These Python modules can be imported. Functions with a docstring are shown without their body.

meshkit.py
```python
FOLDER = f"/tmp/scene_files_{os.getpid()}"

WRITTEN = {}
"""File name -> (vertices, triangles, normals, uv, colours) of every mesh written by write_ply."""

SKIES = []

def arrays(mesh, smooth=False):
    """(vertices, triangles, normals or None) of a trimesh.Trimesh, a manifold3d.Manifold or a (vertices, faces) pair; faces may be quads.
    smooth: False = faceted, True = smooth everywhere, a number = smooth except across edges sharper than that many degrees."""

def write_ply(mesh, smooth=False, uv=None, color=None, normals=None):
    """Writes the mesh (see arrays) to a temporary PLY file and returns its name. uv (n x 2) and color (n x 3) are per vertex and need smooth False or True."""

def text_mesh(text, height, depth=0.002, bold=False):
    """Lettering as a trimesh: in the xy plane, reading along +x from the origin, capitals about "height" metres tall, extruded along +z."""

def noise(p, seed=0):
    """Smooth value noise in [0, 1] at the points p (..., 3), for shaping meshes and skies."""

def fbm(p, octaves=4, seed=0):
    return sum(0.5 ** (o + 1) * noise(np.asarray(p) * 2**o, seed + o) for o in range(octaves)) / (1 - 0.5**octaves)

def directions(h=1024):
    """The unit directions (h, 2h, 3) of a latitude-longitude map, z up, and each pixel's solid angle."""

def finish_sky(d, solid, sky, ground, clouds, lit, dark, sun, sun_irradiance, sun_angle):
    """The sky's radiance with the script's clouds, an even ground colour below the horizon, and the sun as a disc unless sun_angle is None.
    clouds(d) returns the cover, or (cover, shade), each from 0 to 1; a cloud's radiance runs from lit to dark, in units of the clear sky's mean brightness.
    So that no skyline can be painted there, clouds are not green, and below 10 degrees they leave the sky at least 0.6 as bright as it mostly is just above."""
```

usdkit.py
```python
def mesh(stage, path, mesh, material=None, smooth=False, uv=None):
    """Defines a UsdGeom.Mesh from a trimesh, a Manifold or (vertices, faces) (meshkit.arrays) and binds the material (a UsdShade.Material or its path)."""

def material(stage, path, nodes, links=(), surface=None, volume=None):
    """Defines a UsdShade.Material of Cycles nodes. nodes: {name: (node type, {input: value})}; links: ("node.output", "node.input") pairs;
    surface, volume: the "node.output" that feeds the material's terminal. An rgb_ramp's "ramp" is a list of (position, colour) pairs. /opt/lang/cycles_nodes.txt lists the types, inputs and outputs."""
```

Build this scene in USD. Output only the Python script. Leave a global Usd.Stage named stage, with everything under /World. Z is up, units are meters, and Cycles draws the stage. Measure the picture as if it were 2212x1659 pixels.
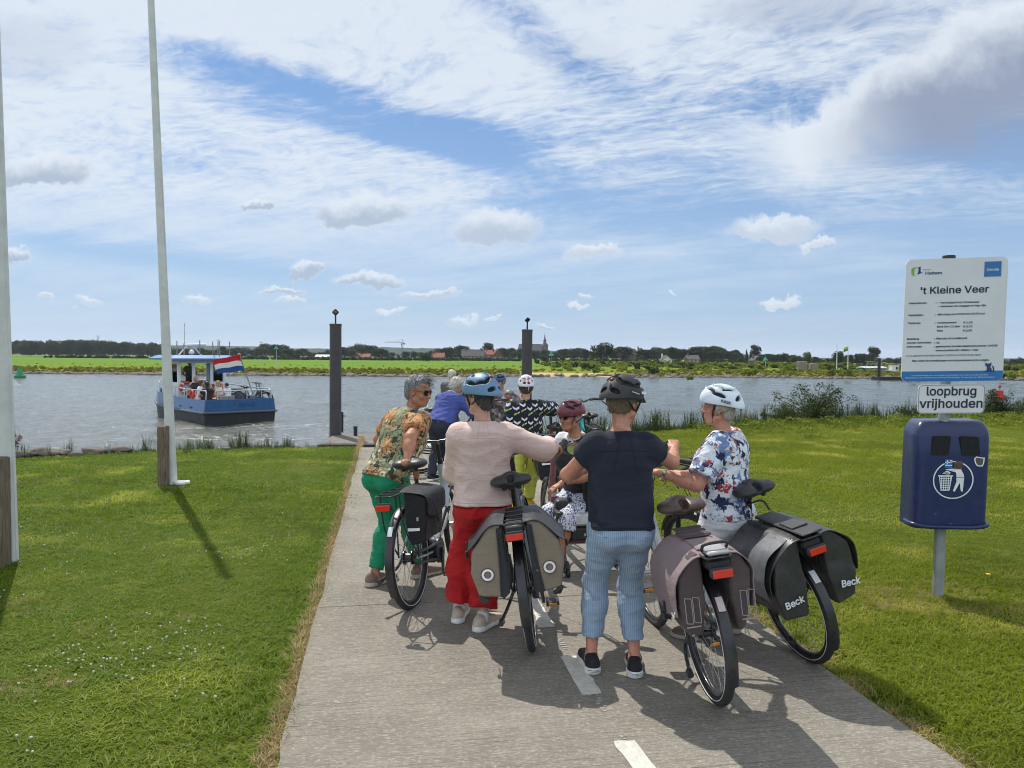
import math, random
import numpy as np, trimesh, meshkit, usdkit
from pxr import Usd, UsdGeom, UsdLux, UsdShade, Gf, Sdf, Vt
from shapely.geometry import Polygon, Point, LineString, box as sbox
from scipy.spatial import cKDTree

random.seed(7)
rng = np.random.default_rng(7)
stage = Usd.Stage.CreateInMemory()
UsdGeom.SetStageUpAxis(stage, UsdGeom.Tokens.z)
UsdGeom.SetStageMetersPerUnit(stage, 1.0)
world = UsdGeom.Xform.Define(stage, '/World')
stage.SetDefaultPrim(world.GetPrim())
UsdGeom.Scope.Define(stage, '/World/Looks')

# ------------------------------------------------------------------ camera
CAM_H, PITCH, ROLL, FPX = 1.75, math.radians(2.02), math.radians(0.37), 1660.0
_F = np.array([0, math.cos(PITCH), -math.sin(PITCH)])
_R0 = np.array([1.0, 0, 0]); _U0 = np.cross(_R0, _F)
_R = _R0 * math.cos(ROLL) + _U0 * math.sin(ROLL)
_U = _U0 * math.cos(ROLL) - _R0 * math.sin(ROLL)
cam = UsdGeom.Camera.Define(stage, '/World/camera')
cam.CreateHorizontalApertureAttr(36.0); cam.CreateVerticalApertureAttr(27.0)
cam.CreateFocalLengthAttr(36.0 * FPX / 2212)
cam.CreateClippingRangeAttr(Gf.Vec2f(0.05, 20000))
cam.AddTransformOp().Set(Gf.Matrix4d(*[float(v) for r in (list(_R) + [0], list(_U) + [0], list(-_F) + [0], [0, 0, CAM_H, 1]) for v in r]))
cam.CreateExposureAttr(0.0)

# ------------------------------------------------------------------ node graph helper
class Ref(str):
    pass

class NG:
    def __init__(s): s.nodes, s.links, s.k = {}, [], 0
    def n(s, kind, out, **inp):
        s.k += 1; name = f'n{s.k}'
        vals = {}
        for k, v in inp.items():
            if isinstance(v, Ref): s.links.append((str(v), f'{name}.{k}'))
            else: vals[k] = v
        s.nodes[name] = (kind, vals)
        return Ref(f'{name}.{out}')
    def m(s, op, a, b=0.0, c=0.0, clamp=False):
        return s.n('math', 'value', math_type=op, value1=a, value2=b, value3=c, use_clamp=clamp)
    def add(s, a, b): return s.m('add', a, b)
    def mul(s, a, b): return s.m('multiply', a, b)
    def sub(s, a, b): return s.m('subtract', a, b)
    def mix(s, f, a, b, mode='mix'): return s.n('mix', 'color', mix_type=mode, fac=f, color1=a, color2=b)
    def ss(s, v, a, b, lo=0.0, hi=1.0):
        return s.n('map_range', 'result', range_type='smoothstep', value=v, from_min=a, from_max=b, to_min=lo, to_max=hi, clamp=True)
    def lin(s, v, a, b, lo=0.0, hi=1.0):
        return s.n('map_range', 'result', range_type='linear', value=v, from_min=a, from_max=b, to_min=lo, to_max=hi, clamp=True)
    def noise(s, vec, scale, detail=3.0, rough=0.55, dist=0.0, w=None):
        if w is not None: return s.n('noise_texture', 'fac', dimensions='4D', vector=vec, scale=scale, detail=detail, roughness=rough, distortion=dist, w=w)
        return s.n('noise_texture', 'fac', vector=vec, scale=scale, detail=detail, roughness=rough, distortion=dist)
    def map(s, vec, loc=(0, 0, 0), rot=(0, 0, 0), scale=(1, 1, 1)):
        return s.n('mapping', 'vector', vector=vec, location=loc, rotation=rot, scale=scale)
    def xyz(s, x, y, z=0.0): return s.n('combine_xyz', 'vector', x=x, y=y, z=z)
    def sep(s, v):
        a = s.n('separate_xyz', 'x', vector=v); nm = a.split('.')[0]
        return a, Ref(nm + '.y'), Ref(nm + '.z')
    def obj(s): return s.n('texture_coordinate', 'object')
    def pos(s): return s.n('geometry', 'position')
    def build(s, name, surface=None, volume=None):
        return usdkit.material(stage, f'/World/Looks/{name}', s.nodes, [(str(a), b) for a, b in s.links], surface=surface, volume=volume)

# ------------------------------------------------------------------ sun and sky
SUN_AZ = math.atan2(-0.514, 0.857); SUN_EL = math.radians(56)
SUN_DIR = np.array([math.sin(SUN_AZ) * math.cos(SUN_EL), math.cos(SUN_AZ) * math.cos(SUN_EL), math.sin(SUN_EL)])
SKY_STRENGTH = 0.112
SUN_INT = 1.2

sun = UsdLux.DistantLight.Define(stage, '/World/sun')
sun.CreateIntensityAttr(SUN_INT); sun.CreateAngleAttr(0.5); sun.CreateNormalizeAttr(True)
sun.CreateColorAttr(Gf.Vec3f(1.0, 0.95, 0.87))
_z = SUN_DIR; _x = np.cross([0, 0, 1.0], _z); _x /= np.linalg.norm(_x); _y = np.cross(_z, _x)
sun.AddTransformOp().Set(Gf.Matrix4d(*[float(v) for r in (list(_x) + [0], list(_y) + [0], list(_z) + [0], [0, 0, 0, 1]) for v in r]))

def make_sky():
    g = NG()
    d = g.n('texture_coordinate', 'generated')
    sky = g.n('sky_texture', 'color', sky_type='single_scattering', sun_disc=False, sun_elevation=SUN_EL, sun_rotation=SUN_AZ,
              altitude=0.0, air_density=1.0, aerosol_density=0.6, ozone_density=1.0)
    x, y, z = g.sep(d)
    ys = g.m('maximum', y, 0.05)
    u = g.m('divide', x, ys); v = g.m('divide', z, ys)
    zz = g.add(g.m('maximum', z, 0.0), 0.10)
    px = g.m('divide', x, zz); py = g.m('divide', y, zz)
    front = g.ss(y, 0.05, 0.35)
    # --- high veil: streaked cirrus drawn out along one wind direction
    P = g.xyz(px, py)
    warp = g.n('noise_texture', 'color', vector=P, scale=0.5, detail=2.0)
    Pw = g.n('vector_math', 'vector', math_type='multiply_add', vector1=warp, vector2=(0.9, 0.9, 0.0), vector3=P)
    rot = g.map(Pw, rot=(0, 0, math.radians(28)), scale=(1, 1, 1))
    st = g.noise(g.map(rot, scale=(0.50, 2.2, 1)), 1.3, 9.0, 0.66)
    puff = g.noise(g.map(Pw, loc=(3.1, 7.7, 0)), 2.4, 7.0, 0.62)
    big = g.noise(g.map(P, loc=(11.3, 4.1, 0)), 0.55, 2.0)
    mott = g.noise(g.map(g.n('vector_math', 'vector', math_type='multiply_add', vector1=g.n('noise_texture', 'color', vector=P, scale=5.0, detail=3.0), vector2=(0.16, 0.16, 0.0), vector3=rot), loc=(1.1, 2.7, 0), scale=(1.0, 1.7, 1)), 11.0, 6.0, 0.66)
    cov = g.add(g.add(g.add(g.mul(st, 0.46), g.mul(puff, 0.34)), g.mul(big, 0.26)), g.mul(g.sub(mott, 0.5), g.ss(v, 0.10, 0.32, 0.16, 0.62)))
    cov = g.add(cov, 0.10)
    # coverage is a weather pattern: thick towards the sun, thin low on the right
    bias = g.add(g.mul(g.sub(0.1, u), 0.13), g.mul(g.sub(v, 0.20), 0.50))
    # a clear gash running down from upper left to the right, and one lower
    def band(u0, v0, u1, v1, w, amt, nz=0.03):
        dx, dy = u1 - u0, v1 - v0; L = math.hypot(dx, dy); dx /= L; dy /= L
        a = g.add(g.mul(g.sub(u, u0), dx), g.mul(g.sub(v, v0), dy))
        b = g.add(g.mul(g.sub(u, u0), -dy), g.mul(g.sub(v, v0), dx))
        b = g.add(b, g.mul(g.sub(st, 0.5), nz))
        e = g.mul(g.ss(a, -0.12, 0.05), g.ss(a, L + 0.12, L - 0.05))
        return g.mul(g.mul(g.ss(g.m('absolute', b), w, 0.0), e), amt)
    bands = None
    for args in ((-0.42, 0.385, 0.02, 0.255, 0.045, -0.30), (-0.34, 0.32, -0.05, 0.26, 0.02, -0.16), (-0.02, 0.45, 0.10, 0.37, 0.04, -0.22, 0.06),
                 (-0.62, 0.145, -0.26, 0.10, 0.026, -0.22), (0.02, 0.20, 0.75, 0.17, 0.055, -0.14), (0.38, 0.30, 0.75, 0.27, 0.07, -0.26), (0.42, 0.20, 0.80, 0.20, 0.05, 0.06)):
        bb = band(*args); bands = bb if bands is None else g.add(bands, bb)
    cov = g.add(g.add(cov, bias), g.mul(bands, front))
    veil = g.ss(cov, 0.40, 0.80)
    veil = g.mul(veil, g.ss(z, 0.04, 0.22, 0.25, 1.0))
    lowhaze = g.ss(z, 0.40, 0.0, 0.08, 0.70)
    # --- cumulus: (centre u, centre v, half width, half height, darkness)
    cn = g.n('noise_texture', 'color', vector=g.xyz(u, v, 0.0), scale=19.0, detail=7.0, roughness=0.66)
    cnx = g.sub(g.n('separate_color', 'r', color=cn), 0.5); cny = g.sub(Ref(cn.split('.')[0] + '.fac'), 0.5)
    uu = g.add(u, g.mul(cnx, 0.065)); vv = g.add(v, g.mul(cny, 0.06))
    cum = None; shade = None
    def C(X, Y): return (X - 1106) / FPX, (771 - Y) / FPX
    L = [(105, 385, 100, 50, 1.0), (785, 465, 105, 42, .9), (1070, 500, 92, 50, .75), (800, 612, 84, 21, .9), (1660, 500, 95, 32, .5), (1760, 527, 36, 14, .35),
         (1678, 656, 44, 13, .3), (192, 656, 36, 14, .5), (425, 658, 32, 15, .5), (628, 655, 34, 12, .5), (615, 632, 50, 10, .9), (930, 636, 60, 14, .7), (30, 560, 46, 22, 1.0),
         (1280, 545, 60, 20, .5), (1243, 663, 26, 9, .3), (840, 675, 30, 9, .3), (1005, 692, 34, 10, .6), (560, 452, 40, 16, 1.0), (660, 590, 36, 18, .9), (100, 650, 22, 9, .5),
         (1180, 705, 28, 8, .9), (1060, 690, 14, 7, .4), (1270, 632, 20, 8, .4), (1450, 632, 14, 7, .4)]
    for X, Y, w, h, dk in L:
        cu, cv = C(X, Y)
        a = g.mul(g.sub(uu, cu), FPX / w); b = g.mul(g.sub(vv, cv), FPX / h)
        bl = g.m('minimum', g.mul(b, 1.5), 0.0); bu = g.m('maximum', b, 0.0)
        r2 = g.add(g.mul(a, a), g.add(g.mul(bl, bl), g.mul(bu, bu)))
        k = g.ss(r2, 1.35, 0.5)
        sh = g.mul(g.mul(k, g.ss(b, 0.75, -0.25)), dk)
        cum = k if cum is None else g.m('maximum', cum, k)
        shade = sh if shade is None else g.m('maximum', shade, sh)
    # --- the big grey bank, upper right, bright along its top edge
    u0, v0 = C(1640, 330)
    du, dv = C(2330, 60)[0] - u0, C(2330, 60)[1] - v0; LL = math.hypot(du, dv); du /= LL; dv /= LL
    bn = g.noise(g.xyz(u, v, 3.0), 9.0, 8.0, 0.62)
    al = g.add(g.mul(g.sub(u, u0), du), g.mul(g.sub(v, v0), dv))
    ac = g.add(g.mul(g.sub(u, u0), -dv), g.mul(g.sub(v, v0), du))
    ac = g.add(ac, g.mul(g.sub(bn, 0.5), 0.16))
    wid = g.lin(al, -0.05, 0.40, 0.03, 0.085)
    bank = g.mul(g.mul(g.ss(g.m('divide', ac, wid), 1.25, 0.60), g.ss(g.m('divide', ac, wid), -1.9, -0.4)), g.ss(al, -0.06, 0.05))
    bank = g.mul(bank, front)
    bshade = g.mul(g.ss(g.m('divide', ac, wid), 0.95, -0.35), g.ss(al, 0.02, 0.22))
    # soft grey patches in the top band of cloud
    gp = None
    for X, Y, w, h, dk in [(1740, 30, 240, 60, .55), (2060, 110, 170, 60, .55), (60, 120, 160, 90, .30), (1240, 130, 120, 50, .18)]:
        cu, cv = C(X, Y)
        a = g.mul(g.sub(uu, cu), FPX / w); b = g.mul(g.sub(vv, cv), FPX / h)
        k = g.mul(g.ss(g.add(g.mul(a, a), g.mul(b, b)), 1.3, 0.0), dk)
        gp = k if gp is None else g.m('maximum', gp, k)
    gp = g.mul(gp, front); cum = g.mul(cum, front); shade = g.mul(shade, front)
    white = (7.0, 7.6, 8.3); grey = (3.8, 4.3, 5.5); hazec = (3.7, 5.0, 7.1)
    tint = g.mix(1.0, sky, (0.50, 0.71, 0.93), 'multiply')
    base = g.mix(lowhaze, tint, hazec)
    c1 = g.mix(g.mul(veil, 0.90), base, g.mix(gp, white, grey))
    puffc = g.mix(shade, white, (3.5, 4.3, 5.5))
    c2 = g.mix(g.mul(cum, 0.86), c1, puffc)
    bankc = g.mix(bshade, white, (2.7, 3.2, 4.4))
    c3 = g.mix(g.mul(bank, 0.97), c2, bankc)
    bg = g.n('background_shader', 'background', color=c3, strength=SKY_STRENGTH)
    return g.build('sky', surface=bg)

dome = UsdLux.DomeLight.Define(stage, '/World/sky')
dome.CreateIntensityAttr(1.0)
UsdShade.MaterialBindingAPI.Apply(dome.GetPrim()).Bind(make_sky())

# ------------------------------------------------------------------ pixel helpers (photo measured at 2212 x 1659)
def ray(X, Y):
    d = _F + _R * ((X - 1106) / FPX) + _U * ((829.5 - Y) / FPX)
    return d
def at(X, Y, z=0.0):
    d = ray(X, Y); t = (z - CAM_H) / d[2]
    return np.array([0, 0, CAM_H]) + d * t
def atd(X, Y, depth):
    d = ray(X, Y)
    return np.array([0, 0, CAM_H]) + d * (depth / d[1])

# ------------------------------------------------------------------ scene tree helpers
_names = {}
def numbered(parent, name):
    k = (parent, name); i = _names.get(k, 0); _names[k] = i + 1
    return name if i == 0 else f'{name}_{i:03d}'
def P(o): return str(o.GetPath()) if o is not None else '/World'
def obj(name, mesh, mat, parent=None, smooth=False, kind=None, label=None):
    par = P(parent)
    m = usdkit.mesh(stage, f'{par}/{numbered(par, name)}', mesh, mat, smooth=smooth).GetPrim()
    if kind: m.SetCustomDataByKey('kind', kind)
    if label: m.SetCustomDataByKey('label', label)
    return m
def tag(o, label=None, cat=None, group=None, kind=None):
    for k, v in (('label', label), ('category', cat), ('group', group), ('kind', kind)):
        if v: o.SetCustomDataByKey(k, v)
    return o
def thing(name, label, cat, loc=(0, 0, 0), rz=0.0, rx=0.0, ry=0.0, group=None, kind=None, scale=None):
    x = UsdGeom.Xform.Define(stage, '/World/' + numbered('/World', name))
    x.AddTranslateOp().Set(Gf.Vec3d(*map(float, loc)))
    if rz: x.AddRotateZOp().Set(float(rz))
    if rx: x.AddRotateXOp().Set(float(rx))
    if ry: x.AddRotateYOp().Set(float(ry))
    if scale is not None: x.AddScaleOp().Set(Gf.Vec3f(*map(float, scale)))
    return tag(x.GetPrim(), label, cat, group, kind)
def copy_of(root, name, label, cat, loc, rz=0.0, scale=None, group=None):
    o = thing(name, label, cat, loc, rz, group=group, scale=scale)
    o.GetReferences().AddInternalReference(root.GetPath()); o.SetInstanceable(True)
    return o
def klass(name):
    stage.CreateClassPrim('/World/Prototypes') if not stage.GetPrimAtPath('/World/Prototypes') else None
    stage.GetPrimAtPath('/World/Prototypes')
    return UsdGeom.Xform.Define(stage, '/World/Prototypes/' + name).GetPrim()
def instancer(name, protos, pos, idx, yaw, scale, label, cat, kind='stuff', parent=None, tilt=None):
    par = P(parent)
    pi = UsdGeom.PointInstancer.Define(stage, f'{par}/{numbered(par, name)}')
    rel = pi.CreatePrototypesRel()
    for k, (mesh, mat) in enumerate(protos):
        usdkit.mesh(stage, f'{pi.GetPath()}/shape_{k:03d}' if k else f'{pi.GetPath()}/shape', mesh, mat)
        rel.AddTarget(f'{pi.GetPath()}/shape_{k:03d}' if k else f'{pi.GetPath()}/shape')
    n = len(pos)
    pi.CreatePositionsAttr(Vt.Vec3fArray.FromNumpy(np.asarray(pos, np.float32)))
    pi.CreateProtoIndicesAttr(Vt.IntArray.FromNumpy(np.asarray(idx, np.int32)))
    q = np.zeros((n, 4)); h = np.asarray(yaw) / 2; q[:, 2] = np.sin(h); q[:, 3] = np.cos(h)
    pi.CreateOrientationsAttr(Vt.QuathArray([Gf.Quath(float(a[3]), float(a[0]), float(a[1]), float(a[2])) for a in q]))
    sc = np.asarray(scale, np.float32); sc = np.repeat(sc[:, None], 3, 1) if sc.ndim == 1 else sc
    pi.CreateScalesAttr(Vt.Vec3fArray.FromNumpy(sc))
    o = pi.GetPrim(); return tag(o, label, cat, kind=kind)

# ------------------------------------------------------------------ mesh helpers
def V(*a): return np.array(a, float)
def nrm(v):
    v = np.asarray(v, float); return v / max(np.linalg.norm(v), 1e-12)
def cat(*ms):
    ms = [m for m in ms if m is not None]
    flat = []
    for m in ms: flat += list(m) if isinstance(m, (list, tuple)) and not isinstance(m, trimesh.Trimesh) else [m]
    return trimesh.util.concatenate(flat) if len(flat) > 1 else flat[0]
def TM(v, f): return trimesh.Trimesh(np.asarray(v, float), np.asarray(f, int), process=False)
def quads(v, q):
    q = np.asarray(q); return TM(v, np.vstack([q[:, [0, 1, 2]], q[:, [0, 2, 3]]]))
def tube(pts, r, n=8, cap=True, flat=1.0, closed=False):
    """round (or flattened) tube along points; r a number or one per point"""
    p = np.asarray(pts, float); m = len(p); r = np.broadcast_to(np.asarray(r, float), (m,))
    t = np.gradient(p, axis=0) if not closed else np.roll(p, -1, 0) - np.roll(p, 1, 0)
    t /= np.maximum(np.linalg.norm(t, axis=1, keepdims=True), 1e-12)
    ref = V(0, 0, 1) if abs(t[0][2]) < 0.9 else V(1, 0, 0)
    a = nrm(np.cross(t[0], ref)); vs = []
    ang = np.arange(n) * 2 * math.pi / n
    for i in range(m):
        a = a - t[i] * (a @ t[i]); a = nrm(a); b = np.cross(t[i], a)
        vs.append(p[i] + r[i] * (np.cos(ang)[:, None] * a + flat * np.sin(ang)[:, None] * b))
    v = np.vstack(vs); q = []
    for i in range(m if closed else m - 1):
        i2 = (i + 1) % m
        for k in range(n):
            k2 = (k + 1) % n
            q.append((i * n + k, i * n + k2, i2 * n + k2, i2 * n + k))
    mesh = quads(v, q)
    if cap and not closed:
        v = np.vstack([mesh.vertices, p[:1], p[-1:]]); c0, c1 = len(v) - 2, len(v) - 1
        f = [(c0, (k + 1) % n, k) for k in range(n)] + [(c1, (m - 1) * n + k, (m - 1) * n + (k + 1) % n) for k in range(n)]
        mesh = TM(v, np.vstack([mesh.faces, f]))
    return mesh
def curve(pts, n=24):
    """smooth curve through points (Catmull-Rom)"""
    p = np.asarray(pts, float); p = np.vstack([2 * p[0] - p[1], p, 2 * p[-1] - p[-2]]); out = []
    seg = len(p) - 3; per = max(2, n // seg)
    for i in range(seg):
        for t in np.linspace(0, 1, per, endpoint=False):
            a, b, c, d = p[i:i + 4]
            out.append(0.5 * ((2 * b) + (-a + c) * t + (2 * a - 5 * b + 4 * c - d) * t * t + (-a + 3 * b - 3 * c + d) * t ** 3))
    out.append(p[-2]); return np.array(out)
def bx(x0, x1, y0, y1, z0, z1, bevel=0.0):
    if bevel <= 0:
        m = trimesh.creation.box([x1 - x0, y1 - y0, z1 - z0]); m.apply_translation([(x0 + x1) / 2, (y0 + y1) / 2, (z0 + z1) / 2]); return m
    b = min(bevel, (x1 - x0) * .49, (y1 - y0) * .49, (z1 - z0) * .49)
    pts = []
    for sx, xx in ((1, x0), (-1, x1)):
        for sy, yy in ((1, y0), (-1, y1)):
            for sz, zz in ((1, z0), (-1, z1)):
                pts += [(xx, yy + sy * b, zz + sz * b), (xx + sx * b, yy, zz + sz * b), (xx + sx * b, yy + sy * b, zz)]
    return trimesh.convex.convex_hull(np.array(pts))
def xf(m, loc=(0, 0, 0), rz=0, rx=0, ry=0, s=None):
    m = m.copy()
    if s is not None: m.apply_scale(s)
    T = np.eye(4)
    for ang, ax in ((rx, (1, 0, 0)), (ry, (0, 1, 0)), (rz, (0, 0, 1))):
        if ang: T = trimesh.transformations.rotation_matrix(math.radians(ang), ax) @ T
    T[:3, 3] += loc; m.apply_transform(T); return m
def frame(m, o, X, Y, Z):
    T = np.eye(4); T[:3, 0], T[:3, 1], T[:3, 2], T[:3, 3] = X, Y, Z, o
    m = m.copy(); m.apply_transform(T); return m
def ext(poly, h, z0=0.0):
    ps = getattr(poly, 'geoms', [poly])
    ms = [trimesh.creation.extrude_polygon(p, h, engine='earcut') for p in ps if p.area > 1e-9]
    m = cat(ms); m.apply_translation([0, 0, z0]); return m
def rrect(w, h, r): return sbox(-w / 2 + r, -h / 2 + r, w / 2 - r, h / 2 - r).buffer(r, quad_segs=6)
def torus(R, r, n=64, m=10, flat=1.0):
    a = np.arange(n) * 2 * math.pi / n
    return tube(np.stack([R * np.cos(a), 0 * a, R * np.sin(a)], 1), r, m, closed=True)
def cyl(p0, p1, r, n=14): return tube([p0, p1], r, n)
def ball(c, r, sub=2, s=(1, 1, 1)):
    m = trimesh.creation.icosphere(sub, r); m.apply_scale(s); m.apply_translation(c); return m

# ------------------------------------------------------------------ materials
_mats = {}
def plain(name, col, rough=0.5, metal=0.0, spec=0.5, var=0.12, scale=14.0, bump=0.0, bscale=300.0, coat=0.0, sheen=0.0, trans=0.0):
    """one coloured stuff with slight wear: tone and gloss wander a little, optional fine grain"""
    if name in _mats: return _mats[name]
    g = NG(); o = g.obj()
    n1 = g.noise(o, scale, 5.0, 0.6)
    dark = tuple(c * (1 - var) for c in col); lite = tuple(min(1, c * (1 + var)) for c in col)
    c = g.mix(g.ss(n1, 0.3, 0.7), dark, lite)
    r = g.lin(g.noise(o, scale * 2.3, 3.0), 0.25, 0.75, max(0.03, rough - 0.09), min(1, rough + 0.09))
    kw = dict(base_color=c, roughness=r, metallic=metal, specular_ior_level=spec)
    if coat: kw.update(coat_weight=coat, coat_roughness=0.08)
    if sheen: kw.update(sheen_weight=sheen, sheen_roughness=0.5)
    if bump: kw['normal'] = g.n('bump', 'normal', height=g.noise(o, bscale, 3.0), strength=bump, distance=0.003)
    s = g.n('principled_bsdf', 'BSDF', **kw)
    if trans:
        s = g.n('mix_closure', 'closure', fac=trans, closure1=s, closure2=g.n('translucent_bsdf', 'BSDF', color=c))
    _mats[name] = g.build(name, surface=s)
    return _mats[name]
# ================================================================== terrain, water, path
WATER = -1.0
BANK = [(-400, -60), (-120, -2), (-40, 8), (-14, 12.6)] + [tuple(at(x, y)[:2]) for x, y in
        ((40, 985), (200, 974), (380, 966), (560, 961), (720, 959), (850, 960), (1000, 955), (1250, 935), (1500, 921), (1640, 914), (1800, 908), (2000, 903), (2212, 897))] + [(26, 33), (60, 48), (160, 75), (500, 110)]
BX = np.array([b[0] for b in BANK]); BY = np.array([b[1] for b in BANK])
def bank_y(x): return np.interp(x, BX, BY)
FAR_Y0 = 106.0
def far_y(x): return FAR_Y0 - 0.012 * x + 3.0 * np.sin(x * 0.045) + 1.2 * np.sin(x * 0.21 + 1)
def ground_z(x, y):
    x = np.asarray(x, float); y = np.asarray(y, float)
    s = y - bank_y(x)
    near = np.where(s < 0, 0.0, -0.55 * np.clip(s, 0, None))
    near = np.where(s < 0, -0.10 * np.clip(1 + s / 0.8, 0, 1), near - 0.10)
    f = y - far_y(x)
    beach = np.exp(-((x - 8) / 9.0) ** 2)          # a sandy bite out of the far bank
    rise = WATER + (0.045 + 0.03 * np.sin(x * 0.13)) * f
    top = -0.35 + 0.12 * np.sin(x * 0.02)
    k = np.clip((f - 2.5 - 6 * beach) / (6.0), 0, 1); k = k * k * (3 - 2 * k)
    far = np.where(f < 0, WATER + 0.12 * f, rise * (1 - k) + top * k)
    far = np.minimum(far, top)
    z = np.where(y < (bank_y(x) + far_y(x)) / 2, near, far)
    return np.maximum(z, -3.2)

def make_ground():
    ys = np.concatenate([np.arange(-40, 0, 4), np.arange(0, 34, 0.4), np.arange(34, 98, 2.0), np.arange(98, 130, 0.5), np.arange(130, 300, 6), np.geomspace(300, 9000, 26)])
    xs = np.concatenate([-np.geomspace(12000, 62, 28), np.arange(-60, -12, 1.2), np.arange(-12, 16, 0.4), np.arange(16, 62, 1.2), np.geomspace(62, 12000, 28)])
    X, Y = np.meshgrid(xs, ys, indexing='ij'); Z = ground_z(X, Y)
    nz = meshkit.fbm(np.stack([X * 0.35, Y * 0.35, 0 * X], -1), 3, 5) - 0.5
    Z = Z + nz * np.where(Y < 60, 0.05, 0.22)
    near_path = np.clip(1.8 - np.abs(X + 0.1655 * Y - 0.45 - .53), 0, 0.3) / 0.3
    Z = np.where(Y < 40, Z - near_path * np.maximum(0, nz * 0.05 + 0.03), Z)
    nx, ny = X.shape; I = np.arange(nx * ny).reshape(nx, ny)
    q = np.stack([I[:-1, :-1], I[1:, :-1], I[1:, 1:], I[:-1, 1:]], -1).reshape(-1, 4)
    m = quads(np.stack([X, Y, Z], -1).reshape(-1, 3), q)
    g = NG(); p = g.pos(); x, y, z = g.sep(p)
    n1 = g.noise(p, 1.1, 4.0, 0.6); n2 = g.noise(p, 9.0, 5.0, 0.7); n3 = g.noise(p, 70.0, 3.0, 0.7)
    n0 = g.noise(p, 0.06, 4.0, 0.6)
    lawn = g.mix(g.ss(n2, 0.3, 0.7), (0.055, 0.080, 0.009), (0.105, 0.135, 0.018))
    lawn = g.mix(g.ss(n1, 0.52, 0.75), lawn, (0.13, 0.125, 0.040))
    lawn = g.mix(g.mul(g.ss(n3, 0.5, 0.8), 0.5), lawn, (0.11, 0.15, 0.03))
    far = g.mix(g.ss(n0, 0.35, 0.65), (0.095, 0.180, 0.018), (0.125, 0.215, 0.024))
    far = g.mix(g.mul(g.ss(y, 170.0, 108.0), g.ss(n0, 0.3, 0.6, 0.4, 1.0)), far, (0.195, 0.195, 0.020))
    far = g.mix(g.ss(x, 20.0, 90.0, 0.0, 0.7), far, (0.150, 0.180, 0.026))
    n4 = g.noise(p, 0.7, 5.0, 0.65)
    far = g.mix(g.mul(g.ss(n4, 0.5, 0.72), 0.35), far, (0.080, 0.120, 0.018))
    mud = g.mix(g.ss(g.noise(p, 2.5, 5.0, 0.7), 0.35, 0.7), (0.055, 0.042, 0.028), (0.17, 0.135, 0.09))
    zj = g.add(z, g.mul(g.sub(g.noise(p, 0.9, 4.0), 0.5), 0.5))
    far = g.mix(g.ss(zj, -0.62, -0.72), far, mud)
    sandm = g.mul(g.ss(g.m('absolute', g.sub(x, 9.0)), 8.5, 6.5), g.ss(z, -0.50, -0.62))
    far = g.mix(g.mul(sandm, g.ss(y, 90.0, 95.0)), far, (0.44, 0.33, 0.19))
    near = g.mix(g.ss(z, -0.15, -0.4), lawn, mud)
    col = g.mix(g.ss(y, 60.0, 62.0), near, far)
    b = g.n('bump', 'normal', height=g.add(n2, g.mul(n3, 0.6)), strength=0.8, distance=0.04)
    s = g.n('principled_bsdf', 'BSDF', base_color=col, roughness=0.95, specular_ior_level=0.05, normal=b)
    obj('ground', m, g.build('ground', surface=s), smooth=True, kind='structure')
make_ground()

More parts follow.
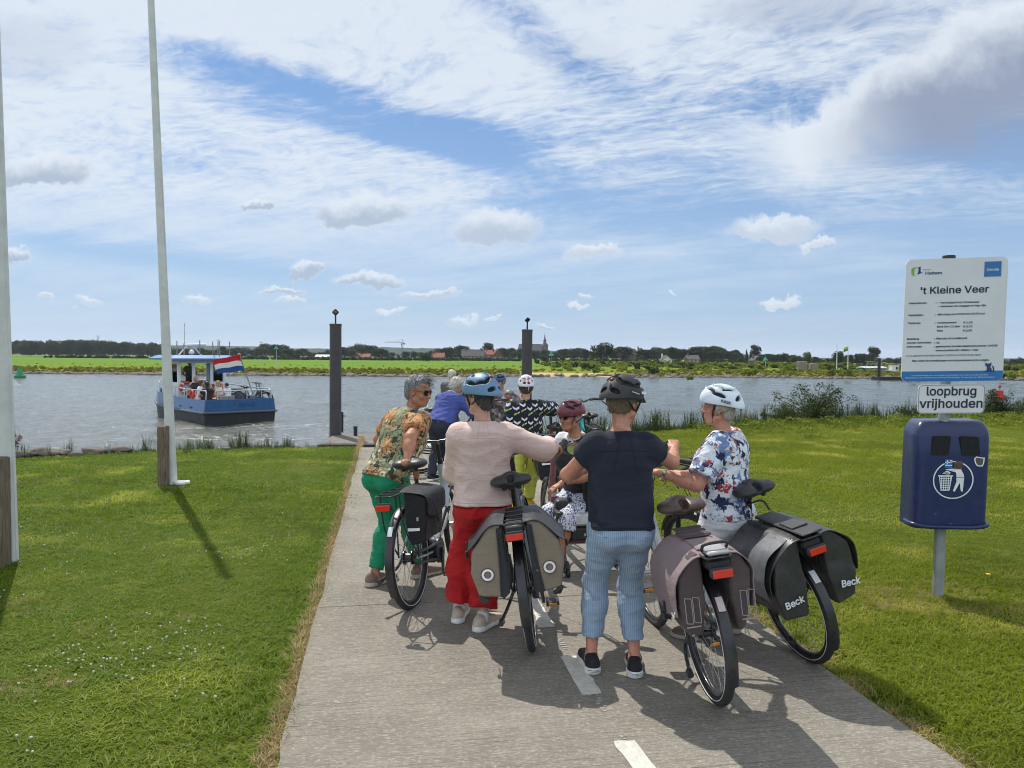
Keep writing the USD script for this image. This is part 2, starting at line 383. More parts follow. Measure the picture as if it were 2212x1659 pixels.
def make_water():
    ys = np.concatenate([np.arange(9, 26, 0.11), 26 * np.exp(np.linspace(0, math.log(120 / 26), 330))])
    t = np.linspace(-1, 1, 560); t = np.sign(t) * np.abs(t) ** 1.05
    Y = np.repeat(ys[None, :], len(t), 0); X = t[:, None] * (0.80 * ys + 8)[None, :]
    Z = np.full_like(X, WATER)
    r = np.random.default_rng(3)
    wind = math.radians(200)
    for k in range(46):
        lam = 0.45 * (1.085 ** k)
        th = wind + r.normal(0, 0.55); ph = r.uniform(0, 6.28)
        amp = 0.0085 * lam ** 0.75 if lam < 4 else 0.0085 * 4 ** .75 * (4 / lam) ** .5
        fade = np.clip(lam / (0.30 * (0.11 + Y * 0.0046) * 8), 0, 1)
        w = 2 * math.pi / lam
        arg = (X * math.cos(th) + Y * math.sin(th)) * w + ph + 1.4 * np.sin(X * 0.13 * w / 3 + ph) * 0.6
        s_ = np.sin(arg)
        Z += amp * 0.42 * (s_ + 0.35 * np.cos(2 * arg)) * fade
    Z += 0.0 * X
    nx, ny = X.shape; I = np.arange(nx * ny).reshape(nx, ny)
    q = np.stack([I[:-1, :-1], I[1:, :-1], I[1:, 1:], I[:-1, 1:]], -1).reshape(-1, 4)
    m = quads(np.stack([X, Y, Z], -1).reshape(-1, 3), q)
    # beyond the modelled waves the river goes on flat to either side
    side = [quads(V((-1, -1, 0), (1, -1, 0), (1, 1, 0), (-1, 1, 0)).reshape(4, 3) * 0 + np.array(v), [(0, 1, 2, 3)]) for v in (
        [(-900, -20, WATER - .02), (-104, -20, WATER - .02), (-104, 135, WATER - .02), (-900, 135, WATER - .02)], [(104, -20, WATER - .02), (900, -20, WATER - .02), (900, 135, WATER - .02), (104, 135, WATER - .02)])]
    m = cat(m, side)
    g = NG(); p = g.pos(); x, y, z = g.sep(p)
    pp = g.map(p, rot=(0, 0, 0.35), scale=(0.6, 1.5, 1.0))
    h = g.add(g.mul(g.noise(pp, 3.0, 5.0, 0.62, 0.4), 0.12), g.mul(g.noise(pp, 14.0, 3.0, 0.6), 0.02))
    nb = g.n('bump', 'normal', height=h, strength=0.75, distance=1.0)
    # foam: flecks on crests, and the churned wake behind the ferry
    fl = g.mul(g.ss(g.noise(g.map(p, scale=(0.5, 1.4, 1)), 2.2, 6.0, 0.72), 0.665, 0.73), g.ss(z, WATER + 0.01, WATER + 0.06))
    wk = None
    for cx, cy, rx_, ry_ in ((-9.9, 29.5, 4.4, 2.6), (-12.4, 28.4, 3.4, 1.4), (-7.6, 30.3, 3.0, 1.2), (-8.4, 25.4, 7.5, 1.9), (-2.4, 26.5, 5.0, 1.5)):
        a = g.m('divide', g.sub(x, cx), rx_); b = g.m('divide', g.sub(y, cy), ry_)
        k = g.ss(g.add(g.mul(a, a), g.mul(b, b)), 1.0, 0.05); wk = k if wk is None else g.m('maximum', wk, k)
    wn = g.noise(g.map(p, scale=(1.0, 1.6, 1)), 1.9, 7.0, 0.72, 0.5)
    wake = g.mul(g.ss(g.add(wn, g.mul(wk, 0.20)), 0.70, 0.90), wk)
    foam = g.m('maximum', g.mul(fl, 0.8), g.mul(wake, 0.55))
    col = g.mix(foam, (0.060, 0.066, 0.052), (0.75, 0.77, 0.76))
    rg = g.lin(foam, 0.0, 1.0, 0.10, 0.7)
    s = g.n('principled_bsdf', 'BSDF', base_color=col, roughness=rg, ior=1.33, specular_ior_level=0.5, normal=nb)
    obj('river', m, g.build('river_water', surface=s), smooth=True, kind='structure')
make_water()

# ---- the concrete cycle path: slabs cast one after another
PYAW = math.radians(9.4)
PD = V(-math.sin(PYAW), math.cos(PYAW), 0); PN = V(math.cos(PYAW), math.sin(PYAW), 0)
_l0, _r0 = at(606, 1620), at(2050, 1640)
PL = (_l0 @ PN); PR = (_r0 @ PN)
def path_pt(s, t, z=0.0): return PD * s + PN * t + V(0, 0, z)
g = NG(); p = g.pos()
pl = g.map(p, rot=(0, 0, -PYAW))
px_, py_, pz_ = g.sep(pl)
wob = g.mul(g.noise(pl, 0.9, 2.0), 0.05)
row = g.xyz(g.mul(px_, 2.6), g.mul(g.add(py_, wob), 80.0), 0.0)
line = g.noise(row, 1.0, 3.0, 0.7)
line2 = g.noise(g.xyz(g.mul(px_, 3.2), g.mul(g.add(py_, wob), 130.0), 4.0), 1.0, 2.0, 0.6)
blot = g.noise(p, 1.3, 5.0, 0.65); grit = g.noise(p, 240.0, 2.0, 0.75); spot = g.noise(p, 34.0, 4.0, 0.65); chip = g.noise(g.map(pl, scale=(1, 2.6, 1)), 46.0, 4.0, 0.75)
rnd = g.n('object_info', 'random')
c = g.mix(g.ss(blot, 0.3, 0.7), (0.208, 0.190, 0.160), (0.285, 0.262, 0.224))
c = g.mix(g.mul(g.ss(line, 0.52, 0.38), 0.34), c, (0.118, 0.104, 0.085))
c = g.mix(g.mul(g.ss(line2, 0.48, 0.36), 0.40), c, (0.12, 0.106, 0.086))
groove = g.noise(g.xyz(g.mul(px_, 0.55), g.mul(g.add(py_, wob), 58.0), 9.0), 1.0, 2.0, 0.5)
c = g.mix(g.mul(g.ss(groove, 0.59, 0.65), g.ss(spot, 0.25, 0.55, 0.15, 0.48)), c, (0.105, 0.092, 0.076))
c = g.mix(g.mul(g.ss(chip, 0.52, 0.64), 0.72), c, (0.46, 0.425, 0.365))
c = g.mix(g.mul(g.ss(chip, 0.44, 0.31), 0.62), c, (0.115, 0.10, 0.082))
c = g.mix(g.mul(g.ss(grit, 0.55, 0.72), 0.6), c, (0.47, 0.44, 0.385))
c = g.mix(g.mul(g.ss(grit, 0.44, 0.30), 0.6), c, (0.10, 0.088, 0.07))
c = g.mix(g.mul(g.ss(spot, 0.66, 0.76), 0.55), c, (0.10, 0.09, 0.075))
c = g.mix(1.0, c, g.n('combine_color', 'color', r=g.lin(rnd, 0, 1, 0.92, 1.06), g=g.lin(rnd, 0, 1, 0.92, 1.05), b=g.lin(rnd, 0, 1, 0.92, 1.03)), 'multiply')
hh = g.add(g.mul(line, 0.6), g.add(g.mul(line2, 0.5), g.add(g.mul(grit, 0.35), g.mul(chip, 0.5))))
s = g.n('principled_bsdf', 'BSDF', base_color=c, roughness=0.92, specular_ior_level=0.2, normal=g.n('bump', 'normal', height=hh, strength=0.9, distance=0.008))
M_CONC = g.build('brushed_concrete', surface=s)
path = UsdGeom.Xform.Define(stage, '/World/path').GetPrim(); tag(path, kind='structure')
joints = [-4.0, 1.2, at(900, 1306) @ PD, at(800, 1075) @ PD, at(900, 1037) @ PD + .6, at(860, 992) @ PD, at(915, 966) @ PD]
rs = np.random.default_rng(11)
for a, b in zip(joints[:-1], joints[1:]):
    n = max(3, int((b - a) / 0.12)); tt = np.linspace(a + 0.006, b - 0.006, n)
    L = [path_pt(t, PL + 0.018 * (meshkit.fbm(V(t * 3, 0, 1)[None], 3)[0] - .5) * 2, 0.012 + rs.uniform(-.001, .001)) for t in tt]
    R = [path_pt(t, PR + 0.03 * (meshkit.fbm(V(t * 2, 5, 1)[None], 3)[0] - .5) * 2, 0.012) for t in tt]
    poly = Polygon([(p[0], p[1]) for p in L] + [(p[0], p[1]) for p in R[::-1]])
    obj('slab', ext(poly, 0.112, -0.10), M_CONC, path)
# painted dashes, worn, on the slabs
g = NG(); p = g.pos()
w = g.noise(p, 22.0, 6.0, 0.75); w2 = g.noise(p, 140.0, 3.0, 0.7)
c = g.mix(g.ss(w, 0.35, 0.65), (0.46, 0.45, 0.40), (0.60, 0.585, 0.53))
c = g.mix(g.mul(g.ss(w2, 0.45, 0.3), 0.5), c, (0.38, 0.36, 0.31))
s = g.n('principled_bsdf', 'BSDF', base_color=c, roughness=0.8, normal=g.n('bump', 'normal', height=w2, strength=0.5, distance=0.004))
M_LINE = g.build('worn_white_paint', surface=s)
M_LINE2 = plain('faded_paint', (.40, .385, .335), .85, var=.25, scale=60)
def dash(corners, jag, name='painted_dash'):
    pts = []
    k = len(corners)
    for i in range(k):
        a, b = at(*corners[i], 0.016)[:2], at(*corners[(i + 1) % k], 0.016)[:2]
        nn = 9
        for t in np.linspace(0, 1, nn, endpoint=False):
            q = a + (b - a) * t; pts.append(q + rs.normal(0, jag, 2) * (1 if 0 < t else 0.3))
    po = Polygon(pts).buffer(0)
    return obj(name, ext(po, 0.0020, 0.0135) if name != 'painted_dash' else ext(po, 0.0035, 0.0135), M_LINE if name == 'painted_dash' else M_LINE2, path)
dash([(1326, 1601), (1370, 1599), (1480, 1740), (1420, 1740)], .004)
dash([(1210, 1418), (1246, 1416), (1299, 1497), (1257, 1500)], .004)
dash([(1142, 1290), (1160, 1288), (1198, 1353), (1163, 1355)], .003)
for cx, cy in ((1292, 1514), (1304, 1530), (1210, 1387), (1218, 1399), (1347, 1590), (1114, 1238), (1107, 1224)):
    for k in range(4):
        w_, o_ = rs.uniform(2, 6), rs.uniform(-5, 5); y_ = cy - 7 + k * 4
        dash([(cx + o_ - w_, y_), (cx + o_ + w_, y_ - .5), (cx + o_ + w_, y_ + .9), (cx + o_ - w_, y_ + 1.3)], .0012, 'paint_remnant')
# ================================================================== bodies: distance fields meshed as one continuous surface
def surface_nets(F, org, h):
    inside = F < 0
    nx, ny, nz = F.shape
    c = np.zeros((nx - 1, ny - 1, nz - 1), np.int8)
    for dx in (0, 1):
        for dy in (0, 1):
            for dz in (0, 1): c += inside[dx:nx - 1 + dx, dy:ny - 1 + dy, dz:nz - 1 + dz]
    act = np.argwhere((c > 0) & (c < 8))
    if len(act) == 0: return None
    idx = -np.ones(c.shape, np.int64); idx[tuple(act.T)] = np.arange(len(act))
    acc = np.zeros((len(act), 3)); cnt = np.zeros(len(act))
    cor = [(0, 0, 0), (1, 0, 0), (0, 1, 0), (1, 1, 0), (0, 0, 1), (1, 0, 1), (0, 1, 1), (1, 1, 1)]
    vals = [F[act[:, 0] + a, act[:, 1] + b, act[:, 2] + d] for a, b, d in cor]
    for i in range(8):
        for j in range(i + 1, 8):
            df = np.array(cor[j]) - np.array(cor[i])
            if np.abs(df).sum() != 1: continue
            a, b = vals[i], vals[j]; m = (a < 0) != (b < 0)
            t = a[m] / (a[m] - b[m])
            acc[m] += np.array(cor[i]) + t[:, None] * df; cnt[m] += 1
    v = (act + acc / cnt[:, None]) * h + org
    faces = []
    for ax in range(3):
        s0 = [slice(None)] * 3; s1 = [slice(None)] * 3
        s0[ax] = slice(0, -1); s1[ax] = slice(1, None)
        A, B = inside[tuple(s0)], inside[tuple(s1)]
        e = np.argwhere(A != B)
        o1, o2 = [(1, 2), (2, 0), (0, 1)][ax]
        e = e[(e[:, o1] > 0) & (e[:, o2] > 0) & (e[:, o1] < F.shape[o1] - 1) & (e[:, o2] < F.shape[o2] - 1)]
        if not len(e): continue
        fl = A[tuple(e.T)]
        def cell(d1, d2):
            q = e.copy(); q[:, o1] += d1; q[:, o2] += d2; return idx[tuple(q.T)]
        q = np.stack([cell(-1, -1), cell(0, -1), cell(0, 0), cell(-1, 0)], 1)
        q[~fl] = q[~fl][:, ::-1]
        faces.append(q)
    q = np.vstack(faces); q = q[(q >= 0).all(1)]
    return quads(v, q)

class Field:
    """a distance field on a grid; every primitive is blended in only near itself"""
    def __init__(s, lo, hi, h):
        s.lo = np.asarray(lo, float); s.h = h
        s.n = np.ceil((np.asarray(hi, float) - s.lo) / h).astype(int) + 1
        s.F = np.full(s.n, 0.2, np.float32)
    def sl(s, lo, hi):
        a = np.clip(np.floor((np.asarray(lo) - s.lo) / s.h).astype(int), 0, s.n); b = np.clip(np.ceil((np.asarray(hi) - s.lo) / s.h).astype(int) + 1, 0, s.n)
        if (b <= a).any(): return None, None
        ax = [s.lo[i] + s.h * np.arange(a[i], b[i]) for i in range(3)]
        return tuple(slice(a[i], b[i]) for i in range(3)), np.stack(np.meshgrid(*ax, indexing='ij'), -1)
    def put(s, d, sl, k, op='add'):
        f = s.F[sl]
        if op == 'sub': d = -d
        if k > 0:
            hh = np.clip(0.5 + 0.5 * ((d - f) if op == 'add' else (f - d)) / k, 0, 1)
            s.F[sl] = (d * (1 - hh) + f * hh - k * hh * (1 - hh)) if op == 'add' else (d * (1 - hh) + f * hh + k * hh * (1 - hh))
        else: s.F[sl] = np.minimum(f, d) if op == 'add' else np.maximum(f, d)
    def cone(s, a, b, ra, rb, k=0.02, op='add', grow=0.0):
        a, b = np.asarray(a, float), np.asarray(b, float); ra, rb = ra + grow, rb + grow
        m = max(ra, rb) + k + 3 * s.h
        sl, p = s.sl(np.minimum(a, b) - m, np.maximum(a, b) + m)
        if sl is None: return
        ab = b - a; t = np.clip(((p - a) @ ab) / max(ab @ ab, 1e-12), 0, 1)
        d = np.linalg.norm(p - a - t[..., None] * ab, axis=-1) - (ra + (rb - ra) * t)
        s.put(d, sl, k, op)
    def ell(s, c, r, fr=np.eye(3), k=0.02, op='add', grow=0.0):
        """ellipsoid; the rows of fr are its axes"""
        c, r = np.asarray(c, float), np.asarray(r, float) + grow
        m = r.max() + k + 3 * s.h
        sl, p = s.sl(c - m, c + m)
        if sl is None: return
        q = (p - c) @ np.asarray(fr).T / r; L = np.linalg.norm(q, axis=-1)
        g = np.linalg.norm(q / r, axis=-1)
        d = L * (L - 1) / np.maximum(g, 1e-6)
        s.put(d, sl, k, op)
    def prof(s, o, fr, us, a, b, c, k=0.03, grow=0.0, n=2.3, op='add'):
        """a trunk: half widths a, half depths b and depth offsets c at the heights us along the axis fr[1]"""
        us, a, b, c = [np.asarray(x, float) for x in (us, a, b, c)]; fr = np.asarray(fr, float); a, b = a + grow, b + grow
        R = max(a.max(), (b + abs(c)).max()) + 0.05; ends = np.array([o + fr[1] * us[0], o + fr[1] * us[-1]])
        sl, p = s.sl(ends.min(0) - R, ends.max(0) + R)
        if sl is None: return
        q = (p - o) @ fr.T; u = q[..., 1]
        A, B, Cc = np.interp(u, us, a), np.interp(u, us, b), np.interp(u, us, c)
        rr = (np.abs(q[..., 0] / A) ** n + np.abs((q[..., 2] - Cc) / B) ** n) ** (1 / n)
        d = (rr - 1) * np.minimum(A, B) * 0.9
        e = np.maximum(us[0] - u, u - us[-1])
        d = np.where(e > 0, np.sqrt(np.maximum(d, 0) ** 2 + e * e), d)
        s.put(d, sl, k, op)
    def cut(s, fn):
        """keep only where fn(points) < 0"""
        sl, p = s.sl(s.lo - 1, s.lo + s.n * s.h + 1)
        s.F = np.maximum(s.F, fn(p).astype(np.float32))
    def wob(s, fn):
        near = np.abs(s.F) < 0.05
        ii = np.argwhere(near); s.F[near] += fn(ii * s.h + s.lo).astype(np.float32)
    def mesh(s, smooth=1):
        f = s.F.copy(); f[0] = f[-1] = 0.2; f[:, 0] = f[:, -1] = 0.2; f[:, :, 0] = f[:, :, -1] = 0.2
        m = surface_nets(f, s.lo, s.h)
        if m is not None and smooth: trimesh.smoothing.filter_taubin(m, lamb=0.5, nu=0.52, iterations=4 * smooth)
        return m

def fr_of(yaw, lean=0.0, side=0.0):
    """axes (right, up, forward) of someone facing yaw degrees (0 = +Y, positive turns left), leaning forward and to the right"""
    y = math.radians(yaw); f = V(-math.sin(y), math.cos(y), 0); r = V(math.cos(y), math.sin(y), 0); u = V(0, 0, 1)
    a = math.radians(lean); f, u = f * math.cos(a) - u * math.sin(a), u * math.cos(a) + f * math.sin(a)
    b = math.radians(side); u, r = u * math.cos(b) + r * math.sin(b), r * math.cos(b) - u * math.sin(b)
    return np.array([r, u, f])
def ik(a, c, l1, l2, pole):
    d = c - a; L = np.linalg.norm(d); L2 = min(L, (l1 + l2) * 0.995); d = d / max(L, 1e-9)
    c = a + d * L2
    x = (l1 * l1 - l2 * l2 + L2 * L2) / (2 * L2); y = math.sqrt(max(l1 * l1 - x * x, 0))
    n = np.asarray(pole, float); n = nrm(n - d * (n @ d))
    return a + d * x + n * y, c

def skin_mat(name, col):
    g = NG(); o = g.obj()
    n = g.noise(o, 38.0, 4.0, 0.65); sp = g.noise(o, 210.0, 2.0, 0.6)
    c = g.mix(g.ss(n, 0.3, 0.72), tuple(x * 0.84 for x in col), tuple(min(1, x * v) for x, v in zip(col, (1.12, 1.04, 1.0))))
    c = g.mix(g.mul(g.ss(sp, 0.6, 0.75), 0.35), c, tuple(x * 0.6 for x in col))
    s = g.n('principled_bsdf', 'BSDF', base_color=c, roughness=0.52, specular_ior_level=0.4, subsurface_weight=0.08, subsurface_scale=0.006,
            normal=g.n('bump', 'normal', height=sp, strength=0.25, distance=0.002))
    return g.build(name, surface=s)
def cloth(name, pattern, rough=0.85, weave=900.0, fold=0.35, trans=0.0, sheen=0.03):
    """a fabric: pattern(g, object coords) gives the dye; woven grain and small creases give relief"""
    g = NG(); o = g.obj(); c = pattern(g, o)
    cr = g.noise(g.map(o, scale=(1, 1, 2.2)), 17.0, 4.0, 0.6, 0.6)
    wv = g.noise(o, weave, 2.0, 0.7)
    c = g.mix(1.0, c, g.mix(g.ss(wv, 0.3, 0.7), (0.88, 0.88, 0.88), (1.08, 1.08, 1.08)), 'multiply')
    s = g.n('principled_bsdf', 'BSDF', base_color=c, roughness=rough, specular_ior_level=0.25, sheen_weight=sheen,
            normal=g.n('bump', 'normal', height=g.add(cr, g.mul(wv, 0.06)), strength=fold, distance=0.02))
    if trans: s = g.n('mix_closure', 'closure', fac=trans, closure1=s, closure2=g.n('translucent_bsdf', 'BSDF', color=c))
    return g.build(name, surface=s)
def dye(col, var=0.08):
    def f(g, o): return g.mix(g.noise(o, 6.0, 3.0), tuple(c * (1 - var) for c in col), tuple(min(1, c * (1 + var)) for c in col))
    return f

def hair_mat(name, lo, hi):
    g = NG(); o = g.obj()
    n = g.noise(g.map(o, scale=(1, 1, 0.35)), 120.0, 4.0, 0.7)
    rnd = g.n('geometry', 'random_per_island')
    c = g.mix(g.ss(g.add(g.mul(n, 0.8), g.mul(rnd, 0.25)), 0.36, 0.72), lo, hi)
    s = g.n('principled_bsdf', 'BSDF', base_color=c, roughness=0.45, specular_ior_level=0.4, normal=g.n('bump', 'normal', height=n, strength=0.7, distance=0.006))
    return g.build(name, surface=s)

def seam(parent, m, o, n, r, mat, keep=None, name='seam'):
    """stitched seams: where a plane cuts a garment, a thin raised cord in its own cloth"""
    s = m.section(plane_origin=o, plane_normal=n)
    if s is None: return
    ms = []
    for q in s.discrete:
        q = np.asarray(q)
        if len(q) < 12: continue
        q = q[::2]; k = np.ones(len(q), bool) if keep is None else np.array([bool(keep(x)) for x in q])
        run = []
        for x, ok in list(zip(q, k)) + [(None, False)]:
            if ok: run.append(x)
            else:
                if len(run) > 4: ms.append(tube(np.array(run), r, 5, cap=False, flat=.8))
                run = []
    for t in ms: obj(name, t, mat, parent, smooth=True)
# ------------------------------------------------------------------ one person
SK_US = [-0.02, 0.06, 0.14, 0.22, 0.30, 0.40, 0.47, 0.52, 0.56, 0.59]
class Human:
    """everything in metres relative to a base point on the ground; world directions"""
    def __init__(s, base, h=1.62, yaw=0, lean=0, side=0, head_yaw=None, head_pitch=0, head_roll=0, hip=None, twist=0, plump=1.0, belly=0.0, seat=None, pelvis_off=(0, 0, 0), res=0.010, nod=None, shoulder_w=1.0):
        s.base = np.asarray(base, float); s.h = h; k = h / 1.62; s.k = k; s.res = res; s.fine = .0042 if res <= .011 else .007 if res < .02 else .013; s.plump = plump
        s.pf = fr_of(yaw); s.tf = fr_of(yaw + twist, lean, side)
        s.pel = V(0, 0, (seat if seat is not None else 0.87 * k)) + np.asarray(pelvis_off, float)
        s.hw = 0.085 * k
        s.hips = {sd: s.pel + s.pf[0] * sg * s.hw + V(0, 0, -0.02) for sd, sg in (('l', -1), ('r', 1))}
        s.tor = s.pel + V(0, 0, -0.06 * k)
        s.neck0 = s.tor + s.tf[1] * 0.585 * k
        s.sh = {sd: s.tor + s.tf[1] * 0.503 * k + s.tf[0] * sg * 0.157 * k * shoulder_w for sd, sg in (('l', -1), ('r', 1))}
        hy = yaw if head_yaw is None else head_yaw
        s.hf = fr_of(hy, head_pitch, head_roll)
        nd = nrm(s.tf[1] * 0.6 + s.hf[1] * 0.4 + s.tf[2] * 0.16) if nod is None else nrm(nod)
        s.headc = s.neck0 + nd * 0.085 * k + s.hf[1] * 0.095 * k + s.hf[2] * 0.022 * k   # centre of the skull
        s.l1, s.l2 = 0.285 * k, 0.245 * k
        s.th, s.sk = 0.41 * k, 0.405 * k
        s.arm, s.leg, s.hand = {}, {}, {}
        s.footf = {}
        s.prims = None
    def set_arm(s, sd, hand, pole, palm_n=None, fwd=None, curl=0.9, thumb=None):
        hand = np.asarray(hand, float) - s.base
        el, wr = ik(s.sh[sd], hand, s.l1, s.l2, pole)
        s.arm[sd] = (s.sh[sd], el, wr)
        fwd = nrm(wr - el) if fwd is None else nrm(fwd)
        pn = V(0, 0, -1) if palm_n is None else np.asarray(palm_n, float)
        pn = nrm(pn - fwd * (pn @ fwd)); s.hand[sd] = (fwd, pn, curl, thumb)
    def set_leg(s, sd, foot, pole=None, yaw=0, heel=0.0):
        foot = np.asarray(foot, float) - s.base; ank = foot + V(0, 0, 0.085 * s.k)
        f = fr_of(yaw)[2]
        kn, an = ik(s.hips[sd], ank, s.th, s.sk, pole if pole is not None else s.pf[2])
        s.leg[sd] = (s.hips[sd], kn, an); s.footf[sd] = (f, foot)
    # --- field pieces
    def torso(s, F, grow=0.0, k=0.03, bust=True, hang=0.0):
        K, p = s.k, s.plump
        a = np.array([.155, .172, .168, .155, .148, .158, .158, .128, .088, .060]) * K * p
        b = np.array([.105, .118, .110, .098, .098, .112, .112, .098, .075, .058]) * K * p
        c = np.array([-.012, -.014, -.004, .004, .006, .002, -.006, -.012, -.014, -.008]) * K
        if hang: # cloth hangs straight from the widest girth
            a = np.maximum(a, np.where(np.array(SK_US) < 0.44, hang * K, 0)); b = np.maximum(b, np.where(np.array(SK_US) < 0.46, hang * 0.70 * K, 0))
        F.prof(s.tor, s.tf, np.array(SK_US) * K, a, b, c, k, grow)
        if bust:
            for sg in (-1, 1): F.ell(s.tor + s.tf[1] * .375 * K + s.tf[0] * sg * .072 * K * p + s.tf[2] * .082 * K * p, V(.075, .080, .062) * K * p, s.tf, 0.05, grow=grow)
    def pelvis(s, F, grow=0.0, k=0.03):
        K, p = s.k, s.plump
        F.ell(s.pel + V(0, 0, -.02 * K), V(.172 * K * p, .12 * K, .118 * K * p), s.pf[[0, 1, 2]], k, grow=grow)
        for sg in (-1, 1): F.ell(s.pel + s.pf[0] * sg * .078 * K - s.pf[2] * .055 * K + V(0, 0, -.05 * K), V(.082, .085, .082) * K * p, s.pf, 0.035, grow=grow)
    def arms(s, F, grow=0.0, k=0.025, upto=2.0, scale=1.0):
        K, p = s.k, s.plump
        for sd, (a, e, w) in s.arm.items():
            F.cone(a, e, .056 * K * p * scale, .044 * K * p * scale, k, grow=grow)
            F.ell(a + (e - a) * .04, V(.062, .062, .062) * K * p, k=0.03, grow=grow)
            if upto >= 2: F.cone(e, e + (w - e) * .35, .043 * K * p * scale, .041 * K * p * scale, k, grow=grow); F.cone(e + (w - e) * .3, w, .041 * K * p * scale, .026 * K * scale, k, grow=grow)
            elif upto > 1: F.cone(e, e + (w - e) * (upto - 1), .045 * K * p * scale, (.045 - .014 * (upto - 1)) * K * p * scale, k, grow=grow)
    def legs(s, F, grow=0.0, k=0.03, calf=1.0, loose=0.0):
        K, p = s.k, s.plump
        for sd, (h, kn, an) in s.leg.items():
            F.cone(h, kn, .088 * K * p, .055 * K * p + loose * .6, k, grow=grow)
            F.cone(h + (kn - h) * .05, h + (kn - h) * .5, .092 * K * p, .074 * K * p, k, grow=grow)
            d = nrm(an - kn); bk = nrm(np.cross(np.cross(d, s.footf[sd][0]), d)) * -1
            F.cone(kn, kn + (an - kn) * .3 + bk * .016 * K, .055 * K + loose, .054 * K + loose, k, grow=grow)
            F.cone(kn + (an - kn) * .28 + bk * .016 * K, an, .054 * K * calf + loose, .034 * K + loose, k, grow=grow)
    def neck(s, F, grow=0.0):
        K = s.k; F.cone(s.neck0 - s.tf[1] * .03 * K, s.headc - s.hf[1] * .05 * K - s.hf[2] * .015 * K, .056 * K, .049 * K, 0.03, grow=grow)
    def head_pt(s, r, u, f): return s.headc + (s.hf[0] * r + s.hf[1] * u + s.hf[2] * f) * s.k
    def head(s, F):
        K, H = s.k, s.head_pt
        F.ell(H(0, .022, -.012), V(.074, .092, .094) * K, s.hf, 0.02)
        F.ell(H(0, -.045, .030), V(.058, .075, .062) * K, s.hf, 0.03)
        F.ell(H(0, -.098, .056), V(.030, .022, .028) * K, s.hf, 0.025)     # chin
        for sg in (-1, 1):
            F.ell(H(sg * .040, -.030, .062), V(.026, .024, .022) * K, s.hf, 0.02)   # cheek
            F.cone(H(sg * .060, -.065, .005), H(sg * .022, -.098, .050), .022 * K, .020 * K, 0.02)  # jaw
            F.ell(H(sg * .031, .004, .086), V(.020, .013, .016) * K, s.hf, 0.006, 'sub')   # socket
            F.ell(H(sg * .031, .002, .066), V(.0155, .0135, .0155) * K, s.hf, 0.004)      # lid and eye
            F.ell(H(sg * .030, .022, .074), V(.025, .007, .012) * K, s.hf, 0.010)           # brow
            F.ell(H(sg * .076, -.008, -.008), V(.010, .031, .019) * K, s.hf, 0.006)        # ear
            F.ell(H(sg * .082, -.006, -.002), V(.006, .018, .010) * K, s.hf, 0.004, 'sub')
            F.ell(H(sg * .012, -.040, .094), V(.010, .009, .010) * K, s.hf, 0.008)         # nostril
        F.cone(H(0, .006, .082), H(0, -.034, .105), .009 * K, .0125 * K, 0.010)                # nose
        F.ell(H(0, -.064, .088), V(.026, .0065, .010) * K, s.hf, 0.008)
        F.ell(H(0, -.076, .085), V(.023, .0070, .011) * K, s.hf, 0.008)
        F.ell(H(0, -.070, .098), V(.024, .0020, .012) * K, s.hf, 0.004, 'sub')
    def hand_mesh(s, sd):
        K = s.k; a, e, w = s.arm[sd]; f, pn, curl, thumb = s.hand[sd]
        sg = 1 if sd == 'r' else -1
        side = nrm(np.cross(f, pn)) * sg            # towards the thumb
        side = -side if thumb is not None and side @ np.asarray(thumb, float) < 0 else side
        c = w + f * .05 * K
        lo, hi = w - .23 * K, w + .23 * K
        F = Field(lo, hi, s.fine)
        F.cone(w - f * .03 * K, w + f * .012 * K, .027 * K, .026 * K, 0.012)
        for t in (-.6, -.2, .2, .6): F.cone(w + f * .008 * K + side * t * .020 * K, w + f * .082 * K + side * t * .042 * K, .0155 * K, .0125 * K, 0.010)
        for i, (t, L) in enumerate(((.027, .068), (.009, .076), (-.010, .071), (-.027, .055))):
            b = w + f * .082 * K + side * t * K; d = f.copy(); L = L * K
            for j, (frac, ang) in enumerate(((.45, .75), (.31, .9), (.24, .6))):
                th = curl * ang; d = nrm(d * math.cos(th) + pn * math.sin(th)) if j or True else d
                fwd_d = d; nb = b + fwd_d * L * frac
                F.cone(b, nb, (.0092 - .0008 * j) * K, (.0085 - .0009 * j) * K, 0.004); b = nb
                pn2 = nrm(pn - d * (pn @ d)) if abs(pn @ d) < .98 else -f
                d = nrm(d)
        b = w + f * .022 * K + side * .022 * K; d = nrm(f * .55 + side * .75 + pn * .25)
        for L, r0, bend in ((.042, .0135, .0), (.034, .0110, .5), (.026, .0095, .4)):
            d = nrm(d + (f * .55 + pn * .45 * curl) * bend); nb = b + d * L * K
            F.cone(b, nb, r0 * K, (r0 - .0015) * K, 0.006); b = nb
        return F.mesh(1)
    def bounds(s, m=0.16):
        pts = [s.pel, s.neck0, s.headc + s.hf[1] * .1, s.tor] + [p for a in s.arm.values() for p in a] + [p for a in s.leg.values() for p in a] + [ff[1] for ff in s.footf.values()]
        pts = np.array(pts); return pts.min(0) - m, pts.max(0) + m
    def body_mesh(s):
        lo, hi = s.bounds(.13); F = Field(lo, hi, s.res)
        s.torso(F, -0.004); s.pelvis(F, -0.006); s.arms(F); s.legs(F, -0.003); s.neck(F)
        F.ell(s.head_pt(0, .0, 0), V(.06, .07, .07) * s.k, s.hf, 0.02)
        for sd, (f, foot) in s.footf.items():
            F.cone(s.leg[sd][2], foot + V(0, 0, .045) + f * .02, .034 * s.k, .034 * s.k, 0.02); F.cone(foot + V(0, 0, .04), foot + f * .13 + V(0, 0, .03), .033 * s.k, .028 * s.k, 0.02)
        parts = [F.mesh(1)]
        hh = s.fine
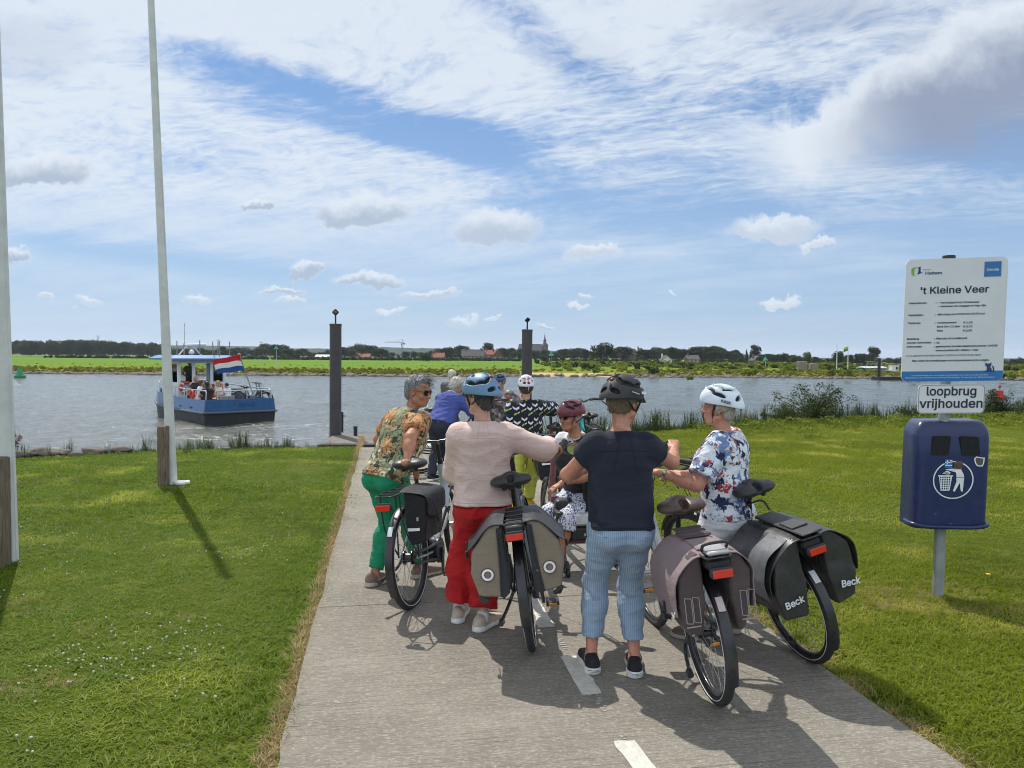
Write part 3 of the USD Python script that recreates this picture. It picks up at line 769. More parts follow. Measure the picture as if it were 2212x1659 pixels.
        G = Field(s.headc - .15 * s.k, s.headc + .15 * s.k, hh); s.head(G); s.neck(G)
        parts.append(G.mesh(1))
        for sd in s.arm: parts.append(s.hand_mesh(sd))
        return cat(parts)
    def shoes(s, root, mat_up, mat_sole, length=0.25, sock=None, sole_h=0.028, name='shoe'):
        K = s.k
        for sd, (f, foot) in s.footf.items():
            r = V(f[1], -f[0], 0); fr = np.array([r, V(0, 0, 1), f]); h = max(0.006, s.res * .6)
            lo = foot + V(-.2, -.2, -.03); hi = foot + V(.2, .2, .17)
            F = Field(lo, hi, h); Lf = length * K
            F.ell(foot - f * .035 + V(0, 0, .055), V(.038, .052, .045), fr, 0.02); F.cone(foot - f * .045 + V(0, 0, .04), foot + f * (Lf - .11) + V(0, 0, .038), .036, .036, 0.02)
            F.ell(foot + f * (Lf - .115) + V(0, 0, .032), V(.045, .036, .072), fr, 0.02); F.cone(foot + f * .005 + V(0, 0, .085), foot + f * .085 + V(0, 0, .055), .034, .030, 0.02)
            F.cut(lambda p: np.maximum(sole_h * .7 - (p[..., 2] - foot[2]), ((p - foot - V(0, 0, .098)) @ nrm(V(0, 0, 1) + f * .25))))
            up = obj(name, F.mesh(1), mat_up, root, smooth=True)
            F = Field(lo, hi, h)
            F.ell(foot - f * .038 + V(0, 0, .015), V(.043, .05, .050), fr, 0.02); F.cone(foot - f * .04 + V(0, 0, .012), foot + f * (Lf - .11) + V(0, 0, .012), .040, .042, 0.02); F.ell(foot + f * (Lf - .11) + V(0, 0, .015), V(.050, .05, .078), fr, 0.02)
            zz = foot[2]; F.cut(lambda p: np.maximum(zz + .001 - p[..., 2], p[..., 2] - zz - sole_h - .012 * ((p - foot) @ f < -.03)))
            obj('sole', F.mesh(1), mat_sole, up, smooth=40)
            if sock is not None:
                a = s.leg[sd][2]; d = nrm(s.leg[sd][1] - a)
                obj('sock', tube([a - d * .03, a + d * .01, a + d * .035], [.040 * K, .040 * K, .038 * K], 16), sock, root, smooth=True)
    def garment(s, kind, grow=0.012, folds=0.004, hem=None, sleeve=1.0, sleeve_grow=0.008, neck_r=0.075, neck_off=(0, 0, 0), waist=None, ankle=None, loose=0.01, seed=0, hang=0.0, bust=True, fdir=(1, 1, 2.6), fscale=9.0, cuff=None, knee_cut=None, h=None, swing=0.0, arms=True):
        K = s.k; lo, hi = s.bounds(.17); F = Field(lo, hi, h or s.res * .9)
        if kind == 'top':
            s.torso(F, grow, 0.035, bust, hang); s.pelvis(F, grow * .8)
            # cloth over the shoulders; sleeves as far as they go, each cut square to its arm
            S = Field(lo, hi, F.h)
            for sd, (a, e, w) in s.arm.items():
                pa = s.plump
                if not arms:
                    F.ell(a + (e - a) * .02 - s.tf[1] * .012 * K, V(.050, .050, .050) * K, k=0.05, grow=grow * .8); continue
                F.ell(a + (e - a) * .06 - s.tf[1] * .006 * K, V(.052, .052, .052) * K * pa, k=0.06, grow=grow)
                if sleeve <= 1.0:
                    ax = nrm(e - a); L = np.linalg.norm(e - a)
                    S.cone(a - ax * .02, a + ax * L * (sleeve + .3), .056 * K * pa, (.058 - .006 * sleeve) * K * pa, 0.02, grow=sleeve_grow + grow * .5)
                else:
                    S.cone(a, e, .056 * K * pa, .050 * K * pa, 0.035, grow=sleeve_grow + grow * .5)
                    S.cone(e, e + (w - e) * (sleeve - 1), .050 * K * pa, (.036 + (cuff or 0)) * K, 0.03, grow=sleeve_grow + grow * .4)
            if arms and sleeve <= 1.0:
                A = {sd: (a, nrm(e - a), np.linalg.norm(e - a) * sleeve) for sd, (a, e, w) in s.arm.items()}
                mid = s.tor + s.tf[1] * .4 * K
                def fc(p):
                    left = ((p - mid) @ s.tf[0]) < 0
                    return np.where(left, (p - A['l'][0]) @ A['l'][1] - A['l'][2], (p - A['r'][0]) @ A['r'][1] - A['r'][2])
                S.cut(fc)
            if arms:
                kk = 0.03; hh = np.clip(0.5 + 0.5 * (F.F - S.F) / kk, 0, 1); F.F = F.F * (1 - hh) + S.F * hh - kk * hh * (1 - hh)
            tf, tor = s.tf, s.tor; hm = hem if hem is not None else 0.0
            nk = s.neck0 + tf[1] * .02 * K + np.asarray(neck_off, float) @ tf
            tops = np.maximum
            def f(p):
                u = (p - tor) @ tf[1]; d = hm * K - u
                q = np.linalg.norm(p - nk, axis=-1); d = np.maximum(d, neck_r * K - q)
                d = np.maximum(d, (p - s.neck0) @ tf[1] - .03 * K)
                return d
            F.cut(f)
        else:
            s.pelvis(F, grow); s.legs(F, grow, 0.03, 1.0, loose)
            F.prof(s.tor, s.tf, np.array(SK_US[:5]) * K, np.array([.155, .172, .168, .155, .148]) * K * s.plump, np.array([.105, .118, .110, .098, .098]) * K * s.plump, np.array([-.012, -.014, -.004, .004, .006]) * K, 0.03, grow)
            wl = waist if waist is not None else 0.2
            def f(p):
                d = (p - s.tor) @ s.tf[1] - wl * K
                if ankle is not None:
                    for sd, (hh, kn, an) in s.leg.items():
                        ax = nrm(an - kn); t = (p - an) @ ax; rad = np.linalg.norm(p - an - t[..., None] * ax, axis=-1)
                        d = np.where(rad < .13, np.maximum(d, t + ankle), d)
                return d
            F.cut(f)
        sc = np.array(fdir)
        def wr(p):
            q = p * sc * fscale; n = meshkit.noise(q + 1.3 * meshkit.noise(p * 6.0, seed + 9)[..., None], seed); n2 = meshkit.noise(q * 2.3, seed + 4)
            return -folds * (1 - np.abs(2 * n - 1)) ** 2 * 1.6 + folds * .5 * (n2 - .5)
        if folds: F.wob(wr)
        return F.mesh(1)
    # --- headgear
    def helmet(s, root, mat, liner, vents, size=1.0, pitch=0, visor=False, strap=None, tail=0.0, dark=None, name='helmet'):
        K = s.k * size; H = s.head_pt; hf = s.hf
        a = math.radians(pitch); fw = hf[2] * math.cos(a) - hf[1] * math.sin(a); up = hf[1] * math.cos(a) + hf[2] * math.sin(a)
        fr = np.array([hf[0], up, fw]); c = H(0, .030, -.010)
        h = s.fine
        F = Field(c - .2, c + .2, h)
        F.ell(c + up * .012 * K, V(.094, .100, .124) * K, fr, 0.01)
        if tail: F.ell(c - fw * .055 * K - up * .025 * K, V(.078, .068, .075 + tail) * K, fr, 0.03)
        def f(p):
            q = (p - c) @ fr.T
            return -(q[..., 1] + .012 * K + .10 * np.clip(-q[..., 2] - .02, 0, 1) - .09 * np.clip(q[..., 2] - .06, 0, 1))
        F.cut(f)
        for (az, el, L, Wd, rot) in vents:
            A, E = math.radians(az), math.radians(el)
            d = V(math.sin(A) * math.cos(E), math.sin(E), math.cos(A) * math.cos(E)); pt = c + (d * V(.094, .106, .124) * K) @ fr
            n = nrm(d / V(.094, .106, .124)); n = n @ fr; t1 = nrm(np.cross(up, n)) if abs(n @ up) < .97 else fr[0]; t2 = np.cross(n, t1)
            R = math.radians(rot); e1 = t1 * math.cos(R) + t2 * math.sin(R); e2 = np.cross(n, e1)
            F.ell(pt, V(L, Wd, .024) * K, np.array([e1, e2, n]), 0.006, 'sub')
        hm = obj(name, F.mesh(1), mat, root, smooth=50)
        F = Field(c - .2, c + .2, h * 1.3); F.ell(c + up * .010 * K, V(.084, .088, .112) * K, fr, 0.0)
        if tail: F.ell(c - fw * .05 * K - up * .03 * K, V(.070, .060, .066 + tail) * K, fr, 0.02)
        F.cut(f); obj('liner', F.mesh(1), liner, hm, smooth=50)
        if visor:
            pts = []
            vv, q = [], []
            for i, t in enumerate(np.linspace(-1, 1, 15)):
                an = t * 1.05
                for j, rr in enumerate((0.0, 1.0)):
                    e = c + fr[0] * math.sin(an) * (.092 + .012 * rr) * K + fw * math.cos(an) * (.116 + .045 * rr * math.cos(an * 1.2)) * K + up * (-.004 + .010 - .022 * rr) * K
                    vv += [e, e - up * .004]
            for i in range(14):
                b = i * 4; q += [(b, b + 2, b + 6, b + 4), (b + 1, b + 5, b + 7, b + 3), (b + 2, b + 3, b + 7, b + 6), (b, b + 4, b + 5, b + 1)]
            obj('visor', quads(np.array(vv), q), visor, hm)
        if strap:
            for sg in (-1, 1):
                obj('strap', cat(tube(curve([c + (fr[0] * sg * .088 + up * -.015 + fw * .03) * K, H(sg * .072, -.045, .035), H(sg * .050, -.100, .030), H(sg * .01, -.128, .040)], 12), .0075 * K, 6, flat=.3),
                    tube(curve([c + (fr[0] * sg * .080 + up * -.03 - fw * .06) * K, H(sg * .078, -.05, .0), H(sg * .066, -.068, .022)], 8), .0060 * K, 6, flat=.3)), strap, root, smooth=True)
        s.hel = (c, fr, K)
        return hm
    def glasses(s, root, frame_m, lens_m, dark=True, size=1.0):
        H = s.head_pt; ms, ls = [], []
        for sg in (-1, 1):
            ang = np.linspace(0, 2 * math.pi, 22, endpoint=False)
            rim = np.array([H(sg * (.033 + .026 * size * math.cos(t)), .002 + .0195 * size * math.sin(t) * (1 - .15 * math.sin(t)), .093 - .010 * abs(math.cos(t)) * 0 - .012 * max(0, sg * 0 + math.cos(t))) for t in ang])
            ms.append(tube(rim, .0028 if dark else .0016, 6, closed=True))
            cc = rim.mean(0); n = len(rim); v = np.vstack([rim, cc[None] + s.hf[2] * .003]); ls.append(TM(v, [(i, (i + 1) % n, n) for i in range(n)] + [((i + 1) % n, i, n) for i in range(n)]))
            ms.append(tube([H(sg * .058, .006, .082), H(sg * .074, .006, .050), H(sg * .079, .004, -.005), H(sg * .078, -.012, -.02)], [.0035 if dark else .0018] * 4, 6, flat=.6))
        ms.append(tube([H(-.008, .006, .096), H(0, .009, .099), H(.008, .006, .096)], .0025, 6))
        gm = obj('glasses', cat(ms), frame_m, root, smooth=True); obj('lens', cat(ls), lens_m, gm)
    def hair(s, root, mat, ells, locks=0, lock_len=0.06, wind=(0, 0, 0), seed=1, cutf=None, rough=.006, lock_r=.0035, rise=0.5, jit=.25):
        """a cap of hair from ellipsoids in head coordinates, ruffled, with free locks"""
        K = s.k; h = s.fine
        F = Field(s.headc - .24 * K, s.headc + .24 * K, h)
        for c, r in ells: F.ell(s.head_pt(*c), np.array(r) * K, s.hf, 0.02)
        if cutf: F.cut(lambda p: cutf(((p - s.headc) @ s.hf.T) / K))
        w = np.asarray(wind, float)
        def wr(p):
            q = (p - s.headc) @ s.hf.T; ln = np.stack([q[..., 0] * 75, q[..., 1] * 16, q[..., 2] * 75], -1)
            return rough * (meshkit.noise(ln + 40 + 3 * meshkit.noise(q * 18 + 9, 3)[..., None], seed) - .5) * 2
        F.wob(wr); m = F.mesh(0); ms = [m]
        if locks:
            r = np.random.default_rng(seed); fi = r.choice(len(m.faces), locks, p=m.area_faces / m.area_faces.sum())
            P0 = m.triangles_center[fi]; N = m.face_normals[fi]
            for p0, n in zip(P0, N):
                u = (p0 - s.headc) @ s.hf[1]
                L = lock_len * r.uniform(.5, 1.3) * K; d = nrm(n * rise + w * r.uniform(.5, 1.2) - s.hf[1] * .25 + r.normal(0, jit, 3))
                pts = [p0 - n * .004]; dd = d
                for j in range(4): dd = nrm(dd + w * .35 - s.hf[1] * .12 - n * .10); pts.append(pts[-1] + dd * L / 4)
                ms.append(tube(pts, [lock_r, lock_r, lock_r * .8, lock_r * .5, .0006], 4, flat=.5))
        return obj('hair', cat(ms), mat, root, smooth=True)
# ================================================================== bicycles and their bags
M_RUB = plain('tyre_rubber', (0.022, 0.021, 0.020), 0.75, bump=0.3, bscale=220)
M_BLK = plain('black_paint', (0.014, 0.014, 0.016), 0.32, coat=0.3)
M_PLA = plain('black_plastic', (0.020, 0.020, 0.021), 0.5, bump=0.2, bscale=500)
M_ALU = plain('aluminium', (0.55, 0.56, 0.58), 0.34, metal=1.0)
M_STE = plain('spoke_steel', (0.40, 0.40, 0.41), 0.35, metal=1.0)
M_DSTE = plain('dark_steel', (0.07, 0.07, 0.075), 0.4, metal=0.8)
M_REFW = plain('reflective_white', (0.72, 0.73, 0.75), 0.4)
M_RED = plain('red_lens', (0.52, 0.020, 0.012), 0.16, coat=0.6, var=0.05)
M_SADK = plain('black_saddle_leather', (0.022, 0.022, 0.024), 0.45, bump=0.35, bscale=260)
M_SADB = plain('brown_saddle_leather', (0.060, 0.036, 0.028), 0.42, bump=0.35, bscale=260)
M_SCREEN = plain('display_glass', (0.05, 0.055, 0.06), 0.08, coat=1.0)
M_GRIP = plain('grip_rubber', (0.03, 0.028, 0.027), 0.7, bump=0.4, bscale=400)
M_YEL = plain('amber_reflector', (0.75, 0.28, 0.02), 0.2, coat=0.5)

BIKES = {}
class Bike:
    def __init__(s, loc, yaw, lean): s.o, s.yaw, s.lean = np.asarray(loc, float), yaw, lean
    def w(s, p):
        T = trimesh.transformations.rotation_matrix(math.radians(90 + s.yaw), (0, 0, 1)) @ trimesh.transformations.rotation_matrix(math.radians(-s.lean), (1, 0, 0))
        return T[:3, :3] @ np.asarray(p, float) + s.o

def soft_hull(pts, r, amp=0.006, size=0.03, seed=0, fs=9.0, sag=0.0):
    ms = [ball(p, r, 2) for p in pts]; m = trimesh.convex.convex_hull(np.vstack([x.vertices for x in ms]))
    v, f = trimesh.remesh.subdivide_to_size(m.vertices, m.faces, size, max_iter=12); m = trimesh.Trimesh(v, f)
    n = m.vertex_normals; d = amp * 2 * (meshkit.fbm(m.vertices * fs + seed, 3, seed) - .5)
    m.vertices = m.vertices + n * d[:, None]; return m
def sheet(profile, x0, x1, th=0.004, nx=10, amp=0.004, seed=0, skew=None):
    """a cloth flap: the (y, z) profile drawn along x, given thickness and soft waves"""
    p = curve([(0, a, b) for a, b in profile], 22)[:, 1:]; v = []
    t = np.gradient(p, axis=0); nn = np.stack([t[:, 1], -t[:, 0]], 1); nn /= np.linalg.norm(nn, axis=1, keepdims=True)
    X = np.linspace(x0, x1, nx); n = len(p)
    for side in (1, -1):
        for i, x in enumerate(X):
            q = p + nn * th * side * .5
            e = (2 * (x - x0) / (x1 - x0) - 1)
            sh = skew(e, np.linspace(0, 1, n)) if skew else np.zeros((n, 2))
            v.append(np.stack([x + sh[:, 0], q[:, 0], q[:, 1] + sh[:, 1]], 1))
    v = np.vstack(v); w = meshkit.fbm(np.stack([v[:, 0] * 14, v[:, 1] * 14, v[:, 2] * 14], 1), 3, seed) - .5
    v[:, 1] += amp * 2 * w; v[:, 2] += amp * w
    q = []; N = nx * n
    for i in range(nx - 1):
        for j in range(n - 1):
            a = i * n + j; q += [(a, a + n, a + n + 1, a + 1), (N + a, N + a + 1, N + a + n + 1, N + a + n)]
    for j in range(n - 1):
        q += [(j, j + 1, N + j + 1, N + j)]; a = (nx - 1) * n + j; q += [(a, N + a, N + a + 1, a + 1)]
    for i in range(nx - 1):
        a = i * n; q += [(a, N + a, N + a + n, a + n)]; a = i * n + n - 1; q += [(a, a + n, N + a + n, N + a)]
    return quads(v, q)

def fender(R, a0, a1, hw, n=28):
    A = np.linspace(math.radians(a0), math.radians(a1), n); v = []
    prof = [(-hw, -.016), (-hw * .8, -.003), (0, .004), (hw * .8, -.003), (hw, -.016)]
    prof = prof + [(y, z - .003) for y, z in prof[::-1]]
    for a in A:
        for y, dz in prof: v.append(((R + dz) * math.cos(a), y, (R + dz) * math.sin(a)))
    k = len(prof); q = [(i * k + j, i * k + (j + 1) % k, (i + 1) * k + (j + 1) % k, (i + 1) * k + j) for i in range(n - 1) for j in range(k)]
    q += [(0, 1, 8, 9), (1, 2, 7, 8), (2, 3, 6, 7), (3, 4, 5, 6)]; b = (n - 1) * k; q += [(b + 9, b + 8, b + 1, b), (b + 8, b + 7, b + 2, b + 1), (b + 7, b + 6, b + 3, b + 2), (b + 6, b + 5, b + 4, b + 3)]
    return quads(v, q)

def wheel(root, name, c, R, tr, spokes=30, rimmat=None, refl=True, steer=0.0, hub_r=0.028):
    def put(m):
        if steer: m = xf(m, rz=steer)
        m = m.copy(); m.apply_translation(c); return m
    w = obj(name, put(torus(R - tr, tr, 72, 12)), M_RUB, root, smooth=True)
    rr = R - 2 * tr - .006
    rim = cat(tube(np.stack([rr * np.cos(t := np.arange(64) * math.pi / 32), 0 * t, rr * np.sin(t)], 1), .012, 8, closed=True), )
    obj('rim', put(rim), rimmat or M_BLK, w, smooth=True)
    if refl:
        ring = []
        for sy in (-1, 1): ring.append(tube(np.stack([(R - tr * 1.25) * np.cos(t), 0 * t + sy * tr * .98, (R - tr * 1.25) * np.sin(t)], 1), .0022, 5, closed=True))
        obj('reflective_line', put(cat(ring)), M_REFW, w)
    ms = []
    for k in range(spokes):
        a = k * 2 * math.pi / spokes; b = a + (0.62 if (k // 2) % 2 else -0.62); y = .028 * (1 if k % 2 else -1)
        ms.append(tube([(hub_r * math.cos(b), y, hub_r * math.sin(b)), (rr * math.cos(a), 0, rr * math.sin(a))], .0014, 4, cap=False))
    obj('spokes', put(cat(ms)), M_STE, w, kind='stuff')
    obj('hub', put(cat(cyl((0, -.045, 0), (0, .045, 0), hub_r * .8), cyl((0, -.034, 0), (0, -.026, 0), hub_r * 1.25), cyl((0, .026, 0), (0, .034, 0), hub_r * 1.25))), M_BLK, w, smooth=40)
    return w

def saddle_mesh(wide=1.0):
    F = Field((-.19, -.15, -.10), (.20, .15, .09), .007)
    F.ell((-.07, .055 * wide, 0), (.085, .075 * wide, .036), k=.05); F.ell((-.07, -.055 * wide, 0), (.085, .075 * wide, .036), k=.05)
    F.cone((-.04, 0, .004), (.145, 0, -.012), .045, .024, .04)
    F.ell((-.12, 0, .022), (.05, .018, .03), k=.02, op='sub')
    F.cut(lambda p: -(p[..., 2] + .034 - .12 * np.clip(p[..., 0] - .05, 0, 1)))
    return F.mesh(1)

def make_bike(label, loc, yaw, lean, frame_m, steer=0.0, saddle_m=None, style='step', tail=True, rack=True, battery='rack', display=True, bars='swept', group=None, saddle_z=0.96, mud_a=(-20, 170), sticker=None, detail=True, downtube=0.026, mirror=None, mirror_at=(.10, .19), rimmat=None, bar_m=None, fend_m=None):
    root = thing('bicycle', label, 'bicycle', loc, 90 + yaw, -lean, group=group)
    B = Bike(loc, yaw, lean); R, tr = 0.352, 0.024; WB = 1.12
    wheel(root, 'rear_wheel', V(0, 0, R), R, tr, rimmat=rimmat, hub_r=.04 if style == 'ebike' else .028)
    fm, sm = frame_m, saddle_m or M_SADK; fn = fend_m or M_BLK
    bb = V(.47, 0, .29); st = V(.315, 0, .74); hb, ht = V(.905, 0, .66), V(.845, 0, .90)
    # frame
    tubes = [tube([bb, st], .0175, 12), tube([hb - (ht - hb) * .05, ht], .023, 12)]
    for sy in (-1, 1):
        tubes.append(tube(curve([bb + V(0, sy * .03, .0), V(.2, sy * .055, .32), V(0, sy * .065, R)], 10), .010, 8)); tubes.append(tube([st + V(.01, sy * .015, -.06), V(0, sy * .065, R)], .008, 8))
    if style == 'ebike':
        dt = curve([hb + V(-.01, 0, .03), hb + V(-.14, 0, -.21), bb + V(.10, 0, .09), bb + V(-.02, 0, .0)], 20)
        tubes.append(tube(dt, .043, 14, flat=.72)); tubes.append(tube(curve([ht, hb + V(-.02, 0, .05), dt[5]], 8), .032, 12))
    else:
        tubes.append(tube(curve([hb + (ht - hb) * .2, V(.74, 0, .47), V(.58, 0, .335), bb], 20), downtube, 12))
        if style == 'step': tubes.append(tube(curve([hb + (ht - hb) * .75, V(.68, 0, .60), V(.50, 0, .47), bb + (st - bb) * .35], 16), .015, 10))
    obj('frame', cat(tubes), fm, root, smooth=50)
    if style == 'ebike':
        a, b = dt[3], dt[-7]; d = nrm(b - a); n = V(-d[2], 0, d[0]); n = n if n[2] < 0 or True else -n
        obj('frame_battery', soft_hull([a + n * .032 * s2 + V(0, sy * .026, 0) + d * .03 for s2 in (-.3, 1) for sy in (-1, 1)] + [b + n * .032 * s2 + V(0, sy * .026, 0) - d * .02 for s2 in (-.3, 1) for sy in (-1, 1)], .012, 0, .08), M_PLA, root, smooth=40)
        for sy in (-1, 1):
            obj('battery_panel', cat([tube([a + d * .01 + V(0, sy * .031, 0), a + (b - a) * .5 + V(0, sy * .034, 0), b + V(0, sy * .031, 0)], .030, 8, flat=.12)]), M_PLA, root, smooth=40)
    # steering
    dirf = nrm(ht - hb); fa = V(WB, 0, R)
    def sw(m):   # steered pieces turn about the head tube
        if not steer: return m
        T = trimesh.transformations.rotation_matrix(math.radians(steer), dirf, hb); m = m.copy(); m.apply_transform(T); return m
    fk = [tube(curve([hb - dirf * .02 + V(0, sy * .045, 0), hb + V(.05, sy * .05, -.12), fa + V(0, sy * .05, 0)], 12), np.linspace(.017, .010, 13), 10) for sy in (-1, 1)] + [tube([hb - dirf * .015 + V(0, -.05, 0), hb - dirf * .015 + V(0, .05, 0)], .018, 10)]
    obj('fork', sw(cat(fk)), M_BLK, root, smooth=50)
    wf = UsdGeom
    # front wheel, turned with the fork
    mats = torus(R - tr, tr, 64, 10); mats.apply_translation(fa); w2 = obj('front_wheel', sw(mats), M_RUB, root, smooth=True)
    rr = R - 2 * tr - .006; t = np.arange(56) * math.pi / 28
    rm = tube(np.stack([rr * np.cos(t), 0 * t, rr * np.sin(t)], 1), .012, 8, closed=True); rm.apply_translation(fa); obj('rim', sw(rm), rimmat or M_BLK, w2, smooth=True)
    sp = []
    for k in range(28):
        a = k * 2 * math.pi / 28; b = a + (.62 if (k // 2) % 2 else -.62); y = .028 * (1 if k % 2 else -1); sp.append(tube([(.024 * math.cos(b), y, .024 * math.sin(b)), (rr * math.cos(a), 0, rr * math.sin(a))], .0014, 4, cap=False))
    sp = cat(sp); sp.apply_translation(fa); obj('spokes', sw(sp), M_STE, w2, kind='stuff')
    hb_ = cat(cyl((0, -.05, 0), (0, .05, 0), .022)); hb_.apply_translation(fa); obj('hub', sw(hb_), M_ALU, w2, smooth=40)
    ff = fender(R + .018, 25, 175, .029); ff.apply_translation(fa); obj('front_mudguard', sw(ff), fn, root, smooth=40)
    rf = fender(R + .018, mud_a[0], mud_a[1] + 20, .031); rf = xf(rf, rz=180); rf.apply_translation((0, 0, R)); mg = obj('rear_mudguard', rf, fn, root, smooth=40)
    if sticker:
        a = math.radians(205 - 10); th = np.radians(np.linspace(134, 145, 4)); vv = []
        for q_ in th:
            for y in (-.017, .017): vv.append(((R + .0245) * math.cos(q_), y, (R + .0245) * math.sin(q_) + R))
        obj('sticker', quads(vv, [(2 * i, 2 * i + 1, 2 * i + 3, 2 * i + 2) for i in range(3)]), sticker, mg)
    top = ht + dirf * .16; bar = top + V(.02, 0, .02)
    obj('stem', sw(cat(tube([ht, top], .018, 10), tube([top - dirf * .01, bar], .021, 10), tube([ht - dirf * .005, ht + dirf * .03], .024, 12))), M_BLK, root, smooth=40)
    if bars == 'swept': half = [bar, bar + V(.02, .10, .01), bar + V(-.02, .22, .02), bar + V(-.17, .315, -.005)]
    else: half = [bar, bar + V(.01, .12, .01), bar + V(-.02, .22, .012), bar + V(-.07, .32, .005)]
    L = curve(half, 14); Rr = L * V(1, -1, 1)
    obj('handlebar', sw(tube(np.vstack([Rr[::-1], L[1:]]), .0115, 8)), bar_m or M_BLK, root, smooth=True)
    grips = {}
    for sd, C in (('l', L), ('r', Rr)):
        g0, g1 = C[-5], C[-1]; obj('grip', sw(tube([g0, g0 + (g1 - g0) * .1, g1], [.015, .018, .017], 10)), M_GRIP, root, smooth=40)
        d = nrm(g0 - g1); obj('brake_lever', sw(cat(tube(curve([g0 + d * .02 + V(.012, 0, -.01), g0 + V(.05, 0, -.025), (g0 + g1) / 2 + V(.055, 0, -.03), g1 + V(.045, 0, -.03)], 10), .0055, 6), ball(g0 + d * .025, .018, 1))), M_BLK, root, smooth=40)
        T = trimesh.transformations.rotation_matrix(math.radians(steer), dirf, hb); mid = (T @ np.append((g0 + g1) / 2, 1))[:3]; dd = T[:3, :3] @ nrm(g1 - g0)
        grips[sd] = (B.w(mid), B.w(mid + dd) - B.w(mid))
    if detail:
        cb = [tube(curve([bar + V(.03, s_ * .16, .0), bar + V(.13, s_ * .10, -.06), hb + V(.06, s_ * .02, .02), hb + V(.03, s_ * .02, -.1)], 14), .0028, 5) for s_ in (-1, 1, .6)]
        obj('cables', sw(cat(cb)), M_PLA, root, kind='stuff')
        lamp = sw(cat(tube([hb + V(.05, 0, .10), hb + V(.10, 0, .11)], [.022, .033], 14), tube([hb + V(.02, 0, .06), hb + V(.06, 0, .10)], .008, 6))); obj('headlight', lamp, M_PLA, root, smooth=40)
    if display:
        dm = xf(bx(-.035, .035, -.045, .045, -.008, .010, .006), bar + V(.0, 0, .045), ry=-35); dp = obj('display', sw(dm), M_PLA, root, smooth=40)
        obj('screen', sw(xf(bx(-.024, .024, -.034, .034, .0101, .0115), bar + V(.0, 0, .045), ry=-35)), M_SCREEN, dp)
    if mirror:
        sy = 1 if mirror == 'l' else -1; e = (L if sy > 0 else Rr)[-1]; c = e + V(-.02, sy * mirror_at[0], mirror_at[1])
        mm = obj('mirror', sw(cat(tube(curve([e, e + V(.03, sy * .05, .05), c + V(.02, 0, -.06)], 8), .005, 6), xf(ball((0, 0, 0), .058, 3, (.34, 1, .80)), c + V(.012, 0, 0), ry=-8))), M_PLA, root, smooth=40)
        gm = xf(trimesh.creation.cylinder(.046, .003, sections=28), ry=90); gm.apply_scale((1, 1, .84)); gm.apply_translation(c + V(-.0085, 0, 0))
        obj('mirror_glass', sw(gm), plain('mirror_glass', (0.8, 0.82, 0.84), 0.04, metal=1.0, var=0.02), mm)
    # saddle and post
    sp0 = nrm(st - bb); sz = V(.315, 0, .74) + sp0 * ((saddle_z - .03 - .74) / sp0[2])
    obj('seat_post', cat(tube([st - sp0 * .03, sz], .0145, 10), tube([st - sp0 * .035, st + sp0 * .012], .022, 12), bx(sz[0] - .035, sz[0] + .035, -.022, .022, sz[2] - .02, sz[2] + .01, .006)), M_BLK, root, smooth=40)
    sd_ = obj('saddle', xf(saddle_mesh(), sz + V(0, 0, .045)), sm, root, smooth=True)
    obj('saddle_spring', cat([tube([sz + V(-.08 + .0 * i, sy * .045, -.005), sz + V(-.09, sy * .05, .03)], .016, 10) for i in (0,) for sy in (-1, 1)] + [tube(curve([sz + V(-.10, sy * .045, .0), sz + V(0, sy * .022, .0), sz + V(.10, 0, .022)], 8), .004, 6) for sy in (-1, 1)]), M_DSTE, sd_, smooth=40)
    # drive train
    obj('chain_case', cat(tube(curve([V(-.02, -.062, R + .035), V(.25, -.06, .36), V(.50, -.062, .355)], 8), .02, 8, flat=.5), tube(curve([V(-.02, -.062, R - .04), V(.25, -.06, .27), V(.50, -.062, .215)], 8), .02, 8, flat=.5), tube([bb + V(0, -.052, 0), bb + V(0, -.072, 0)], .095, 24)), M_PLA, root, smooth=40)
    if style == 'ebike' or battery == 'mid': obj('motor', soft_hull([bb + V(x, y, z) for x in (-.06, .07) for y in (-.03, .03) for z in (-.05, .05)], .03, 0, .05), M_PLA, root, smooth=True)
    for sy, a in ((-1, 250), (1, 70)):
        d = V(math.cos(math.radians(a)), 0, math.sin(math.radians(a))); e = bb + d * .17 + V(0, sy * .095, 0)
        cr = obj('crank', cat(tube([bb + V(0, sy * .085, 0), e], [.016, .011], 8), cyl(bb + V(0, sy * .05, 0), bb + V(0, sy * .095, 0), .02)), M_BLK, root, smooth=40)
        pd = obj('pedal', bx(e[0] - .05, e[0] + .05, min(e[1] + sy * .015, e[1] + sy * .10), max(e[1] + sy * .015, e[1] + sy * .10), e[2] - .013, e[2] + .013, .006), M_PLA, cr)
        obj('reflector', cat(bx(e[0] - .054, e[0] - .050, min(e[1] + sy * .03, e[1] + sy * .085), max(e[1] + sy * .03, e[1] + sy * .085), e[2] - .008, e[2] + .008)), M_YEL, pd)
    obj('kickstand', cat(tube(curve([V(.06, .075, R - .02), V(.02, .11, .27), V(-.16, .15, .24)], 8), .010, 8), tube([V(-.15, .15, .24), V(-.19, .155, .235)], .017, 8)), M_BLK, root, smooth=40)
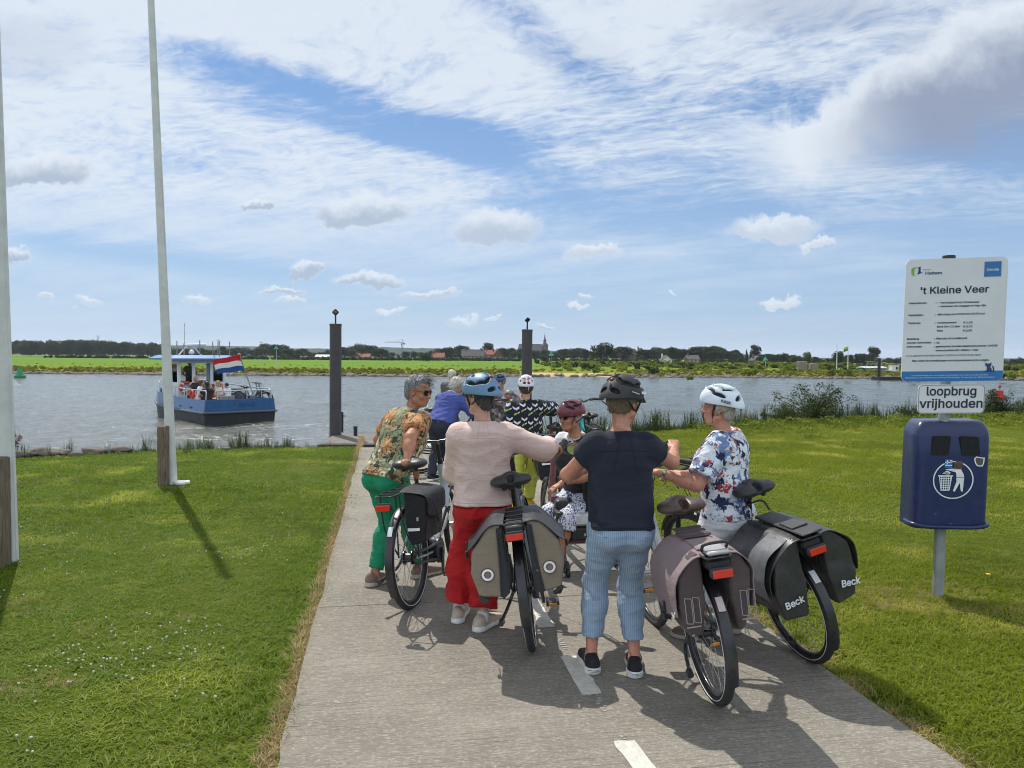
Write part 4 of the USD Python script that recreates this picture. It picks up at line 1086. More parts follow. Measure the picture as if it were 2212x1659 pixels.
    if rack:
        z = .835
        fr_ = [tube(curve([V(.24, sy * .05, z - .02), V(.1, sy * .065, z), V(-.30, sy * .065, z), V(-.345, sy * .03, z)], 14), .0065, 7) for sy in (-1, 1)] + [tube([V(x, -.065, z), V(x, .065, z)], .0055, 6) for x in (.12, .0, -.12, -.24)] + [tube([V(-.345, -.03, z), V(-.345, .03, z)], .0065, 6)]
        for sy in (-1, 1): fr_ += [tube([V(.02, sy * .066, z), V(0, sy * .075, R)], .006, 7), tube(curve([V(-.25, sy * .066, z), V(-.20, sy * .072, z - .25), V(0, sy * .078, R + .02)], 8), .006, 7)]
        rk = obj('rack', cat(fr_), M_BLK, root, smooth=40)
        if battery == 'rack':
            obj('rack_battery', bx(-.32, .16, -.058, .058, z - .066, z - .010, .014), M_PLA, root, smooth=40)
            obj('battery_end', bx(-.335, -.318, -.05, .05, z - .060, z - .016, .006), M_PLA, root)
        obj('lamp_bracket', bx(-.345, -.30, -.02, .02, z - .085, z - .064, .004), M_PLA, rk)
        lt = obj('tail_light', bx(-.372, -.335, -.056, .056, z - .094, z - .041, .011), M_PLA, root, smooth=40)
        obj('red_lens', bx(-.379, -.371, -.048, .048, z - .087, z - .049, .004), M_RED, lt, smooth=40)
    B.grips, B.sad, B.root = grips, B.w(sz + V(0, 0, .06)), root
    return B

def bag_pair(label, cat_, B, mat, flapm, drop=0.42, thick=0.15, x0=-.28, x1=.12, top=.845, splay=(0.03, 0.03), seed=1, taper=0.03, flapdrop=0.55, straps=True, flap_th=.005, gap=.075, amp=.006, sides=(1, -1), slope=.10, bridge=True):
    root = thing('pannier_bags', label, cat_, B.o, 90 + B.yaw, -B.lean)
    out = {}
    for i, sy in enumerate(sides):
        y0 = gap; y1 = gap + thick; sp = splay[i]
        # section seen from behind: level at the rack, falling away outwards, then hanging down
        sec = [(y0 + .02, top - .02), (y0 + thick * .45, top - .035), (y1 - .01 + sp * .4, top - slope - .02), (y1 - .02 + sp, top - drop * .62), (y1 - .045 + sp, top - drop + .03), (y0 + .035, top - drop + .015), (y0 + .015, top - drop * .6)]
        pts = []
        for x in (x0 + .02, x1 - .02):
            for y, z in sec:
                xx = x + (taper if x < -.05 else -taper) * np.clip((top - .15 - z) / drop, 0, 1)
                pts.append((xx, sy * y, z))
        b = obj('bag', soft_hull(pts, .018, amp, .026, seed + i), mat, root, smooth=50)
        zf = top - drop * flapdrop
        fl = [(sy * (y0 - .02), top + .006), (sy * (y0 + thick * .45), top - .010), (sy * (y1 + .012 + sp * .4), top - slope), (sy * (y1 + .016 + sp), top - drop * .45), (sy * (y1 + .012 + sp), zf)]
        if flapdrop < .45: fl = fl[:3] + [(sy * (y1 + .020 + sp), zf)]
        def sk(e, t): return np.stack([-.022 * e * np.clip(t - .45, 0, 1) * 2, (e * e) * .030 * np.clip(t - .6, 0, 1) * 2.5 - .016 * np.abs(e) ** 3 * np.clip(1 - t * 2, 0, 1)], 1)
        f = obj('flap', sheet(fl, x0 - .010, x1 + .012, flap_th, 12, .005, seed + i + 3, sk), flapm, root, smooth=50)
        if straps:
            xm = (x0 + x1) / 2
            obj('strap', sheet([(sy * (y1 + .022 + sp), zf + .05), (sy * (y1 + .022 + sp), zf - .02), (sy * (y1 - .005 + sp), top - drop * .92)], xm - .014, xm + .014, .003, 3, .001, 3), M_PLA, root)
            obj('buckle', bx(xm - .02, xm + .02, min(sy * (y1 + .024 + sp), sy * (y1 + .036 + sp)), max(sy * (y1 + .024 + sp), sy * (y1 + .036 + sp)), zf - .045, zf - .005, .004), M_PLA, root)
        out[sy] = (b, y0, y1, sp)
    if bridge: obj('bridge', bx(x0 + .05, x1 - .05, -gap, gap, top + .002, top + .012, .005), flapm, root, smooth=40)
    return root, out
def on_end(m, y, z, x, rz=0):
    """a flat mesh drawn in its xy plane, stood on the rear end of a bag, read from behind"""
    return frame(xf(m, rz=rz), V(x, y, z), V(0, -1, 0), V(0, 0, 1), V(-1, 0, 0))
def paint(name, col, rough=.6): return plain(name, col, rough, var=.06)

# where they stand: ground contact of the rear wheel, heading (degrees left of straight ahead), lean to the left
c1 = at(893, 1313); c2 = at(1151, 1400); c3 = at(1541, 1512); c4 = at(1742, 1424)
b1 = make_bike('pale blue grey step-through electric bicycle leaning beside the woman in green trousers', c1, -13, 5.5, plain('pale_blue_grey_paint', (0.36, 0.42, 0.46), 0.28, coat=0.5, var=.04), style='ebike', battery='mid', saddle_z=.97, steer=6, sticker=paint('pale_sticker', (.6, .66, .68)), bars='flat', display=False, mud_a=(-30, 170))
b2 = make_bike('black electric bicycle with brown bags seen straight from behind', c2, -1, 8.2, plain('charcoal_paint', (0.045, 0.052, 0.058), 0.35, coat=0.4), saddle_z=.98, downtube=.04, steer=-4, battery='rack', mirror='r', mirror_at=(.13, .02), mud_a=(-16, 165))
b3 = make_bike('silver bicycle with a brown saddle held by the woman in striped trousers', c3, 5, 7.5, plain('silver_frame_paint', (0.46, 0.50, 0.52), 0.3, coat=0.4, metal=.3), saddle_m=M_SADB, saddle_z=.96, steer=6, sticker=paint('red_white_sticker', (.62, .50, .52)), rimmat=M_BLK, mud_a=(-22, 165))
b4 = make_bike('dark bicycle with large black bags standing half on the right grass', c4, 13, 15, plain('anthracite_paint', (0.030, 0.032, 0.036), 0.4, coat=0.3), saddle_z=1.0, steer=16, sticker=paint('white_sticker', (.62, .66, .68)), mud_a=(-26, 165))

# bags ------------------------------------------------------------------
M_NYL = cloth('black_nylon', dye((0.016, 0.016, 0.020)), .62, 1400, .5)
M_BRN = cloth('taupe_canvas', dye((0.23, 0.19, 0.145)), .8, 900, .45)
M_GRY = cloth('slate_tarpaulin', dye((0.030, 0.032, 0.037)), .42, 1200, .5)
M_MAU = cloth('mauve_canvas', dye((0.235, 0.175, 0.185), .12), .8, 900, .4)
M_MAD = cloth('dark_plum_canvas', dye((0.085, 0.064, 0.066), .12), .8, 900, .4)
M_TARP = plain('black_tarpaulin', (0.022, 0.022, 0.024), 0.36, spec=.6, bump=.5, bscale=40)
M_TRIM = cloth('mauve_trim', dye((0.22, 0.165, 0.15)), .8, 900, .3)
M_WHT = plain('white_print', (0.66, 0.67, 0.69), .55, var=.08)
M_GYP = plain('grey_print', (0.30, 0.28, 0.28), .6, var=.08)

r1, o1 = bag_pair('black cloth bag with white reflective strip on the pale blue bicycle', 'bicycle bag', b1, M_NYL, M_NYL, drop=.37, thick=.15, splay=(.0,), seed=5, x0=-.20, x1=.17, top=.85, sides=(-1,), slope=.05, bridge=False)
b, y0, y1, sp = o1[-1]; sy = -1
obj('reflective_strip', on_end(ext(rrect(.085, .020, .003), .003), sy * (y0 + .055), .585, -.192), M_REFW, b)
obj('badge', on_end(ext(rrect(.016, .026, .004), .003), sy * (y0 + .09), .655, -.199), M_GYP, b)
r2, o2 = bag_pair('brown canvas double bicycle bag with a white ring on each end', 'bicycle bag', b2, M_BRN, M_GRY, drop=.42, thick=.15, splay=(.05, .03), seed=8, x0=-.32, x1=.08, taper=.01, flapdrop=.42, amp=.009, slope=.13, bridge=False)
for sy in (1, -1):
    b, y0, y1, sp = o2[sy]; yc = sy * ((y0 + y1) / 2 + sp * .6); zc = .565
    ring = Point(0, 0).buffer(.033, quad_segs=12).difference(Point(0, 0).buffer(.021, quad_segs=12))
    obj('white_ring', on_end(ext(ring, .004), yc, zc, -.322), M_REFW, b, smooth=30); obj('ring_rim', on_end(ext(Point(0, 0).buffer(.037, quad_segs=12).difference(Point(0, 0).buffer(.0331, quad_segs=12)), .0035), yc, zc, -.322), M_BLK, b)
    obj('side_seam', tube(curve([(-.322, sy * (y0 + .02), .80), (-.324, sy * (y0 + .03), .6), (-.312, sy * (y0 + .045), .43)], 10), .006, 6), M_GRY, b)
    obj('inner_panel', soft_hull([(-.318, sy * (y0 - .0), .81), (-.318, sy * (y0 + .02), .81), (-.312, sy * (y0 + .035), .42), (-.312, sy * y0, .45), (.06, sy * (y0), .81), (.06, sy * y0, .45)], .006, 0, .08), M_GRY, b, smooth=40)
    obj('corner_patch', soft_hull([(-.305, sy * (y1 + sp - .075), .415), (-.305, sy * (y1 + sp - .035), .44), (-.29, sy * (y1 + sp - .05), .41)], .012, 0, .02), M_PLA, b, smooth=True)
r3, o3 = bag_pair('mauve canvas double bicycle bag behind the brown saddle', 'bicycle bag', b3, M_MAD, M_MAU, drop=.40, thick=.098, splay=(.03, -.005), gap=.066, seed=13, x0=-.28, x1=.14, flapdrop=.80, taper=.04, amp=.006, slope=.09)
for sy in (1, -1):
    b, y0, y1, sp = o3[sy]; yc = sy * ((y0 + y1) / 2 + .02)
    for dy in (-.019, .019):
        po = Polygon([(-.013, -.055), (.013, -.06), (.013, .055), (-.013, .06)]); obj('printed_panel', on_end(ext(po.buffer(.004).difference(po.buffer(.0015)), .003), yc + dy, .585, -.286), M_GYP, b)
    obj('printed_line', on_end(ext(rrect(.07, .006, .001), .003), yc, .503, -.275), M_GYP, b)
    obj('reflective_corner', tube([(-.20, sy * (y1 + sp + .020), .56), (-.225, sy * (y1 + sp + .019), .54), (-.24, sy * (y1 + sp + .017), .57)], .004, 5), M_REFW, b)
obj('rack_strap', cat(bx(-.05, .16, -.07, .07, .862, .868, .002), [bx(x, x + .03, -.075, .075, .866, .873, .002) for x in (-.04, 0.04, .11)]), M_MAD, r3)
obj('battery_plate', bx(-.35, -.19, -.055, .055, .845, .868, .009), plain('grey_plastic', (.30, .31, .33), .4), r3, smooth=40)
obj('carry_loop', tube(curve([(-.28, .06, .86), (-.31, .05, .895), (-.31, -.05, .895), (-.28, -.06, .86)], 14), .008, 8), M_PLA, r3, smooth=True)
r4, o4 = bag_pair('large black tarpaulin double bicycle bag with lettering', 'bicycle bag', b4, M_TARP, M_TARP, drop=.43, thick=.135, splay=(.06, .035), seed=21, bridge=False, x0=-.32, x1=.14, flapdrop=.72, taper=.01, amp=.013, gap=.07, slope=.10)
M_REFG = plain('reflective_grey_print', (.13, .135, .145), .35, var=.25)
for sy in (1, -1):
    b, y0, y1, sp = o4[sy]; yc = sy * ((y0 + y1) / 2 + .035)
    tm = meshkit.text_mesh('Beck', .036, .004, True); tm.apply_translation([-tm.bounds[:, 0].mean(), 0, 0])
    obj('lettering', on_end(tm, yc, .505, -.332, rz=6 * sy), M_WHT, b)
y1, sp = o4[1][2:]
obj('tail_patch', sheet([(y1 - .09, .842), (y1 + .020 + sp * .4, .775), (y1 + .034 + sp, .66), (y1 + .032 + sp, .56)], -.29, -.12, .003, 6, .003, 5), M_REFG, r4, smooth=50)
obj('rack_plate', cat(bx(-.36, .12, -.062, .062, .856, .870, .006), bx(-.25, -.12, -.05, .05, .8695, .880, .004)), M_PLA, r4, smooth=40)
obj('carry_loop', tube(curve([(.16, .09, .86), (.20, .07, .91), (.20, -.05, .92), (.16, -.07, .86)], 14), .006, 8), M_PLA, r4, smooth=True)

# the bicycles further along the queue --------------------------------
b6 = make_bike('bicycle with black and grey bags beside the woman in yellow trousers', at(1180, 1120) * V(1, 1, 0) + V(.22, .25, 0), 4, 4, plain('dark_red_frame', (.16, .02, .022), .35), saddle_z=.95, mirror='l', mirror_at=(.0, .12), steer=0)
r6, o6 = bag_pair('black bag with a light grey flap on the bicycle beside the yellow trousers', 'bicycle bag', b6, M_NYL, cloth('light_grey_canvas', dye((.20, .20, .22)), .7), drop=.42, thick=.17, splay=(.06, .02), seed=31, flapdrop=.42, x0=-.30, x1=.12)
for sy in (1, -1):
    b, y0, y1, sp = o6[sy]; obj('reflective_strip', on_end(ext(rrect(.13, .02, .003), .004), sy * ((y0 + y1) / 2 + .03), .62, -.309), M_REFW, b)
b7 = make_bike('turquoise bicycle far along the path with its handlebar above the maroon helmet', V(1.15, 10.3, 0.012), 4, 5, plain('turquoise_paint', (.02, .42, .48), .3, coat=.4), saddle_z=.93, steer=30)
b8 = make_bike('bicycle facing the camera held by the woman with a blue helmet in the queue', V(-.22, 12.3, 0.012), 176, -3, M_BLK, saddle_z=.93, bars='flat')
b9 = make_bike('bicycle turned sideways held by the woman in the violet pullover', V(-1.35, 11.35, 0.012), -62, 3, plain('navy_paint', (.02, .03, .08), .35), saddle_z=.93)
# ================================================================== people waiting for the ferry
SK1 = skin_mat('skin_tanned', (0.36, 0.17, 0.10)); SK2 = skin_mat('skin_fair', (0.48, 0.26, 0.185)); SK3 = skin_mat('skin_ruddy', (0.46, 0.22, 0.15))
M_GLK = plain('dark_lens', (0.012, 0.010, 0.010), 0.06, coat=1.0); M_TORT = plain('tortoise_frame', (0.035, 0.014, 0.008), 0.25, coat=.4)
_g = NG(); M_GCL = _g.build('clear_lens', surface=_g.n('mix_closure', 'closure', fac=_g.n('fresnel', 'fac', IOR=1.45), closure1=_g.n('transparent_bsdf', 'BSDF', color=(.93, .95, .95)), closure2=_g.n('glossy_bsdf', 'BSDF', color=(1., 1., 1.), roughness=.03)))
M_GOLD = plain('thin_metal_frame', (.55, .42, .25), .3, metal=1.0)
M_STRAP = plain('black_webbing', (.014, .014, .015), .8)
M_LIN = plain('helmet_liner', (.010, .010, .011), .9)
M_SOLEW = plain('white_sole', (.62, .61, .58), .6, bump=.2, bscale=90)
M_WSOCK = cloth('white_sock', dye((.68, .68, .67)), .9)
def person(label, H): return thing('person', label, 'person', H.base)
VENTS = [(sg * az, el, L, w, sg * r) for sg in (-1, 1) for az, el, L, w, r in ((22, 52, .034, .012, 70), (48, 34, .040, .013, 12), (88, 30, .040, .013, 12), (128, 32, .042, .013, -10), (66, 62, .030, .010, 20), (152, 40, .030, .013, -60), (160, 8, .026, .013, -20))] + [(180, 62, .032, .011, 90)]

# ---- 1. the woman with wind-blown grey hair
def paisley(g, o):
    sc = g.map(o, scale=(1, 1, 1)); w = g.n('noise_texture', 'color', vector=sc, scale=9.0, detail=2.0)
    q = g.n('vector_math', 'vector', math_type='multiply_add', vector1=w, vector2=(.11, .11, .11), vector3=sc)
    v1 = g.n('voronoi_texture', 'distance', vector=q, scale=13.0); v2 = g.n('voronoi_texture', 'distance', feature='distance_to_edge', vector=q, scale=26.0)
    big = g.noise(o, 4.5, 2.0)
    c = g.mix(g.ss(big, .42, .58), (.30, .33, .20), (.52, .25, .10))
    c = g.mix(g.ss(g.noise(q, 16.0, 3.0, .6), .52, .60), c, (.045, .055, .035))
    c = g.mix(g.ss(v2, .05, .02), c, (.02, .022, .018))
    ring = g.mul(g.ss(v1, .34, .30), g.ss(g.noise(o, 5.5, 2.0), .5, .56))
    c = g.mix(ring, c, (.62, .64, .46)); c = g.mix(g.mul(g.ss(v1, .16, .12), g.ss(g.noise(o, 5.5, 2.0), .5, .56)), c, (.22, .27, .08))
    return c
f1 = at(818, 1262)
H1 = Human(V(f1[0] + .04, f1[1] - .02, .012), 1.58, yaw=-38, lean=25, twist=-4, head_yaw=-112, head_pitch=10, plump=1.03, hip=None, pelvis_off=(0.02, 0, 0))
H1.set_leg('l', V(f1[0] - .02, f1[1] - .06, .012), yaw=-40); H1.set_leg('r', V(f1[0] + .30, f1[1] + .16, .012), yaw=-44)
H1.set_arm('r', b1.sad + V(-.03, -.10, -.02), pole=V(-.25, -1, 0), palm_n=V(0.1, .2, -1), fwd=V(.6, .6, -.5), curl=.55)
H1.set_arm('l', b1.grips['l'][0] + V(-.03, -.03, .05), pole=V(-.5, .6, -1), palm_n=V(0, .3, -1), fwd=V(.3, 1, -.2))
p1 = person('woman with wind-blown grey hair, sunglasses and green trousers leaning over a bicycle', H1)
obj('body', H1.body_mesh(), SK1, p1, smooth=True)
g_H1_shirt = obj('shirt', m_H1_shirt := H1.garment('top', .016, .004, hem=.0, sleeve=.62, sleeve_grow=.014, neck_r=.088, hang=.176), cloth('paisley_print', paisley, .8), p1, smooth=True)
g_H1_trousers = obj('trousers', m_H1_trousers := H1.garment('legs', .007, .0035, waist=.06, ankle=.045, loose=.012, fscale=11, seed=4), cloth('green_cotton', dye((.010, .215, .105)), .8), p1, smooth=True)
H1.shoes(p1, cloth('taupe_suede', dye((.20, .14, .11)), .85), plain('beige_sole', (.42, .36, .27), .7), .27)
H1.hair(p1, hair_mat('grey_hair', (.13, .13, .135), (.74, .74, .75)), [((0, .040, -.030), (.082, .086, .094)), ((0, -.015, -.070), (.070, .082, .046)), ((.0, .085, .020), (.054, .032, .058)), ((.004, .108, .034), (.034, .028, .040))], 360, .075, tuple(V(.34, .05, .26)), 3, lambda q: np.minimum(np.maximum(q[..., 2] - .040 - .9 * np.clip(q[..., 1] - .05, 0, 1), -q[..., 1] - .085), 1), rough=.008, lock_r=.0045, rise=.05, jit=.10)
H1.glasses(p1, M_TORT, M_GLK, True, 1.12)
a, e, w = H1.arm['r']; d = nrm(w - e)
obj('wristwatch', tube([w - d * .028, w - d * .012], .034, 16), plain('bracelet_beads', (.35, .33, .28), .4, var=.6, scale=90), p1, smooth=40)

# ---- 2. the woman in the pink shirt
f2 = at(1025, 1366)
H2 = Human(V(f2[0] - .005, f2[1] + .04, .012), 1.53, yaw=4, lean=3, head_yaw=48, head_pitch=2, plump=.93, pelvis_off=(.05, .0, 0), shoulder_w=1.0)
H2.set_leg('l', at(990, 1345, .012) + V(.0, .05, 0), yaw=-5); H2.set_leg('r', at(1035, 1368, .012) + V(.02, .08, 0), yaw=-32)
H2.set_arm('r', b2.grips['r'][0] + V(.0, -.10, .055), pole=V(.9, -.6, -.5), palm_n=V(0, .25, -1), fwd=V(.75, .65, -.2), curl=.8)
H2.set_arm('l', V(f2[0] - .13, f2[1] + .36, 1.00), pole=V(-.15, -.5, -1), palm_n=V(0, .3, -1))
p2 = person('woman in a pale pink shirt, red trousers and a blue helmet seen from behind', H2)
obj('body', H2.body_mesh(), SK2, p2, smooth=True)
g_H2_shirt = obj('shirt', m_H2_shirt := H2.garment('top', .026, .0045, hem=.045, sleeve=1.55, sleeve_grow=.015, neck_r=.070, hang=.156, cuff=.016, fdir=(.8, .8, 2.2), fscale=7.0, seed=2, neck_off=(0, .012, 0)), cloth('pale_pink_linen', dye((.84, .655, .60), .05), .85, 900, .5, trans=.22), p2, smooth=True)
g_H2_trousers = obj('trousers', m_H2_trousers := H2.garment('legs', .008, .010, waist=.03, ankle=.065, loose=.036, fdir=(1.4, 1.4, 1.2), fscale=7.0, seed=7), cloth('red_cotton', dye((.40, .010, .014)), .75, 900, .6), p2, smooth=True)
H2.shoes(p2, cloth('beige_suede', dye((.46, .39, .31)), .85), M_SOLEW, .27, sock=M_WSOCK, sole_h=.036)
H2.hair(p2, hair_mat('dark_grey_hair', (.035, .033, .032), (.16, .15, .145)), [((0, .02, -.022), (.083, .095, .096)), ((0, -.045, -.060), (.064, .055, .040))], 160, .03, (0, 0, -.3), 4, lambda q: np.maximum(q[..., 2] - .025 - .3 * np.clip(q[..., 1], 0, 1), -q[..., 1] - .092), rough=.004, lock_r=.003, rise=.15)
H2.helmet(p2, plain('blue_helmet_shell', (.105, .205, .33), .45, var=.05), M_LIN, VENTS, 1.17, 0, visor=M_PLA, strap=M_STRAP, tail=.016)
c, fr, K = H2.hel; n = nrm(-fr[2] * .8 + fr[1] * .75)
obj('rear_vent_red', ball(c + (fr[1] * .085 - fr[2] * .078) * K, .014, 2, (1.2, 1, .8)), plain('red_vent', (.20, .02, .02), .4), p2, smooth=True)
a, e, w = H2.arm['r']; d = nrm(w - e); obj('bracelet', tube([w - d * .012, w - d * .008], .031, 16), M_GOLD, p2, smooth=True)

# ---- 3. the woman in the dark blue top
f3 = at(1322, 1462)
H3 = Human(V(f3[0], f3[1], .012), 1.545, yaw=4, lean=4, head_yaw=-42, head_pitch=4, plump=.91, pelvis_off=(.04, .0, 0), shoulder_w=.96)
H3.set_leg('l', at(1279, 1455, .012) + V(0, .06, 0), yaw=7); H3.set_leg('r', at(1374, 1463, .012) + V(0, .06, 0), yaw=-7)
H3.set_arm('r', V(.975, f3[1] + .44, 1.20), pole=V(.8, -.2, -1), palm_n=V(0, .3, -1), fwd=V(.1, .8, .5))
H3.set_arm('l', V(f3[0] - .10, f3[1] + .36, 1.10), pole=V(-1, -.3, -.6), palm_n=V(.5, .2, -1), fwd=V(.4, .9, .1))
p3 = person('woman in a dark navy top, striped trousers and a black helmet seen from behind', H3)
obj('body', H3.body_mesh(), SK3, p3, smooth=True)
g_H3_top = obj('top', m_H3_top := H3.garment('top', .020, .003, hem=.045, sleeve=.36, sleeve_grow=.016, neck_r=.060, hang=.160, seed=5, fscale=5, neck_off=(0, .01, 0)), cloth('navy_knit', dye((.014, .017, .030)), .85, 700, .3), p3, smooth=True)
def stripes(g, o):
    x, y, z = g.sep(o)
    t = g.m('sine', g.mul(x, 2 * math.pi / .0105))
    c = g.mix(g.ss(t, -.6, .6), (.195, .28, .40), (.325, .40, .495)); return g.mix(g.mul(g.noise(o, 7.0, 3.0), .35), c, (.20, .285, .40))
g_H3_trousers = obj('trousers', m_H3_trousers := H3.garment('legs', .010, .005, waist=.08, ankle=.10, loose=.004, fdir=(1, 1, 2.2), fscale=9.0, seed=11), cloth('striped_cotton', stripes, .8, 900, .45), p3, smooth=True)
H3.shoes(p3, cloth('black_mesh', dye((.018, .018, .021)), .7), M_SOLEW, .26, sole_h=.034)
for sd in 'lr':
    f, ft = H3.footf[sd]; r_ = V(f[1], -f[0], 0)
    obj('heel_patch', tube([ft + (r_ * math.sin(t) * .047 - f * (.038 + math.cos(t) * .054)) + V(0, 0, .026) for t in np.linspace(-.8, .8, 8)], .010, 8, flat=.4), plain('silver_patch', (.7, .7, .72), .2, metal=1.0), p3, smooth=True)
H3.hair(p3, hair_mat('light_brown_hair', (.10, .075, .05), (.34, .27, .19)), [((0, .01, -.022), (.082, .090, .094)), ((0, -.045, -.058), (.056, .036, .034))], 140, .026, (.1, -.1, -.3), 6, lambda q: np.maximum(q[..., 2] - .01, -q[..., 1] - .068), rough=.006, lock_r=.003, rise=.25)
H3.helmet(p3, plain('matt_black_helmet', (.020, .020, .022), .55, var=.08), M_LIN, VENTS, 1.18, 3, visor=M_PLA, strap=M_STRAP, tail=.014)
c, fr, K = H3.hel
obj('rear_vent_red', ball(c + (fr[1] * .070 - fr[2] * .092) * K, .015, 2, (1.3, 1, .9)), plain('dark_red_vent', (.09, .015, .02), .4), p3, smooth=True)
sd_ = fr[0] * .098; obj('badge', frame(ext(rrect(.040, .015, .005), .004), c + (fr[0] * .096 + fr[2] * .035 + fr[1] * .022) * K, fr[2] * -1 * -1, fr[1], fr[0]), M_WHT, p3)
obj('reflective_bar', tube([c + (fr[0] * .094 + fr[2] * t + fr[1] * (.016 - (t + .03) * .1)) * K for t in np.linspace(-.06, .0, 5)], .0025, 5), M_REFW, p3)

# ---- 4. the woman in the floral shirt
def floral(g, o):
    w = g.n('noise_texture', 'color', vector=o, scale=14.0, detail=3.0)
    q = g.n('vector_math', 'vector', math_type='multiply_add', vector1=w, vector2=(.07, .07, .07), vector3=o)
    m1 = g.noise(q, 17.0, 4.0, .65); m2 = g.noise(g.map(q, loc=(3, 1, 7)), 15.0, 4.0, .65); m3 = g.noise(g.map(q, loc=(9, 4, 2)), 15.0, 4.0, .65); big = g.noise(o, 5.0, 2.0); big2 = g.noise(g.map(o, loc=(5, 5, 5)), 6.0, 2.0)
    c = g.mix(g.ss(g.noise(o, 8.0, 3.0), .45, .6), (.72, .74, .78), (.60, .66, .74))
    c = g.mix(g.ss(g.add(m2, g.mul(big2, .35)), .72, .75), c, (.15, .22, .40))
    c = g.mix(g.ss(g.add(m1, g.mul(big, .5)), .80, .83), c, (.018, .026, .075))
    c = g.mix(g.ss(g.add(m3, g.mul(big2, -.5)), .345, .375), c, (.36, .055, .05))
    return c
f4 = at(1548, 1381)
H4 = Human(V(f4[0] + .03, f4[1], .012), 1.48, yaw=55, lean=3, twist=4, head_yaw=74, head_pitch=-2, plump=1.14, pelvis_off=(.02, .0, 0))
H4.set_leg('l', V(f4[0] - .10, f4[1] - .04, .012), yaw=70); H4.set_leg('r', V(f4[0] + .10, f4[1] + .12, .012), yaw=50)
H4.set_arm('l', V(.90, f4[1] - .10, 1.055), pole=V(.3, -.6, -1), palm_n=V(0, .3, -1), fwd=V(-1, .3, .1))
H4.set_arm('r', b4.grips['l'][0] + V(-.02, -.05, .04), pole=V(.5, .4, -1), palm_n=V(0, .2, -1), fwd=V(-.6, .7, 0))
p4 = person('woman in a blue and red floral shirt and white helmet talking in profile', H4)
obj('body', H4.body_mesh(), SK3, p4, smooth=True)
g_H4_shirt = obj('shirt', m_H4_shirt := H4.garment('top', .018, .005, hem=.03, sleeve=.78, sleeve_grow=.016, neck_r=.072, hang=.182, seed=15), cloth('floral_print', floral, .8, 900, .4), p4, smooth=True)
g_H4_trousers = obj('trousers', m_H4_trousers := H4.garment('legs', .010, .004, waist=.07, ankle=.14, loose=.018, seed=17), cloth('white_denim', dye((.66, .66, .70)), .8, 900, .4), p4, smooth=True)
H4.shoes(p4, cloth('olive_suede', dye((.13, .10, .07)), .85), plain('pale_sole', (.36, .32, .26), .7), .25)
H4.hair(p4, hair_mat('white_blond_hair', (.42, .38, .32), (.78, .75, .69)), [((0, .022, -.008), (.084, .092, .104)), ((0, -.04, -.055), (.066, .055, .040))], 260, .04, (.2, 0, -.2), 8, lambda q: np.minimum(np.maximum(q[..., 2] - .030 - .75 * np.clip(q[..., 1] - .03, 0, 1), -q[..., 1] - .075), 1), rough=.006, lock_r=.0032, rise=.25)
H4.helmet(p4, plain('white_helmet_shell', (.62, .70, .78), .28, coat=.5, var=.03), M_LIN, [(sg * az, el, L, w, sg * r) for sg in (-1, 1) for az, el, L, w, r in ((40, 45, .046, .011, 14), (82, 28, .050, .013, 14), (118, 50, .046, .011, -4), (70, 62, .040, .009, 12), (150, 22, .034, .014, -30))], 1.14, -4, strap=M_STRAP, tail=.012)
c, fr, K = H4.hel
tm = meshkit.text_mesh('KASK', .017, .003, True); tm.apply_translation([-tm.bounds[:, 0].mean(), 0, 0])
obj('lettering', frame(xf(tm, rz=-10), c + (-fr[0] * .0935 - fr[2] * .030 + fr[1] * .004) * K, -fr[2], fr[1], -fr[0]), M_BLK, p4)
H4.glasses(p4, M_GOLD, M_GCL, False, 1.05)
a, e, w = H4.arm['l']; d = nrm(w - e); obj('wristwatch', cat(tube([w - d * .035, w - d * .018], .031, 16)), plain('watch_metal', (.5, .46, .40), .3, metal=1.0), p4, smooth=40)

# ---- 5. the woman on the tricycle seat
T5 = V(.60, 6.35, .012)
def scribble(g, o):
    w = g.n('noise_texture', 'color', vector=o, scale=20.0, detail=2.0)
    q = g.n('vector_math', 'vector', math_type='multiply_add', vector1=w, vector2=(.03, .03, .03), vector3=o)
    return g.mix(g.ss(g.noise(g.map(q, scale=(1, 1, .6)), 80.0, 3.0, .6), .50, .55), (.66, .68, .74), (.05, .075, .22))
H5 = Human(T5, 1.50, yaw=132, lean=16, head_yaw=124, head_pitch=2, plump=1.04, seat=.63, pelvis_off=(.03, .03, 0))
_f, _r = H5.pf[2], H5.pf[0]
H5.set_leg('l', T5 + _f * .40 - _r * .09, pole=_f + V(0, 0, .6), yaw=132); H5.set_leg('r', T5 + _f * .38 + _r * .14, pole=_f + V(0, 0, .6), yaw=125)
H5.set_arm('l', V(T5[0] - .20, T5[1] - .33, .76), pole=V(.8, -.6, -.6), palm_n=V(0, 0, -1), fwd=V(-.8, -.4, -.4), curl=.3)
H5.set_arm('r', V(T5[0] - .14, T5[1] + .20, 1.00), pole=V(.2, .6, -1), palm_n=V(0, 0, -1), fwd=V(-1, .1, .1), curl=.7)
p5 = person('woman in sunglasses and a maroon helmet sitting sideways on a tricycle', H5)
obj('body', H5.body_mesh(), SK1, p5, smooth=True)
obj('shirt', H5.garment('top', .014, .004, hem=.03, sleeve=.45, sleeve_grow=.012, neck_r=.080, hang=.165, seed=23), cloth('white_cotton', dye((.64, .66, .70)), .8), p5, smooth=True)
obj('vest', H5.garment('top', .028, .004, hem=.02, neck_r=.105, hang=.175, seed=25, arms=False), M_NYL, p5, smooth=True)
obj('shorts', H5.garment('legs', .012, .004, waist=.10, ankle=.30, loose=.02, seed=27), cloth('blue_scribble_print', scribble, .8), p5, smooth=True)
H5.shoes(p5, M_GRIP, M_SOLEW, .25)
